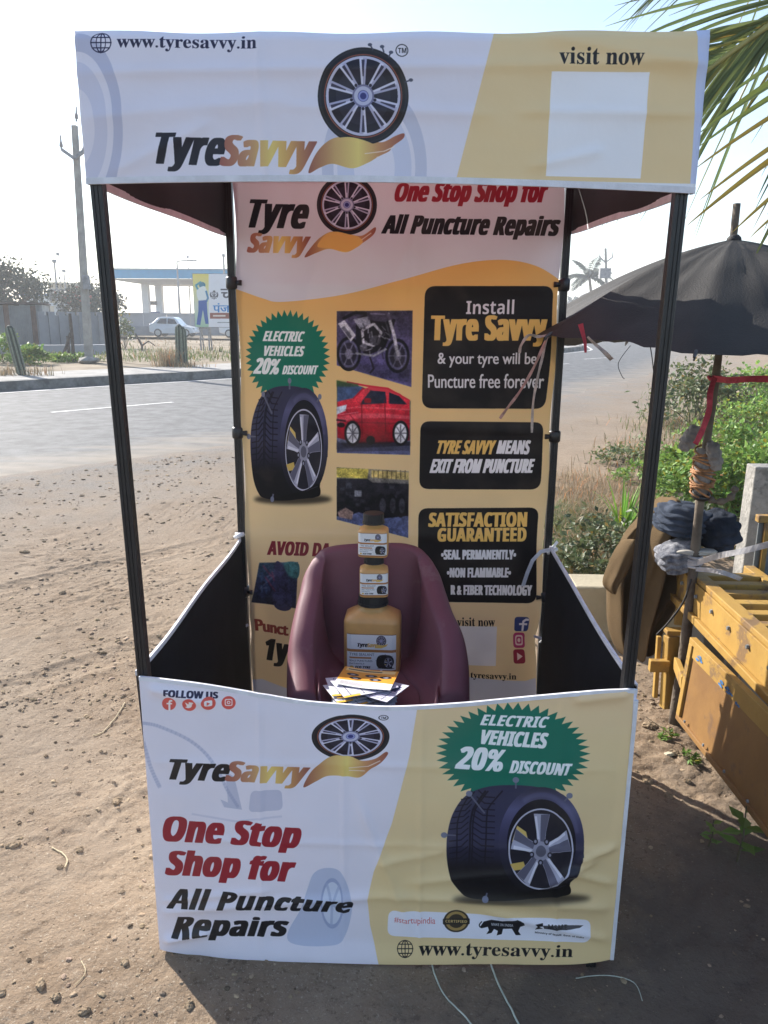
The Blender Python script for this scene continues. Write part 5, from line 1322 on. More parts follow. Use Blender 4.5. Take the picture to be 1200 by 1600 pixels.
strap([p6 + np.array([-.02, -.02, .0]), on_y(1140, 594, 1.22), on_y(1180, 592, 1.15), on_y(1260, 594, 1.05)], .024, 'cloth_strip', M_RED, 'red cloth strip stretched sideways from the umbrella pole', 'cloth strip', 'red strips tied to the umbrella pole', .5)
strap([p6 + np.array([-.012, -.028, .01]), on_y(1110, 612, 1.21), on_y(1108, 640, 1.20), on_y(1099, 668, 1.20), on_y(1090, 688, 1.20), on_y(1086, 694, 1.20)], .021, 'cloth_strip', M_RED, 'red cloth strip hanging down the umbrella pole', 'cloth strip', 'red strips tied to the umbrella pole', .5)
m = MB(); m.tube([p6 + np.array([.024 * math.cos(a), .024 * math.sin(a), .005 * math.sin(3 * a)]) for a in np.linspace(0, 6.3, 12)], .007, 6); tag(m.build('cloth_knot', M_RED, org=p6, smooth=True), 'red cloth knot round the umbrella pole', 'knot')
strap([on_y(907, 506, .86), on_y(910, 518, .86), on_y(914, 535, .86), on_y(915, 551, .86)], .017, 'ribbon', M_RED, 'short red ribbon hanging from the umbrella edge', 'ribbon', None, .3, wl=lambda t: 1 - .6 * t)
M_RIBB = mat('silver_ribbon', (.55, .46, .40), .4, .3, 30, spec=.6, transl=.2)
M_RIBR = mat('pink_ribbon', (.52, .30, .25), .4, .3, 30, spec=.6, transl=.2)
strap([on_y(856, 523, .97), on_y(847, 545, .965), on_y(832, 578, .96), on_y(812, 612, .96), on_y(794, 636, .96), on_y(781, 654, .96)], .010, 'ribbon', M_RIBR, 'pinkish ribbon trailing down left from the umbrella tip', 'ribbon', None, .9)
strap([on_y(855, 524, .97), on_y(848, 556, .96), on_y(840, 590, .955), on_y(833, 630, .955), on_y(831, 676, .955)], .009, 'ribbon', M_RIBB, 'silver ribbon hanging straight down from the umbrella tip', 'ribbon', None, .9)
strap([on_y(858, 523, .97), on_y(842, 526, .965), on_y(826, 524, .96), on_y(814, 540, .96), on_y(812, 552, .96)], .010, 'ribbon', M_RIBB, 'short silver ribbon curling left of the umbrella tip', 'ribbon', None, .9)
strap([on_y(918, 526, .84), on_y(930, 538, .84), on_y(942, 548, .84), on_y(956, 562, .84)], .012, 'ribbon', M_RIBB, 'clear plastic strip dangling beside the red ribbon', 'ribbon', None, .6, wl=lambda t: .5 + .8 * t)
M_CORD = mat('dark_cord', (.03, .03, .03), .7, .2, 30)
def cordline(pts, r, lab_, m_=M_CORD, name='cord'):
    return tag(MB().tube(catmull(pts, 6, closed=False), r, 6).build(name, m_, org=pts[0], smooth=True), lab_, 'cord')
cordline([on_y(1016, 541, .55), on_y(1019, 560, .55), on_y(1022, 590, .55), on_y(1024, 622, .55)], .0014, 'thin dark cord hanging from the umbrella edge')
cordline([on_y(985, 540, .6), on_y(970, 560, .6), on_y(966, 572, .6), on_y(972, 588, .6), on_y(976, 592, .6)], .0010, 'thin curled wire hanging from the umbrella edge')
M_RAG = mat('grey_rag', (.27, .24, .22), .85, .3, 14, bump=.4, bscale=160)
M_ORC = mat('orange_cord', (.36, .17, .07), .7, .35, 40, bump=.3, bscale=200)
pts = []
for k in range(170):
    t = k / 169; p = polepoint(700) * (1 - t) + polepoint(768) * t; a = k * .62
    rr_ = .037 + .004 * math.sin(k * 1.7) + .006 * math.sin(math.pi * t)
    pts.append(p + np.array([rr_ * math.cos(a), rr_ * math.sin(a), (.010 + .008 * math.sin(k * .13)) * math.sin(a + k * .11)]))
m = MB(); m.tube([polepoint(694), polepoint(715), polepoint(740), polepoint(768)], [.022, .034, .036, .026], 10); tag(m.build('cloth_pad', M_RAG, org=pts[0], smooth=True), 'grey cloth pad under the cord wound round the umbrella pole', 'pad')
tag(MB().tube(pts, .0042, 6).build('wound_cord', M_ORC, org=pts[0], smooth=True), 'orange brown cord wound round the umbrella pole', 'cord')
M_DKN = mat('navy_knit', (.048, .056, .078), .92, .35, 10, bump=.7, bscale=240, spec=.1, col2=(.018, .022, .032))
M_GKN = mat('grey_knit', (.30, .30, .32), .9, .5, 34, bump=.6, bscale=240, spec=.1, col2=(.10, .105, .125))
M_DENIM = mat('dark_blue_knit', (.075, .090, .125), .9, .3, 12, bump=.7, bscale=260, spec=.1, col2=(.040, .050, .072))
def bundle(name, c, d, R, m_, lab_, cat, seed, folds=5, amp=.16, pw=.7):
    m = MB(); nu, nv = 130, 84; rings = []
    for j in range(nv + 1):
        ph = -math.pi / 2 + math.pi * j / nv; ring = []
        for i in range(nu):
            th = 2 * math.pi * i / nu
            cx_ = math.copysign(abs(math.cos(th)) ** pw, math.cos(th)); sy_ = math.copysign(abs(math.sin(th)) ** pw, math.sin(th)); cp = abs(math.cos(ph)) ** pw; sp = math.copysign(abs(math.sin(ph)) ** pw, math.sin(ph))
            v_ = np.array([cx_ * cp, sy_ * cp, sp])
            k = amp * math.sin(folds * sp * 2.2 + 2.4 * float(fbm(v_[0] * 1.6 + seed, v_[1] * 1.6, seed, 2)) * 3) + amp * 1.6 * float(fbm(v_[0] * 2.1 + v_[2] + 4, v_[1] * 2.1 + v_[2] * 1.7, seed + 3, 3))
            wq = v_[2] * folds * 1.1 + .9 * v_[0] + 2.6 * float(fbm(v_[0] * 1.1 + seed, v_[1] * 1.1 + v_[2] * .6, seed + 6, 2)); cr1 = 1 - abs(math.sin(wq * .85)) ** .45; wq2 = v_[0] * 4 + v_[2] * 3 + 3 * float(fbm(v_[0] * 2 + 3, v_[2] * 2 + v_[1], seed + 8, 2)); cr2 = 1 - abs(math.sin(wq2 * 1.1)) ** .5
            k = k - .13 * cr1 - .07 * cr2; v_ = v_ * (1.04 + k * .62) * np.array(d) / 2; ring.append(tuple(Vector(c) + R @ Vector(v_)))
        rings.append(ring)
    m.loft(rings); return tag(m.build(name, m_, org=(c[0], c[1], c[2] - d[2] / 2), smooth=True), lab_, cat)
c = on_y(1079, 684, 1.27); bundle('rag', c, (.055, .05, .10), Matrix.Rotation(.5, 3, 'Y'), M_RAG, 'grey pink rag tucked on the left of the umbrella pole', 'rag', 5)
c = on_y(1116, 712, 1.27); bundle('rag', c, (.05, .05, .11), Matrix.Rotation(-.3, 3, 'Y'), M_RAG, 'grey rag tucked on the right of the umbrella pole', 'rag', 8)
m = MB(); m.tube(catmull([on_y(1108, 780, 1.28), on_y(1122, 784, 1.27), on_y(1138, 780, 1.26), on_y(1147, 769, 1.26), on_y(1147, 760, 1.26)], 6, closed=False), [.012 + .004 * math.sin(k) for k in range(25)], 8)
tag(m.build('bent_branch', M_WOOD, smooth=True, org=on_y(1122, 784, 1.27)), 'bent grey branch hooked beside the umbrella pole', 'branch')
m = MB(); p7 = polepoint(772); m.tube([p7 + np.array([.026 * math.cos(a), .026 * math.sin(a), .012 * math.sin(a)]) for a in np.linspace(0, 6.3, 14)], .012, 7)
tag(m.build('rubber_band', M_CAP, org=p7, smooth=True), 'black rubber tie round the umbrella pole', 'tie')

# ------------------------------------------------------------------ yellow cart
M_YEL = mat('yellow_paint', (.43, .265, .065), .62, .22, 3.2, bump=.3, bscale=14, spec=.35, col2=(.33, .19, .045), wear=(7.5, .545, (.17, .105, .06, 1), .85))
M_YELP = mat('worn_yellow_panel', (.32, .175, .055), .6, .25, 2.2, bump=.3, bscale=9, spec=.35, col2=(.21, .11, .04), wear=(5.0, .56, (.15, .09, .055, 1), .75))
M_BLUE = mat('blue_paint', (.06, .19, .42), .6, .5, 60)
M_STEEL = mat('dull_sheet_metal', (.24, .26, .27), .55, .3, 4, bump=.15, bscale=30, metal=.3)
M_RUB = mat('tyre_rubber', (.015, .015, .015), .8, .3, 20, bump=.3, bscale=90)
cart = thing('hand_cart', 'yellow metal cart with a slatted frame and hanging side panel', 'cart', (1.5, .6, 0))
def part(m, name, m_, bev=.003, par=None, **k): return m.build(name, m_, par or cart, bevel=bev, **k)
# side beam: a channel along y
XB, ZB, Y0, Y1 = 1.195, .515, 1.50, -.9
m = MB(); m.prism([(XB, ZB - .075), (XB + .055, ZB - .075), (XB + .055, ZB - .069), (XB + .008, ZB - .069), (XB + .008, ZB + .069), (XB + .055, ZB + .069), (XB + .055, ZB + .075), (XB, ZB + .075)], 'y', Y1, Y0); part(m, 'side_beam', M_YEL, .0015)
m = MB().box((XB - .010, .3, ZB - .058), (.018, 2.4, .030)); part(m, 'beam_rail', M_YEL)
m = MB().box((XB + .030, .3, ZB + .088), (.050, 2.36, .022)); part(m, 'beam_rail', M_YEL)
XO = 1.50
m = MB().box((XO, .3, ZB + .05), (.045, 2.4, .06)); part(m, 'side_beam', M_YEL)
for k in range(20):
    y_ = 1.36 - .105 * k
    part(MB().box(((XB + XO) / 2 + .016, y_, ZB + .070), (XO - XB - .078, .046, .030)), 'bed_slat', M_YEL)
# sheet metal tray beyond
part(MB().box((1.98, .3, ZB + .03), (.90, 2.4, .012)), 'tray_floor', M_STEEL)
part(MB().box((1.99, 1.508, ZB + .15), (.94, .010, .23)), 'tray_wall', M_STEEL); part(MB().box((2.44, .3, ZB + .15), (.010, 2.4, .23)), 'tray_wall', M_STEEL)
part(MB().box((1.99, 1.505, ZB + .285), (.96, .035, .030)), 'top_rail', M_YEL); part(MB().box((2.44, .29, ZB + .285), (.035, 2.39, .030)), 'top_rail', M_YEL)
for x_ in (1.55, 1.85, 2.15): 
    part(MB().box((x_, 1.492, ZB + .16), (.022, .018, .22)), 'stay', M_YEL)
part(MB().box((1.85, 1.49, ZB - .03), (1.25, .03, .10)), 'cross_beam', M_YEL)
part(MB().box((1.85, .3, ZB - .03), (1.25, .04, .08)), 'cross_beam', M_YEL)
# hanging side panel with a folded frame, leaning out a little
pan = MB(); xa = 1.082; LEAN = .02
def PX(y_, z_, o=0): return (xa + .055 * (.98 - y_) + LEAN * (z_ - .16) / .3 + o, y_, z_)
def slab(m, y0, y1, z0, z1, o0, o1):
    v = [PX(y, z, o) for o in (o0, o1) for y, z in ((y0, z0), (y1, z0), (y1, z1), (y0, z1))]
    return m.add(v, [(0, 1, 2, 3), (7, 6, 5, 4), (0, 4, 5, 1), (1, 5, 6, 2), (2, 6, 7, 3), (3, 7, 4, 0)])
ZT = .452; ZL = .165
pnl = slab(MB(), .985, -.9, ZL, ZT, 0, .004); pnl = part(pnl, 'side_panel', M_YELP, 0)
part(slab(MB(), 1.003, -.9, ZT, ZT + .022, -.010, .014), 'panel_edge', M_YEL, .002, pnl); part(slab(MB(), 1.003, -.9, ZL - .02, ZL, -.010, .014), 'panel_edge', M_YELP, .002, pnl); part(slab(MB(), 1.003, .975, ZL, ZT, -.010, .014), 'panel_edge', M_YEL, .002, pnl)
part(slab(MB(), .973, -.9, ZT - .045, ZT - .002, -.0042, -.001), 'panel_fold', M_YEL, 0, pnl)
rb_ = random.Random(4)
def blot(y0, y1, z0, z1, n, name='paint_smear'):
    m = MB()
    for k in range(n):
        y, z = rb_.uniform(y1, y0), rb_.uniform(z0, z1); l, h_ = rb_.uniform(.004, .017), rb_.uniform(.003, .007)
        pts = [(y + l * math.cos(a) * rb_.uniform(.6, 1.2), z + h_ * math.sin(a) * rb_.uniform(.6, 1.2)) for a in np.linspace(0, 6.28, 9)[:-1]]
        m.add([PX(yy, zz, -.0055 - .0002 * k) for yy, zz in pts], [tuple(range(8))])
    return m.build(name, M_BLUE, pnl, fix=False)
blot(.74, .66, ZT - .038, ZT - .016, 9); blot(.93, .89, ZT - .035, ZT - .010, 5); blot(.63, .60, ZT - .05, ZT - .04, 2)
# corner post, bracket
gp = on_g(1038, 1112, 0)
part(MB().beam((gp[0] + .01, gp[1], .02), (gp[0] + .005, gp[1] + .02, .335), .052, .040), 'corner_post', M_YEL)
part(MB().beam((gp[0] - .035, gp[1] + .03, .05), (gp[0] - .036, gp[1] + .05, .32), .018, .022), 'corner_post', M_YEL)
part(MB().beam((gp[0] + .02, gp[1] - .02, .235), (1.088, 1.0, .29), .022, .05), 'bracket', M_YEL); part(MB().box((gp[0] + .012, gp[1] + .02, .355), (.07, .05, .02)), 'bracket', M_YEL); part(MB().box((gp[0] - .045, gp[1] - .01, .215), (.08, .03, .05)), 'bracket', M_YEL)
part(MB().tube([(gp[0] + .072, gp[1] - .06, .02), (gp[0] + .072, gp[1] - .06, .21)], .012, 8), 'hinge_pin', M_YEL, 0)
part(MB().beam((gp[0] + .06, gp[1] + .10, .35), (XB + .02, 1.46, .46), .04, .04), 'strut', M_YEL)
for k in range(14):       # bolts along the beam and the hanging panel
    y_ = 1.40 - .16 * k; c = (XB - .002, y_, ZB + .030); part(MB().tube([c, (c[0] - .008, y_, c[2])], [.009, .007], 6), 'bolt', M_STEEL, 0)
    if y_ < .95: c = PX(y_, ZL + .012, -.010); part(MB().tube([c, (c[0] - .005, c[1], c[2])], [.006, .005], 6), 'bolt', M_STEEL, 0, pnl)
for y_, x_ in ((.95, 1.62), (.95, 2.3)):
    m = MB(); rings = []
    for o, r in ((-.05, .20), (-.055, .26), (-.04, .295), (0, .305), (.04, .295), (.055, .26), (.05, .20)):
        rings.append([(x_ + o, y_ + r * math.cos(a), .30 + r * math.sin(a)) for a in np.linspace(0, 6.283, 29)[:-1]])
    wv = m.loft(rings).build('wheel', M_RUB, cart, smooth=True); MB().loft([[(x_ + o, y_ + .20 * math.cos(a), .30 + .20 * math.sin(a)) for a in np.linspace(0, 6.283, 29)[:-1]] for o in (-.03, .03)]).build('rim', M_STEEL, wv)
part(MB().tube([(1.55, .95, .30), (2.4, .95, .30)], .025, 10), 'axle', M_RUB, 0)
part(MB().box((1.32, 1.15, .27), (.012, .9, .36)), 'shade_sheet', M_CAP, 0)  # black sheet added to stand in for the shade under the cart
# straps, clothes and blanket over the corner of the cart
M_STRAP = mat('grey_plastic_strap', (.42, .40, .40), .4, .3, 20, spec=.6)
ps = polepoint(880) + np.array([0, -.028, 0])
strap([ps, on_y(1125, 868, 1.15), on_y(1160, 861, 1.08), on_y(1215, 847, 1.0)], .022, 'strap', M_STRAP, 'grey plastic strap pulled right from the umbrella pole', 'strap', 'plastic straps holding the umbrella pole', .3)
strap([ps + np.array([0, 0, -.025]), on_y(1122, 893, 1.18), on_y(1145, 900, 1.16), on_y(1158, 905, 1.18)], .018, 'strap', M_STRAP, 'grey plastic strap slanting down to the slats', 'strap', 'plastic straps holding the umbrella pole', .4)
m = MB()
for k in range(5):
    c = ps + np.array([.0, .028, .022 - .012 * k]); m.tube([c + np.array([.027 * math.cos(a), .027 * math.sin(a), .006 * math.sin(a + k)]) for a in np.linspace(0, 6.3, 14)], .006, 6)
tag(m.build('strap_winding', M_STRAP, org=ps, smooth=True), 'grey plastic strap wound round the umbrella pole', 'strap')
cordline([on_y(1080, 905, 1.24), on_y(1068, 940, 1.24), on_y(1045, 972, 1.25), on_y(1026, 992, 1.26)], .004, 'black cable running from the cart frame to the corner post', M_CORD, 'cable')
M_BLK = mat('brown_blanket', (.135, .092, .050), .95, .2, 5, bump=.4, bscale=260, spec=.1, col2=(.10, .067, .036))
rows_ = [(776, 1036, 1056), (786, 1024, 1066), (800, 1008, 1072), (815, 990, 1074), (832, 970, 1076), (860, 960, 1078), (886, 951, 1078), (905, 945, 1072), (930, 948, 1058), (960, 948, 1040), (985, 951, 1030), (1004, 957, 1022), (1022, 965, 1012)]
m = MB(); front = []; nb = 40
for i, (yy, xl_, xr_) in enumerate(rows_):
    a, b = on_y(xl_, yy, 1.62), on_y(xr_, yy, 1.50); t_ = i / (len(rows_) - 1); ring = []
    for k in range(nb):
        u_ = k / (nb - 1); p = a * (1 - u_) + b * u_; g = min(1, t_ * 2.2)
        wv_ = (.055 * math.sin(u_ * 13 + t_ * 1.2 + .8 * math.sin(t_ * 5)) + .022 * math.sin(u_ * 27 + 2 + t_ * 3)) * g + .05 * float(fbm(u_ * 5 + t_, t_ * 3.5, 511, 3)) + .012 * float(fbm(u_ * 16, t_ * 14, 517, 2))
        ring.append((p[0] + .35 * wv_ * .3, p[1] - .02 - wv_ - .05 * math.sin(math.pi * u_), p[2] + .004 * math.sin(u_ * 20) * (t_ > .9)))
    back_ = [(x, y + .05 + .03 * (1 - t_), z) for x, y, z in ring[::-1]]
    front.append(ring + back_)
m.loft(front); bl = m.build('blanket', M_BLK, org=(1.15, 1.6, .15), smooth=True); tag(bl, 'brown woollen blanket hanging over the corner of the cart', 'blanket')
bl.modifiers.new('sub', 'SUBSURF').render_levels = 1
# loose corner flap of the blanket
m = MB(); fl = []
for i, (yy, xl_, xr_) in enumerate([(838, 975, 1000), (868, 957, 990), (895, 946, 980), (914, 936, 968), (926, 957, 960)]):
    a, b = on_y(xl_, yy, 1.50), on_y(xr_, yy, 1.47); ring = [tuple(a * (1 - u_) + b * u_ + np.array([.012 * float(fbm(u_ * 4, i * .9, 523, 2)), -.05 * math.sin(math.pi * u_) - .05 * float(fbm(u_ * 5 + 3, i * .8, 521, 2)), .02 * float(fbm(u_ * 5, i * .5, 527, 2))])) for u_ in np.linspace(0, 1, 10)]
    fl.append(ring + [(x, y + .012, z) for x, y, z in ring[::-1]])
m.loft(fl); m.build('corner_flap', M_BLK, bl, smooth=True).modifiers.new('sub', 'SUBSURF').render_levels = 2
c = on_y(1066, 812, 1.44); bundle('sweater', c, (.215, .22, .135), Matrix.Rotation(.12, 3, 'Y') @ rotz(.2), M_DENIM, 'dark blue knitted sweater heaped on the blanket', 'sweater', 14, 7, .10, .75)
c = on_y(1122, 830, 1.38); bundle('sweater', c, (.14, .16, .16), Matrix.Rotation(-.3, 3, 'Y') @ rotz(.2), M_DKN, 'dark navy garment heaped right of the umbrella pole', 'garment', 19, 5, .12, .7)
c = on_y(1060, 868, 1.36); bundle('knit_cloth', c, (.165, .16, .115), Matrix.Rotation(-.28, 3, 'Y'), M_GKN, 'grey and white knitted cloth folded under the blue sweater', 'knit', 23, 6, .09, .6)
c = on_y(1088, 862, 1.30); bundle('cloth_fold', c, (.15, .05, .022), Matrix.Rotation(-.02, 3, 'Y'), mat('cream_cloth', (.46, .43, .38), .9, .2, 20, bump=.4, bscale=200), 'cream cloth edge sticking out of the knitted heap', 'cloth', 31, 2, .05, .6)

# ------------------------------------------------------------------ wall block and post behind
M_CONC = mat('cream_concrete', (.42, .36, .25), .9, .2, 3, bump=.35, bscale=50, col2=(.34, .29, .20))
M_POSTC = mat('grey_concrete', (.33, .31, .28), .92, .3, 9, bump=.8, bscale=45, col2=(.20, .19, .175), wear=(7, .55, (.12, .115, .10, 1), .7))
wa = on_y(905, 918, 2.12); wz = wa[2]
o = MB().box((1.43, 2.24, wz / 2 - .02), (1.02, .22, wz + .04)).build('low_wall', M_CONC, org=(1.43, 2.24, -.04), bevel=.012); tag(o, 'low cream concrete wall behind the brown blanket', 'wall')
a = on_y(1180, 730, 2.9); o = MB().box((a[0] + .07, 2.97, a[2] / 2 - .02), (.14, .14, a[2] + .04), None, 0, .92).build('concrete_post', M_POSTC, org=(a[0] + .07, 2.97, -.04), bevel=.008); tag(o, 'square weathered concrete post at the right edge before the green shrubs', 'post')
# ------------------------------------------------------------------ plants
def leaf_mat(name, col, transl=.25, rough=.5, tcol=None):
    return mat(name, col, rough, .15, 3, spec=.3, transl=transl, tint=True, tcol=tcol)
M_LEAF = leaf_mat('lantana_leaf', (.19, .30, .065), .34); M_LEAFD = leaf_mat('dull_leaf', (.14, .17, .075), .3); M_BRIGHT = leaf_mat('bright_blade', (.16, .30, .045), .4)
M_DRY = leaf_mat('dry_grass', (.34, .26, .16), .2, .8); M_GRASS = leaf_mat('green_grass', (.15, .19, .065), .3, .7)
M_STEM = mat('green_stem', (.12, .10, .06), .8, .3, 20)
def leaf_quads(m, P, D, N, L, W, tint):
    """n folded diamond leaves: base P, direction D, normal N"""
    S_ = np.cross(D, N); n = len(P); L = L[:, None]; W = W[:, None]
    a = P; b = P + D * L * .45 + S_ * W - N * L * .02; c = P + D * L - N * L * .16; d = P + D * L * .45 - S_ * W - N * L * .02; e = P + D * L * .5 + N * W * -.35
    vs = np.stack([a, b, c, d, e], 1).reshape(-1, 3); o = len(m.v)
    m.v.extend(map(tuple, vs)); k = np.arange(n) * 5 + o
    m.f.extend([t for i in k for t in ((i, i + 1, i + 4), (i + 1, i + 2, i + 4), (i + 2, i + 3, i + 4), (i + 3, i, i + 4))]); m.m.extend([0] * 4 * n)
    m.tint.extend([tuple(t) for t in np.repeat(tint, 5, 0)])
def unit(A): return A / (np.linalg.norm(A, axis=1, keepdims=True) + 1e-9)
def tints(n, lo=.55, hi=1.35, warm=.15):
    k = RNG.uniform(lo, hi, n); w_ = RNG.uniform(-warm, warm, n)
    d_ = RNG.random(n) < .07          # a few dry leaves
    return np.where(d_[:, None], np.stack([k * 1.7, k * .95, k * .6, np.ones(n)], 1), np.stack([k * (1 + w_), k, k * (1 - w_ * .5), np.ones(n)], 1))
def shrub(name, base, rx, ry, h, n, leaf, m_, lab_, cat, grp=None, seed=0, flowers=0, nst=9, tlo=.55, thi=1.35, skirt=.12):
    t = thing(name, lab_, cat, base, grp); b = np.array(base); rng = np.random.default_rng(seed)
    # clumps through the volume
    nc = max(6, int(n / 55)); C = []
    for k in range(nc):
        a = rng.uniform(0, 6.283); r = rng.random() ** .5; z = rng.uniform(skirt, 1) ; k_ = math.sqrt(max(0.05, 1 - (z * .92) ** 2.2)) 
        C.append((rx * r * k_ * math.cos(a), ry * r * k_ * math.sin(a), h * z * (1 - .25 * r)))
    C = np.array(C); mbl = MB(); i = rng.integers(0, nc, n)
    P = b + C[i] + rng.normal(0, 1, (n, 3)) * np.array([rx, ry, h * .7]) * .15
    P[:, 2] = np.maximum(P[:, 2], b[2] + .01)
    D = unit((P - b - np.array([0, 0, h * .35])) / np.array([rx, ry, h]) + rng.normal(0, .7, (n, 3)) + np.array([0, 0, .15]))
    N = unit(np.cross(D, rng.normal(0, 1, (n, 3)))); N[N[:, 2] < 0] *= -1; N = unit(N + np.array([-.2, .1, .5]))
    L = leaf * rng.uniform(.6, 1.35, n)
    leaf_quads(mbl, P, D, N, L, L * .30, tints(n, tlo, thi))
    kind_ = mbl.build('foliage', m_, t, fix=False)
    ms = MB()
    for k in range(min(nst, nc)):
        e = b + C[k]; mid = b + (e - b) * .5 + rng.normal(0, .04, 3); ms.tube([b + rng.normal(0, .02, 3) * np.array([1, 1, 0]), mid, e], [.010 * h ** .5, .007 * h ** .5, .003], 5)
    ms.build('stem', M_STEM, t)
    if flowers:
        mf = MB()
        for k in range(flowers):
            c = b + C[rng.integers(0, nc)] * np.array([1.0, 1.0, 1.05]) + rng.normal(0, .05, 3); A, f_ = stone_shape(.014, rng, .7); mf.add(A + c, f_)
        mf.build('flower', M_FLO, t)
    return t
M_FLO = mat('lantana_flower', (.55, .24, .09), .6, .3, 30)
def blades(m, P, H_, W_, lean, tint, curve=.35):
    n = len(P); a = RNG.uniform(0, 6.283, n); d = np.stack([np.cos(a), np.sin(a), 0 * a], 1); s_ = np.stack([-np.sin(a), np.cos(a), 0 * a], 1)
    H_ = H_[:, None]; W_ = W_[:, None]; ln = lean[:, None]
    up = np.array([0, 0, 1.0]); p1 = P + up * H_ * .55 + d * H_ * ln * .3; p2 = P + up * H_ * (1 - .3 * ln) + d * H_ * ln
    vs = np.stack([P - s_ * W_, P + s_ * W_, p1 + s_ * W_ * .7, p1 - s_ * W_ * .7, p2], 1).reshape(-1, 3); o = len(m.v)
    m.v.extend(map(tuple, vs)); k = np.arange(n) * 5 + o
    m.f.extend([t for i in k for t in ((i, i + 1, i + 2, i + 3), (i + 3, i + 2, i + 4))]); m.m.extend([0] * 2 * n); m.tint.extend([tuple(t) for t in np.repeat(tint, 5, 0)])
def px_points(n, x0, x1, y0, y1, z=-.04, pow_=1.0):
    out = []
    while len(out) < n:
        q = on_g(RNG.uniform(x0, x1), y0 + (y1 - y0) * RNG.random() ** pow_, z)
        if q[0] > np.interp(q[1], NP_[:, 1], NP_[:, 0]) + .5: out.append((q[0], q[1], float(gheight(q[0], q[1])) - .005))
    return np.array(out)
def patch(P, n, h, wd, m_, name, lab_, lean=(.2, .9), tl=(.6, 1.35), spread=.12):
    i = RNG.integers(0, len(P), n); Q = P[i] + np.concatenate([RNG.normal(0, spread, (n, 2)), np.zeros((n, 1))], 1)
    Q[:, 2] = gheight(Q[:, 0], Q[:, 1]) - .004
    m = MB(); H_ = h * RNG.uniform(.4, 1.3, n); blades(m, Q, H_, wd * RNG.uniform(.6, 1.4, n), RNG.uniform(*lean, n), tints(n, *tl))
    o = m.build(name, m_, fix=False); return kind(o, 'stuff', lab_)
patch(px_points(90, 872, 1000, 748, 835), 3600, .17, .0022, M_DRY, 'dry_grass', 'dry straw coloured grass beside the dirt track', (.3, 1.3))
patch(px_points(60, 860, 960, 795, 905), 5200, .12, .0030, M_GRASS, 'green_grass', 'low green grass behind the stall', (.3, 1.1))
patch(px_points(70, 1075, 1215, 592, 700), 4200, .22, .005, M_GRASS, 'roadside_grass', 'pale green grass on the right verge', (.3, 1.0), spread=.5)
patch(px_points(50, 1030, 1210, 660, 760), 2600, .22, .004, M_DRY, 'dry_grass', 'dry grass between the green shrubs', (.3, 1.2), spread=.4)
patch(px_points(24, 880, 960, 850, 930), 1500, .16, .0028, M_DRY, 'dry_grass', 'dry stalks in the shade of the wall', (.4, 1.4), spread=.1)
def gb(px, py): 
    q = on_g(px, py, -.04); return (q[0], q[1], float(gheight(q[0], q[1])) - .01)
LG = 'green shrubs growing along the right verge'
LAB_S = ['leafy green shrub behind the umbrella pole, just above the heaped sweaters', 'leafy green shrub between the umbrella pole and the concrete post', 'leafy green shrub behind the square concrete post', 'leafy green shrub right of the wound cord, second row back', 'leafy green shrub above the concrete post, second row back',
    'leafy green shrub cut by the right picture edge, second row back', 'leafy green shrub below the stretched red strip, farthest row', 'leafy green shrub at the right picture edge under the red strip, farthest row', 'smallest leafy green shrub, left of the umbrella pole']
for k, (px, py, rx, h) in enumerate([(1085, 800, .42, .52), (1150, 806, .46, .58), (1215, 812, .50, .60), (1120, 742, .60, .58), (1195, 748, .62, .66), (1250, 770, .6, .7), (1170, 700, .75, .60), (1240, 700, .8, .75), (1060, 762, .35, .36)]):
    shrub('lantana_shrub', gb(px, py), rx, rx * .9, h, 1300, .065, M_LEAF, LAB_S[k], 'shrub', LG, 100 + k, 14, tlo=.6, thi=1.5)
shrub('grey_green_shrub', gb(1084, 668), .85, .7, 1.05, 1900, .085, M_LEAFD, 'dull grey green shrub behind the umbrella pole near the track', 'shrub', None, 131, 0)
shrub('grey_green_shrub', gb(1188, 640), .9, .8, .8, 1200, .10, M_LEAF, 'lighter green shrub at the far right verge under the umbrella', 'shrub', None, 132, 0, tlo=.8, thi=1.6)
shrub('low_shrub', gb(985, 726), .42, .36, .34, 900, .05, M_LEAFD, 'low green shrub at the edge of the dirt track behind the right pole', 'shrub', None, 133, 0, tlo=.8, thi=1.6)
shrub('low_shrub', gb(1010, 765), .40, .36, .28, 700, .05, M_LEAF, 'small low shrub just behind the right front pole', 'shrub', None, 134, 0)
shrub('dark_undergrowth', gb(905, 938), .34, .26, .30, 700, .04, M_LEAFD, 'dark weedy undergrowth in the shade left of the low wall', 'shrub', None, 135, 0, tlo=.4, thi=1.0)
shrub('dark_undergrowth', gb(945, 905), .40, .25, .36, 800, .045, M_LEAFD, 'dark weedy undergrowth behind the low wall beside the blanket', 'shrub', None, 136, 0, tlo=.4, thi=1.1)
shrub('dark_undergrowth', gb(1010, 870), .7, .3, .40, 1100, .05, M_LEAFD, 'dark leafy undergrowth behind the brown blanket', 'shrub', None, 137, 0, tlo=.45, thi=1.1)
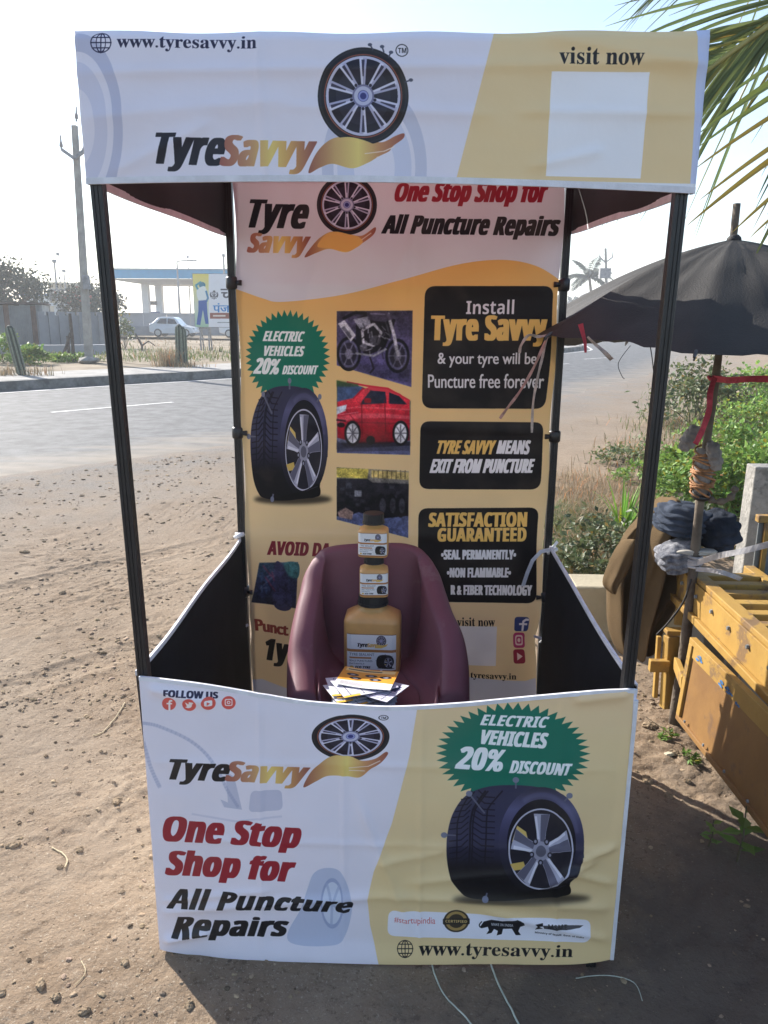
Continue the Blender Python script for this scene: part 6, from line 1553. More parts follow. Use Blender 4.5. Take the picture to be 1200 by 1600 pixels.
# tall bright blades
bp = np.array(gb(972, 842)); bt = thing('broad_bladed_plant', 'tuft of tall bright green blades left of the right pole', 'plant', tuple(bp))
for k in range(26):
    a = RNG.uniform(0, 6.283); ln = RNG.uniform(.05, .55); hh = RNG.uniform(.28, .55); d = np.array([math.cos(a), math.sin(a), 0]); s_ = np.array([-d[1], d[0], 0])
    rings = []
    for t in np.linspace(0, 1, 7):
        c = bp + d * (.04 + hh * ln * t ** 1.8) + np.array([0, 0, hh * (t - .35 * ln * t ** 2.5)]); w_ = .011 * (math.sin(math.pi * min(1, t * .8 + .12)) ** .7) * (1 - t ** 4)
        rings.append([tuple(c - s_ * w_), tuple(c + d * -.003), tuple(c + s_ * w_)])
    m = MB(); m.loft(rings, closed=False); tt_ = tuple(tints(1, .7, 1.4)[0]); m.tint = [tt_] * len(m.v); m.build('blade', M_BRIGHT, bt, fix=False)
# weeds right of the stall
for k, (px, py, h, n, lab_) in enumerate([(1075, 1196, .05, 60, 'tiny green weed on the sunlit soil by the cart panel'), (1040, 1158, .035, 40, 'tiny green seedling on the sunlit soil beside the pale stone')]):
    shrub('weed', gb(px, py), .03, .03, h, n, .022, M_LEAF, lab_, 'weed', None, 150 + k, nst=3)
for k, (px, py, h, lab_) in enumerate([(1150, 1352, .20, 'broad leaved weed in the shade under the cart panel'), (1105, 1330, .10, 'small weed in deep shade below the cart panel')]):
    b = np.array(gb(px, py)); t = thing('weed', lab_, 'weed', tuple(b)); 
    MB().tube([b, b + np.array([.01, 0, h * .5]), b + np.array([.012, .01, h])], [.004, .003, .002], 6).build('stem', M_STEM, t)
    for j in range(9):
        a = j * 2.4; z_ = h * (.25 + .75 * j / 9); d = np.array([[math.cos(a), math.sin(a), .25]]); d = unit(d); m = MB()
        leaf_quads(m, np.array([b + np.array([.008, 0, z_])]), d, unit(np.cross(np.cross(d, [[0, 0, 1.]]), d)), np.array([.075 * h / .2]), np.array([.02 * h / .2]), tints(1, .7, 1.1)); m.build('leaf', M_LEAF, t, fix=False)

# ------------------------------------------------------------------ the coconut palm whose fronds hang in at the top right
M_FROND = leaf_mat('palm_leaf', (.13, .165, .060), .32, .38); M_FRONDY = leaf_mat('palm_leaf_yellowing', (.30, .26, .060), .25, .4); M_RACH = mat('palm_rachis', (.33, .30, .10), .5, .2, 10)
M_TRUNK = mat('palm_trunk', (.22, .18, .14), .9, .35, 8, bump=.6, bscale=20)
crown = np.array([3.3, 1.7, 3.45])
palm = thing('coconut_palm', 'coconut palm with long fronds hanging in over the stall at upper right', 'palm tree', (3.55, 2.1, -.05))
MB().tube([np.array([3.55, 2.1, -.06]), np.array([3.52, 2.05, 1.2]), np.array([3.42, 1.9, 2.4]), crown], [.17, .13, .12, .14], 14).build('trunk', M_TRUNK, palm, smooth=True)
def blade_mb(p, d, L, wd, droop, nrm_):
    d = Vector(d).normalized(); n_ = Vector(nrm_); rings = []; pos = Vector(p); s_ = d.cross(n_).normalized()
    for k in range(9):
        t = k / 8; w_ = wd * (.35 + .65 * min(1, t * 5)) * (1 - t ** 2.2) + .0006
        up_ = s_.cross(d).normalized(); rings.append([tuple(pos - s_ * w_ + up_ * w_ * .35), tuple(pos), tuple(pos + s_ * w_ + up_ * w_ * .35)])
        d = (d + Vector((0, 0, -droop / 8))).normalized(); pos = pos + d * L / 8
    m = MB(); m.loft(rings, closed=False); return m
def frond(pts, nl, Lmax, wd, dirs, droop, m_, rr_=(.014, .004), tl=(.7, 1.3)):
    C = catmull(pts, 12, closed=False); n = len(C); rad = np.linspace(rr_[0], rr_[1], n)
    fr = MB().tube(C, list(rad), 7).build('frond', M_RACH, palm, smooth=True)
    for k in range(nl):
        t = .08 + .90 * k / nl; i = min(int(t * (n - 1)), n - 2); p = C[i] + (C[i + 1] - C[i]) * (t * (n - 1) - i); tg = (C[i + 1] - C[i]); tg /= np.linalg.norm(tg)
        L = Lmax * (math.sin(math.pi * (.18 + .72 * t)) ** .8) * RNG.uniform(.85, 1.1)
        for d in dirs:
            v = np.array(d) + tg * (.55 + .5 * t) + RNG.normal(0, .045, 3)
            m = blade_mb(p, v, L, wd * RNG.uniform(.8, 1.15), droop * RNG.uniform(.6, 1.3), np.cross(tg, v)); tt_ = tuple(tints(1, *tl, .1)[0]); m.tint = [tt_] * len(m.v)
            m.build('leaflet', m_[0] if RNG.random() > m_[2] else m_[1], fr, fix=False)
    return fr
# frond A sweeps down to the left behind the fascia
frond([crown, on_y(1330, -50, 1.75), on_y(1215, 30, 1.78), on_y(1108, 108, 1.8), on_y(1010, 190, 1.82)], 46, .84, .0085, [(-.30, .1, -.78), (-.62, -.05, .30)], .38, (M_FROND, M_FRONDY, .12), (.020, .006))
frond([crown, on_y(1330, -190, 2.1), on_y(1240, -150, 2.2), on_y(1150, -120, 2.3), on_y(1080, -70, 2.4)], 26, .75, .008, [(-.45, 0, -.45), (-.4, 0, .55)], .35, (M_FROND, M_FRONDY, .1), (.02, .006))
# frond B is nearer and its pale leaflets slant in from the right
fb_pts = [crown, on_y(1330, 20, 1.25), on_y(1285, 120, 1.1), on_y(1262, 230, 1.0), on_y(1258, 330, .95)]
Cb = catmull(fb_pts, 12, closed=False); frB = MB().tube(Cb, list(np.linspace(.022, .006, len(Cb))), 8).build('frond', M_RACH, palm, smooth=True)
for (ax, ay), (bx, by), wd, ye in (((1262, 98), (1088, 210), .017, 0), ((1264, 118), (1086, 232), .012, 0), ((1262, 150), (1082, 265), .010, 1), ((1260, 196), (1092, 312), .010, 1), ((1258, 214), (1072, 352), .012, 1), ((1256, 268), (1144, 362), .008, 1), ((1256, 300), (1170, 372), .006, 1), ((1266, 70), (1120, 160), .010, 0), ((1268, 60), (1100, 178), .008, 0)):
    a, b = on_y(ax, ay, 1.0), on_y(bx, by, .80); L = np.linalg.norm(b - a); d = (b - a) / L
    m = blade_mb(a, d + np.array([0, 0, .06]), L, wd, .12, (0, -.6, .8)); tt_ = (1.9, 1.75, 1.2, 1) if not ye else (1.25, 1.0, .8, 1); m.tint = [tt_] * len(m.v); m.build('leaflet', M_FROND if not ye else M_FRONDY, frB, fix=False)
    for s_ in range(2):
        e = a + (b - a) * RNG.uniform(.25, .5); m = blade_mb(a + np.array([.1, .1, 0]), e - a + np.array([0, .15, -.25 - .1 * s_]), L * .8, wd * .5, .25, (0, -.6, .8)); tt_ = tuple(tints(1, .7, 1.2)[0]); m.tint = [tt_] * len(m.v); m.build('leaflet', M_FROND, frB, fix=False)
for (dx, dy, dz) in ((1.2, .3, .6), (.7, 1.2, .5), (.3, -1.1, .7), (1.1, -.7, .2)):
    frond([crown, crown + np.array([dx * .6, dy * .6, dz]), crown + np.array([dx * 1.5, dy * 1.5, dz * .6]), crown + np.array([dx * 2.1, dy * 2.1, dz - 1.2])], 16, .7, .012, [(-dy * .8, dx * .8, -.2), (dy * .8, -dx * .8, -.2)], .4, (M_FROND, M_FRONDY, .1), (.02, .006))

# ------------------------------------------------------------------ across the road
ZV = .19
def G(px, py): return on_g(px, py, ZV)
M_POLEC = mat('pole_concrete', (.36, .34, .31), .9, .2, 3, bump=.2, bscale=20)
M_GALV = mat('galvanised', (.30, .30, .31), .55, .25, 10, metal=.4)
# left utility pole
b = G(441 / 3.158, 1285 / 3.158 + 160); tp_ = on_y(116.5, 196, b[1] + .1)
up_ = thing('utility_pole', 'tall leaning concrete utility pole with a V shaped crossarm left of the stall', 'utility pole', tuple(b))
m = MB().beam(b, tp_, .225, .20, (0, 1, 0), 0, .72); m.build('pole', M_POLEC, up_, bevel=.02)
def yy(px, py): return on_y(px, py, b[1] + .05 - .2)
m = MB(); m.beam(yy(97, 234), yy(116, 247.5), .09, .09); m.beam(yy(117, 247.5), yy(131, 236), .09, .09); m.build('crossarm', M_GALV, up_)
for (x0, y0, x1, y1) in ((96, 234, 94.5, 211), (131, 236, 131, 226), (119.5, 190, 119, 166)):
    pq = MB().tube([yy(x0, y0), yy((x0 + x1) / 2, (y0 + y1) / 2), yy(x1, y1)], [.03, .028, .018], 6).build('insulator_pin', M_GALV, up_)
    MB().tube([yy(x0 + (x1 - x0) * .2, y0 + (y1 - y0) * .2), yy(x0 + (x1 - x0) * .5, y0 + (y1 - y0) * .5)], [.06, .045], 8).build('insulator', mat('porcelain', (.30, .26, .24), .3, .1, 5), pq)
MB().beam(yy(134, 430), yy(136, 452), .2, .16).build('bracket', M_GALV, up_)
A, fs_ = stone_shape(.40, RNG, .5); tag(MB().add(A + b + np.array([.15, -.35, .1]), fs_).build('boulder', M_POSTC, org=b), 'grey boulder at the foot of the leaning utility pole', 'boulder')
# cacti
M_CACT = mat('cactus_skin', (.055, .070, .050), .7, .25, 6, bump=.2, bscale=30); M_CRIB = mat('cactus_ridge', (.20, .22, .165), .8, .2, 20)
def cactus(px, py, cols, lab_, seed):
    q = G(px, py); t = thing('columnar_cactus', lab_, 'cactus', tuple(q)); rng = np.random.default_rng(seed)
    for (dx, r, h, lx) in cols:
        c = q + np.array([dx, rng.uniform(-.1, .1), 0]); nR = 7; n = nR * 6; rings = []
        for z_, k in ((0, .85), (.08, 1), (.5, 1.05), (.85, 1), (.94, .85), (.985, .5), (1, .1)):
            rings.append([(c[0] + lx * z_ + r * k * (1 - .20 * (1 - abs(math.cos(nR * a / 2)))) * math.cos(a), c[1] + r * k * (1 - .20 * (1 - abs(math.cos(nR * a / 2)))) * math.sin(a), c[2] + h * z_) for a in np.linspace(0, 6.283, n + 1)[:-1]])
        col = MB().loft(rings).build('column', M_CACT, t)
        for j in range(nR):
            a = 2 * math.pi * j / nR
            MB().tube([(c[0] + lx * z_ + r * k * 1.01 * math.cos(a), c[1] + r * k * 1.01 * math.sin(a), c[2] + h * z_) for z_, k in ((.02, .85), (.08, 1), (.5, 1.05), (.85, 1), (.94, .86))], .022, 5).build('ridge', M_CRIB, col)
    return q
c1 = cactus(31, 586, [(.06, .105, 1.20, -.20)], 'leaning ribbed cactus on the footpath at the far left', 1)
c2 = cactus(285, 572, [(-.05, .10, 1.22, .03), (.08, .085, 1.14, .0), (.02, .08, 1.0, .03)], 'upright ribbed cactus cluster on the footpath before the white car', 2)
def tuft(c, n, h, r, m_, lab_, name='grass_tuft', grp=None):
    P = np.array(c) + np.concatenate([RNG.normal(0, r, (n, 2)), np.zeros((n, 1))], 1); m = MB(); blades(m, P, h * RNG.uniform(.5, 1.3, n), .010 * np.ones(n), RNG.uniform(.2, 1.0, n), tints(n, .6, 1.3))
    return kind(m.build(name, m_, fix=False), 'stuff', lab_)
tuft(c1 + np.array([-.3, -.1, 0]), 90, .28, .22, M_DRY, 'dry grass at the foot of the left cactus'); tuft(c1 + np.array([.5, 0, 0]), 70, .3, .2, M_DRY, 'dry grass right of the left cactus'); tuft(c2 + np.array([-.35, -.05, 0]), 260, .62, .22, M_DRY, 'dry grass left of the cactus cluster'); tuft(c2 + np.array([.2, -.3, 0]), 160, .18, .3, M_DRY, 'dry litter at the foot of the cactus cluster')
def vband(x0, x1, y0, y1, n, h, wd, m_, name, lab_):
    P = []
    while len(P) < n: P.append(G(RNG.uniform(x0, x1), RNG.uniform(y0, y1)))
    P = np.array(P); m = MB(); blades(m, P, h * RNG.uniform(.3, 1.3, n), wd * RNG.uniform(.6, 1.4, n), RNG.uniform(.2, 1, n), tints(n, .65, 1.35)); return kind(m.build(name, m_, fix=False), 'stuff', lab_)
vband(-60, 380, 546, 566, 1700, .24, .015, M_GRASS, 'verge_grass', 'pale green weeds along the far footpath')
vband(-60, 380, 530, 560, 900, .22, .016, M_DRY, 'verge_dry_grass', 'dry grass on the open ground across the road')
for k, (px, py, rx, h, lab_) in enumerate([(6, 568, .8, .95, 'bushy green weed at the far left edge beside the leaning cactus'), (48, 570, .55, .55, 'bushy green weed just right of the leaning cactus'), (110, 566, .7, .28, 'low pale green weed left of the utility pole foot')]):
    shrub('roadside_shrub', tuple(G(px, py)), rx, .7, h, 900, .13, M_LEAF, lab_, 'shrub', None, 170 + k, tlo=.6, thi=1.3)
shrub('thin_shrub', tuple(G(196, 545)), .7, .6, 1.9, 420, .14, M_LEAFD, 'thin straggly shrub right of the left front pole across the road', 'shrub', None, 180, nst=14, tlo=.8, thi=1.4)
# leaning fence posts and dead branches
M_DARKW = mat('dark_post_wood', (.10, .08, .07), .9, .3, 8)
for (x0, y0, x1, y1, lab_) in ((96, 562, 110, 520, 'thin slanting wooden stake before the grey wall'), (115, 566, 109, 490, 'upright thin wooden stake before the grey wall'), (108, 556, 105, 525, 'short wooden stake between two longer stakes')):
    q = G(x0, y0); e = on_y(x1, y1, q[1] + .1); tag(MB().tube([q, (q + e) / 2 + np.array([.02, 0, 0]), e], [.06, .05, .045], 7).build('stake', M_DARKW, org=q), lab_, 'stake')
q = G(222, 548); m = MB(); m.tube([on_y(212, 522, q[1]), on_y(222, 540, q[1]), q], [.03, .05, .05], 6); m.tube([on_y(222, 540, q[1]), on_y(232, 533, q[1]), on_y(242, 540, q[1])], [.04, .03, .02], 6)
tag(m.build('dead_branch', M_DARKW, org=q), 'bare dead branch sticking out of the open ground', 'branch')
# boundary walls
M_WALLF = mat('far_wall_plaster', (.36, .36, .38), .9, .15, .4, bump=.2, bscale=10); M_SHEET = mat('corrugated_sheet', (.34, .35, .36), .6, .3, .5, metal=.15); M_WALLD = mat('grey_block_wall', (.25, .26, .28), .9, .2, .5, bump=.3, bscale=5); M_RUST = mat('rusty_sheet', (.30, .20, .16), .8, .35, 1)
def wall_px(name, x0, x1, yb0, yb1, yt, th, m_, lab_, cat='wall', parts=None):
    a, b_ = on_g(x0, yb0, ZV), on_g(x1, yb1, ZV); zt = on_y(x0, yt, a[1])[2]; d = b_ - a; L = np.hypot(d[0], d[1]); ang = math.atan2(d[1], d[0]); t = thing(name, lab_, cat, tuple(a)); R = rotz(ang)
    return t, a, L, zt - ZV, R
t, a, L, h_, R = wall_px('boundary_wall', 150, 470, 523.5, 523.5, 490.5, .3, M_WALLF, 'long grey plastered boundary wall behind the white cars')
n_ = 9
for k in range(n_):
    c = Vector(a) + R @ Vector((L * (k + .5) / n_, 0, h_ / 2)); MB().box(c, (L / n_ - .03, .25, h_), R).build('panel', M_WALLF, t)
MB().box(Vector(a) + R @ Vector((L / 2, 0, h_ + .06)), (L, .36, .12), R).build('coping', M_WALLF, t); MB().box(Vector(a) + R @ Vector((L / 2, -.15, .35)), (L, .06, .7), R).build('plinth', M_WALLD, t)
t, a, L, h_, R = wall_px('block_wall', 68, 175, 545, 543, 489, .3, M_WALLD, 'dark grey block wall with posts behind the utility pole')
for k in range(7):
    MB().box(Vector(a) + R @ Vector((L * (k + .5) / 7, 0, h_ * .47)), (L / 7 - .3, .16, h_ * .94), R).build('panel', M_WALLD, t); MB().box(Vector(a) + R @ Vector((L * k / 7, 0, h_ * .52)), (.28, .28, h_ * 1.04), R).build('pillar', M_WALLD, t)
t, a, L, h_, R = wall_px('sheet_shed', -120, 70, 546, 545, 474, .3, M_SHEET, 'low shed of grey corrugated metal sheets at the far left', 'shed')
for k in range(22):
    w_ = L / 22; m = MB(); prof = [(i * w_ / 12, .05 * math.sin(i * math.pi)) for i in range(13)]
    pts = [(w_ * i / 24, .03 * math.cos(i * math.pi * .75)) for i in range(25)]
    lo = [tuple(Vector(a) + R @ Vector((k * w_ + u_, v_, 0))) for u_, v_ in pts]; hi = [tuple(Vector(a) + R @ Vector((k * w_ + u_, v_, h_ * (1 - .015 * (k % 3))))) for u_, v_ in pts]
    m.loft([lo, hi], closed=False); m.build('sheet', M_RUST if k in (15, 20) else M_SHEET, t, smooth=True)
MB().box(Vector(a) + R @ Vector((L / 2, 2.0, h_ + .06)), (L + .3, 4.3, .08), R).build('roof', M_DARKW, t)
MB().box(Vector(a) + R @ Vector((L / 2, 4.0, h_ / 2)), (L, .1, h_), R).build('wall', M_SHEET, t); MB().box(Vector(a) + R @ Vector((L, 2.0, h_ / 2)), (.1, 4.0, h_), R).build('wall', M_SHEET, t)
t, a, L, h_, R = wall_px('low_bank_wall', -120, 180, 557, 553, 541, .3, M_WALLD, 'low grey plinth wall along the open ground', 'wall'); MB().box(Vector(a) + R @ Vector((L / 2, .2, h_ / 2)), (L, .4, h_), R).build('body', M_WALLF, t)
# small cream building, and a blue roofed one
def bldg(x0, x1, yt, yb, Yd, dep, m_, lab_, name='building', roofm=None, wins=()):
    a, b_ = on_y(x0, yb, Yd), on_y(x1, yb, Yd); zt = on_y(x0, yt, Yd)[2]; t = thing(name, lab_, 'building', ((a[0] + b_[0]) / 2, Yd + dep / 2, ZV)); h_ = zt - ZV
    c = ((a[0] + b_[0]) / 2, Yd + dep / 2)
    wl = MB().box((c[0], c[1], ZV + h_ / 2), (b_[0] - a[0], dep, h_)).build('wall', m_, t)
    MB().box((c[0], c[1], ZV + h_ + .12), (b_[0] - a[0] + .5, dep + .5, .24)).build('roof', roofm or m_, t)
    for (u_, v_) in wins:
        x_ = a[0] + (b_[0] - a[0]) * u_; z_ = ZV + h_ * v_; wv = MB().box((x_, Yd - .02, z_), (1.0, .08, 1.1)).build('window', M_GALV, t); MB().box((x_, Yd - .065, z_), (.84, .02, .94)).build('pane', M_GLASS, wv)
    return t
M_GLASS = mat('dark_glass', (.03, .035, .045), .15, .2, 3, spec=.6); M_CREAM = mat('cream_wall', (.48, .42, .32), .85, .1, 1); M_BLUEW = mat('blue_painted_wall', (.12, .22, .38), .8, .15, 1); M_WHT = mat('white_wall', (.62, .63, .64), .85, .08, 1)
bldg(80, 107, 445, 500, 74, 6, M_CREAM, 'small cream flat roofed building behind the grey block wall', wins=((.3, .78), (.7, .78)))
bldg(38, 84, 462, 500, 82, 8, M_WHT, 'long white building with a blue roof behind the tree at far left', roofm=M_BLUEW, wins=((.2, .6), (.5, .6), (.8, .6)))
bldg(86, 118, 478, 500, 64, 4, M_WHT, 'low white hut just behind the block wall', wins=((.5, .7),))
# petrol station canopy
M_SKY = mat('turquoise_panel', (.003, .27, .50), .45, .06, 2); M_CW = mat('canopy_white', (.72, .73, .74), .6, .05, 2)
ps_ = thing('petrol_station_canopy', 'flat petrol station canopy with a turquoise edge on white pillars', 'canopy', (-28.5, 84, ZV))
YC = 80; xl_, xr_ = on_y(160, 430, YC)[0], on_y(420, 430, YC)[0]; z0_, z1_ = on_y(260, 440, YC)[2], on_y(260, 421, YC)[2]
MB().box(((xl_ + xr_) / 2, YC, (z0_ + z1_) / 2 + .15), (xr_ - xl_, .2, z1_ - z0_ - .3)).build('fascia_panel', M_SKY, ps_)
MB().box(((xl_ + xr_) / 2, YC - .02, z1_ + .03), (xr_ - xl_ + .1, .3, .14)).build('edge_strip', mat('edge_grey', (.30, .36, .40), .6, .1, 2), ps_)
m = MB(); m.loft([[(xl_, YC + .1, z0_ + .28), (xr_, YC + .1, z0_ + .28), (xr_, YC + 10, z0_ + .28), (xl_, YC + 10, z0_ + .28)], [(xl_ + 3, YC + 1.6, z0_ - .15), (xr_ - 3, YC + 1.6, z0_ - .15), (xr_ - 3, YC + 9, z0_ - .15), (xl_ + 3, YC + 9, z0_ - .15)]]); m.build('underside', M_CW, ps_)
MB().box(((xl_ + xr_) / 2, YC + 5.1, z1_ + .05), (xr_ - xl_, 10, .1)).build('roof', M_CW, ps_)
for px in (228.5, 244, 330, 345):
    x_ = on_y(px, 470, YC + 4)[0]; MB().box((x_, YC + 4 + (1.2 if px in (244, 345) else 0), (ZV + z0_) / 2), (.72, .72, z0_ - ZV)).build('pillar', M_CW, ps_, bevel=.03)
M_PUMP = mat('pump_blue', (.05, .10, .26), .5, .1, 3)
for px, yb in ((237, 490),):
    q = on_y(px, yb, YC + 4); t = thing('fuel_pump', 'blue fuel pump under the canopy ' + ('between the two visible pillars' if px < 300 else 'behind the billboard'), 'fuel pump', (q[0], YC + 4.6, ZV))
    MB().box((q[0], YC + 4.6, ZV + 1.0), (1.3, .6, 2.0)).build('body', M_PUMP, t, bevel=.04); MB().box((q[0], YC + 4.28, ZV + 1.45), (.9, .03, .5)).build('display', M_GLASS, t)
    MB().box((q[0] - .35, YC + 4.6, ZV + 2.9), (1.5, .3, .42)).build('sign', M_DARKW, t); MB().box((q[0] - .35, YC + 4.6, ZV + 2.35), (.12, .12, .72)).build('sign_post', M_GALV, t)
# lamp posts and masts
def mast(px, yt, Yd, lab_, arm=0, r=.07, name='mast'):
    q = on_y(px, 492, Yd); e = on_y(px, yt, Yd); t = thing(name, lab_, 'lamp post' if arm else 'mast', (q[0], Yd, ZV)); MB().tube([(q[0], Yd, ZV), (q[0], Yd, (ZV + e[2]) / 2), (q[0], Yd, e[2])], [r * 1.5, r * 1.2, r * .8], 8).build('post', M_GALV, t)
    if arm: MB().tube([(q[0], Yd, e[2]), (q[0] + .5 * arm, Yd, e[2] + .10), (q[0] + 1.4 * arm, Yd, e[2] + .14)], .06, 7).build('arm', M_GALV, t); MB().box((q[0] + 1.6 * arm, Yd, e[2] + .12), (.7, .25, .12)).build('lamp_head', M_GALV, t)
    else: MB().box((q[0], Yd, e[2] + .05), (.25, .25, .25)).build('cap', M_GALV, t)
mast(281, 409, 76, 'single armed street lamp in front of the turquoise canopy', 1, .09, 'street_lamp'); mast(353, 400, 72, 'tall lamp post beside the back pole of the stall', 0, .10); mast(92.5, 409, 60, 'lamp mast with a small head behind the block wall', 0, .08); mast(99, 398, 74, 'thinnest tall mast behind the cream building', 0, .05); mast(106, 424, 70, 'short mast right of the cream building', 0, .06); mast(298, 402, 88, 'thin antenna mast above the turquoise canopy', 0, .06); mast(184, 436, 86, 'thin mast below the left end of the turquoise canopy', 0, .07); mast(63, 455, 90, 'short grey mast beyond the shed roof', 0, .05)
# billboard
bb = thing('billboard', 'roadside billboard with a painted man in blue jeans and Hindi lettering', 'billboard', tuple(G(330, 548)))
YBd = bb.location[1]; art = Art(on_y(303, 470, YBd)[0], on_y(303, 470, YBd)[0] + 4.2, on_y(330, 511, YBd)[2], on_y(330, 428, YBd)[2], YBd, 90, (226, 226, 230))
art.poly([(300, 425), (326, 425), (326, 515), (300, 515)], vgrad((428, (232, 214, 116)), (480, (206, 214, 196)), (512, (150, 186, 160))))
art.ell((316, 446), 5, 5, (72, 130, 150)); art.poly([(307, 455), (313, 449), (321, 449), (324, 468), (311, 470)], (226, 230, 226), smooth=True); art.line([(309, 452), (306, 446), (314, 441)], 3, (70, 150, 170)); art.line([(322, 455), (325, 466), (321, 474)], 3, (70, 130, 170))
art.poly([(310, 470), (323, 469), (324, 488), (326, 506), (321, 506), (317, 484), (313, 508), (307, 507), (310, 486)], (44, 88, 160))
art.text('☬', [(328, 454), (341, 454), (341, 468), (328, 468)], (50, 50, 60), 'sans')
art.text('चं', [(345, 446), (362, 446), (362, 469), (345, 469)], (60, 60, 70), 'sans', bold=.02); art.text('पंजा', [(333, 474), (364, 474), (364, 488), (333, 488)], (30, 120, 190), 'sans', bold=.03)
art.poly([(328, 489), (420, 489), (420, 498), (328, 498)], (142, 84, 70)); art.line([(333, 493.5), (352, 493.5)], 2.4, (226, 214, 206)); art.line([(340, 504), (372, 504)], 1.2, (120, 130, 130))
w_ = art.x1 - art.x0; m = MB(); z0_, z1_ = art.z0, art.z1
m.add([(art.x0, YBd, z0_), (art.x1, YBd, z0_), (art.x1, YBd, z1_), (art.x0, YBd, z1_)], [(0, 1, 2, 3)]); m.uv = [(0, 0), (1, 0), (1, 1), (0, 1)]; m.build('board', print_mat('billboard_print', art.image('billboard_print'), grain=5), bb, fix=False)
MB().box(((art.x0 + art.x1) / 2, YBd + .06, (z0_ + z1_) / 2), (w_ + .04, .08, z1_ - z0_ + .04)).build('backing', M_GALV, bb)
for dx in (.18, .55, w_ - .55, w_ - .18):
    for dy in (.03, .5): MB().tube([(art.x0 + dx, YBd + dy + .08, ZV), (art.x0 + dx, YBd + .12 + dy * .1, z0_ + .6)], .035, 6).build('leg', M_GALV, bb)
for z_ in (.5, .95): MB().box((art.x0 + .37, YBd + .12, ZV + z_), (.5, .05, .05)).build('brace', M_GALV, bb)
# cars by the wall
M_CARW = mat('white_car_paint', (.66, .68, .70), .25, .04, 2, spec=.5, coat=.5); M_TAIL = mat('tail_lamp', (.30, .02, .02), .3, .1, 3); M_HEAD = mat('head_lamp', (.6, .62, .62), .15, .1, 3); M_RIM = mat('alloy_rim', (.45, .46, .47), .4, .1, 5, metal=.6)
def car(c, L, lab_, facing=-1):
    t = thing('parked_car', lab_, 'car', tuple(c)); W_ = 1.7
    prof = [(0, .30), (.02, .52), (.06, .68), (.22, .80), (.30, .88), (.40, 1.30), (.46, 1.42), (.70, 1.44), (.80, 1.36), (.93, .98), (.985, .92), (1, .70), (.99, .34), (.88, .24), (.12, .24)]
    secs = []
    for yv, k, kz in ((-.5, .965, .0), (-.46, 1, 0), (.46, 1, 0), (.5, .965, 0)):
        ring = []
        for u_, z_ in prof:
            tum = .14 * max(0, (z_ - .85) / .6); ring.append((c[0] + facing * -1 * (u_ - .5) * L * k, c[1] + yv * W_ * (1 - tum * 1.5), c[2] + z_))
        secs.append(ring)
    MB().loft(secs).build('body', M_CARW, t, bevel=.05)
    for side in (-1, 1):
        def gq(pts): return [(c[0] - facing * (u_ - .5) * L, c[1] + side * (W_ / 2 * (1 - .14 * 1.5 * max(0, (z_ - .85) / .6)) + .006), c[2] + z_) for u_, z_ in pts]
        for pts in ([(.37, .93), (.435, 1.28), (.58, 1.33), (.58, .94)], [(.60, .94), (.60, 1.33), (.74, 1.32), (.82, .98)]): m = MB(); p_ = gq(pts); m.add(p_ + [(x, y - side * .01, z) for x, y, z in p_], [(0, 1, 2, 3), (4, 7, 6, 5), (0, 4, 5, 1), (1, 5, 6, 2), (2, 6, 7, 3), (3, 7, 4, 0)]); m.build('window', M_GLASS, t)
        for u_ in (.19, .80):
            x_ = c[0] - facing * (u_ - .5) * L; rings = []
            for o, r in ((.02, .20), (0, .29), (-.16, .29), (-.18, .2)): rings.append([(x_ + r * math.cos(a), c[1] + side * (W_ / 2 + o), c[2] + .30 + r * math.sin(a)) for a in np.linspace(0, 6.283, 21)[:-1]])
            wv = MB().loft(rings).build('wheel', M_RUB, t, smooth=True); MB().loft([[(x_ + .20 * math.cos(a), c[1] + side * (W_ / 2 + o), c[2] + .30 + .20 * math.sin(a)) for a in np.linspace(0, 6.283, 17)[:-1]] for o in (.0, .025)]).build('rim', M_RIM, wv)
        MB().box((c[0] - facing * (.03 - .5) * L, c[1] + side * .6, c[2] + .62), (.14, .34, .14)).build('headlight', M_HEAD, t, bevel=.02); MB().box((c[0] - facing * (.985 - .5) * L, c[1] + side * .62, c[2] + .80), (.10, .22, .2)).build('tail_light', M_TAIL, t, bevel=.02)
        for u_ in (.56, .76): MB().box((c[0] - facing * (u_ - .5) * L, c[1] + side * (W_ / 2 + .012), c[2] + .84), (.18, .03, .035)).build('door_handle', M_CARW, t)
    return t
Yc_ = 57.0
q = on_y(268.5, 527, Yc_ - .85); car((q[0], Yc_, ZV), 3.40, 'white hatchback parked by the far wall left of the billboard', 1)
q = on_y(381, 529, Yc_ - 2); car((q[0], Yc_ - 1, ZV), 3.7, 'white car half hidden behind the back pole of the stall', 1)
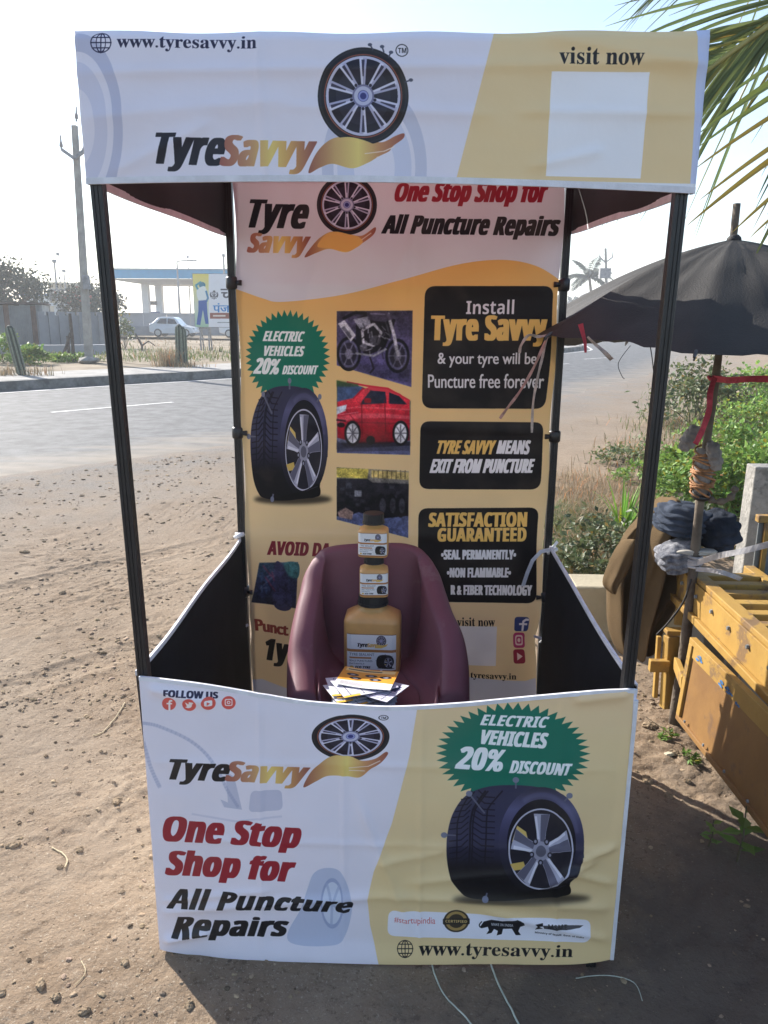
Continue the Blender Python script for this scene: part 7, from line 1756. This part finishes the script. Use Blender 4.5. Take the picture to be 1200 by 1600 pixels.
# trees across the road
M_TLEAF = leaf_mat('tree_leaf', (.050, .066, .042), .15, .6); M_BARK = mat('bark', (.13, .10, .08), .9, .3, 3, bump=.5, bscale=8)
def tree(base, H_, R_, n, leaf, m_, lab_, seed, th=.35, name='broad_tree', squash=.75):
    rng = np.random.default_rng(seed); b = np.array(base, float); t = thing(name, lab_, 'tree', tuple(b)); top = b + np.array([rng.uniform(-.3, .3), 0, H_ * th])
    MB().tube([b, (b + top) / 2 + rng.normal(0, .1, 3), top], [.03 * H_, .024 * H_, .02 * H_], 9).build('trunk', M_BARK, t, smooth=True)
    C = []; ms = MB(); cc = b + np.array([0, 0, H_ * (th + (1 - th) * .48)])
    for k in range(34):
        v = rng.normal(0, 1, 3); v /= np.linalg.norm(v); v *= rng.random() ** .4; p = cc + v * np.array([R_, R_, H_ * (1 - th) * .5]) ; C.append(p)
        if k < 12: ms.tube([top + (b - top) * .1, (top + p) / 2 + rng.normal(0, .2, 3), p], [.014 * H_, .009 * H_, .003 * H_], 5)
    ms.build('limbs', M_BARK, t); C = np.array(C); i = rng.integers(0, len(C), n); P = C[i] + rng.normal(0, 1, (n, 3)) * R_ * .17
    D = unit(rng.normal(0, 1, (n, 3)) + np.array([0, 0, -.1])); N = unit(np.cross(D, rng.normal(0, 1, (n, 3)))); L = leaf * rng.uniform(.6, 1.4, n); m = MB(); leaf_quads(m, P, D, N, L, L * .32, tints(n, .55, 1.35)); m.build('crown', m_, t, fix=False); return t
tb = on_y(14, 520, 46); tree((tb[0], 46, ZV), on_y(14, 403, 46)[2] - ZV, 2.3, 5200, .22, M_TLEAF, 'dark dense tree rising behind the sheet metal shed at far left', 201)
tb = on_y(133, 520, 52); tree((tb[0], 52, ZV), on_y(133, 447, 52)[2] - ZV, 2.0, 2400, .22, M_TLEAF, 'grey green tree behind the block wall and the utility pole', 203, .3)
tb = on_y(152, 520, 56); tree((tb[0], 56, ZV), on_y(152, 450, 56)[2] - ZV, 1.8, 2000, .22, M_TLEAF, 'grey green tree between the utility pole and the front left pole', 204, .3)
m = MB(); tb = on_y(118, 463, 51)
for k in range(26): A, fs_ = stone_shape(.13, RNG, .8); m.add(A + tb + RNG.normal(0, 1, 3) * np.array([.8, .4, .28]), fs_)
t = thing('flowering_bush', 'reddish flowering bougainvillea above the block wall', 'bush', (tb[0], 51, ZV)); m.build('blossom', mat('bougainvillea', (.42, .13, .10), .7, .2, 3), t); ms = MB()
for k in range(6): ms.tube([(tb[0] + .1 * k - .3, 51, ZV), (tb[0] + .2 * k - .5, 51 + .1 * k, 1.6), tuple(tb + np.array([.25 * k - .6, 0, -.1]))], [.05, .04, .02], 5)
ms.build('stem', M_BARK, t)
# far coconut palm and pole on the right
def far_palm(px, yt, Yd, lab_, seed, nf=17):
    e = on_y(px, yt + 34, Yd); b = np.array([e[0] + .6, Yd, 0.0]); rng = np.random.default_rng(seed); t = thing('coconut_palm', lab_, 'palm tree', tuple(b)); MB().tube([b, (b + e) / 2 + np.array([.3, 0, 0]), e], [.24, .19, .16], 8).build('trunk', M_TRUNK, t)
    for k in range(nf):
        a = 2 * math.pi * k / nf + rng.uniform(-.2, .2); el = rng.uniform(-.3, 1.3); d = np.array([math.cos(a) * math.cos(el), math.sin(a) * math.cos(el), math.sin(el)]); pts = []; p = e.copy(); L = rng.uniform(3.2, 3.9)
        for j in range(9): pts.append(p.copy()); p = p + d * L / 8; d = d + np.array([0, 0, -.17]); d /= np.linalg.norm(d)
        m = MB(); m.tube(pts, list(np.linspace(.05, .015, 9)), 4); m.tint = [(1, 1, 1, 1)] * len(m.v); C = catmull(pts, 6, closed=False); n = len(C); idx_ = np.arange(3, n - 1); P = np.repeat(C[idx_], 2, 0); tg = unit(np.repeat(C[idx_ + 1] - C[idx_], 2, 0)); s_ = unit(np.cross(tg, [[0, 0, 1.]])); sg = np.tile([1, -1], len(idx_))[:, None]
        D = unit(s_ * sg + tg * .7 + np.array([0, 0, -.55]) + rng.normal(0, .1, P.shape)); N = unit(np.cross(D, tg)); Ls = np.repeat(.95 * np.sin(np.pi * (.15 + .78 * idx_ / n)), 2); leaf_quads(m, P, D, N, Ls, Ls * .045 + .02, tints(len(P), .7, 1.3)); m.build('frond', M_TLEAF, t, fix=False)
far_palm(921, 400, 96, 'coconut palm in the haze beyond the road, left of the far pole', 301)
q = on_y(943, 500, 66); fp = thing('utility_pole', 'slender far utility pole with crossarms beside the hazy palm', 'utility pole', (q[0], 66, 0)); e = on_y(946, 388, 66); MB().tube([(q[0], 66, 0), (q[0] + .1, 66, e[2] / 2), tuple(e)], [.17, .14, .10], 8).build('pole', M_POLEC, fp)
w1, w2, w3 = on_y(937, 402, 66), on_y(946, 410, 66), on_y(957, 402, 66); m = MB(); m.beam(w1, w2, .10, .10); m.beam(w2 + np.array([.02, 0, 0]), w3, .10, .10); m.build('crossarm', M_GALV, fp)
for q_ in (w1, w3): MB().tube([q_, q_ + np.array([0, 0, .5])], [.05, .03], 6).build('insulator', M_GALV, fp)
MB().box(tuple(on_y(945, 427, 66)), (.9, .5, .8)).build('transformer', M_GALV, fp)
# hazy line of distant trees closing the view
m = MB(); n = 9000; ang = RNG.uniform(.06, 1.15, n); dist = RNG.uniform(190, 240, n); hgt = 3.5 + 4.5 * (fbm(ang * 9, ang * 0, 401, 4) + .5); P = np.stack([dist * np.sin(ang), dist * np.cos(ang), RNG.random(n) * hgt], 1); D = unit(RNG.normal(0, 1, (n, 3))); N = unit(np.cross(D, RNG.normal(0, 1, (n, 3)))); L = RNG.uniform(1.2, 2.8, n); leaf_quads(m, P, D, N, L, L * .4, tints(n, .6, 1.3)); kind(m.build('distant_trees', M_TLEAF, fix=False), 'stuff', 'hazy line of trees along the horizon')

# ------------------------------------------------------------------ haze
hm = bpy.data.materials.new('haze_air'); hm.use_nodes = True; t = hm.node_tree; t.nodes.remove(t.nodes['Principled BSDF']); v = t.nodes.new('ShaderNodeVolumePrincipled'); v.inputs['Color'].default_value = (.93, .96, 1.0, 1); v.inputs['Density'].default_value = HAZE; v.inputs['Anisotropy'].default_value = .25; t.links.new(v.outputs[0], t.nodes['Material Output'].inputs['Volume'])
hz = MB().box((0, 245, 13.0), (1400, 1000, 30)).build('haze', hm); kind(hz, 'stuff', 'thin morning haze')
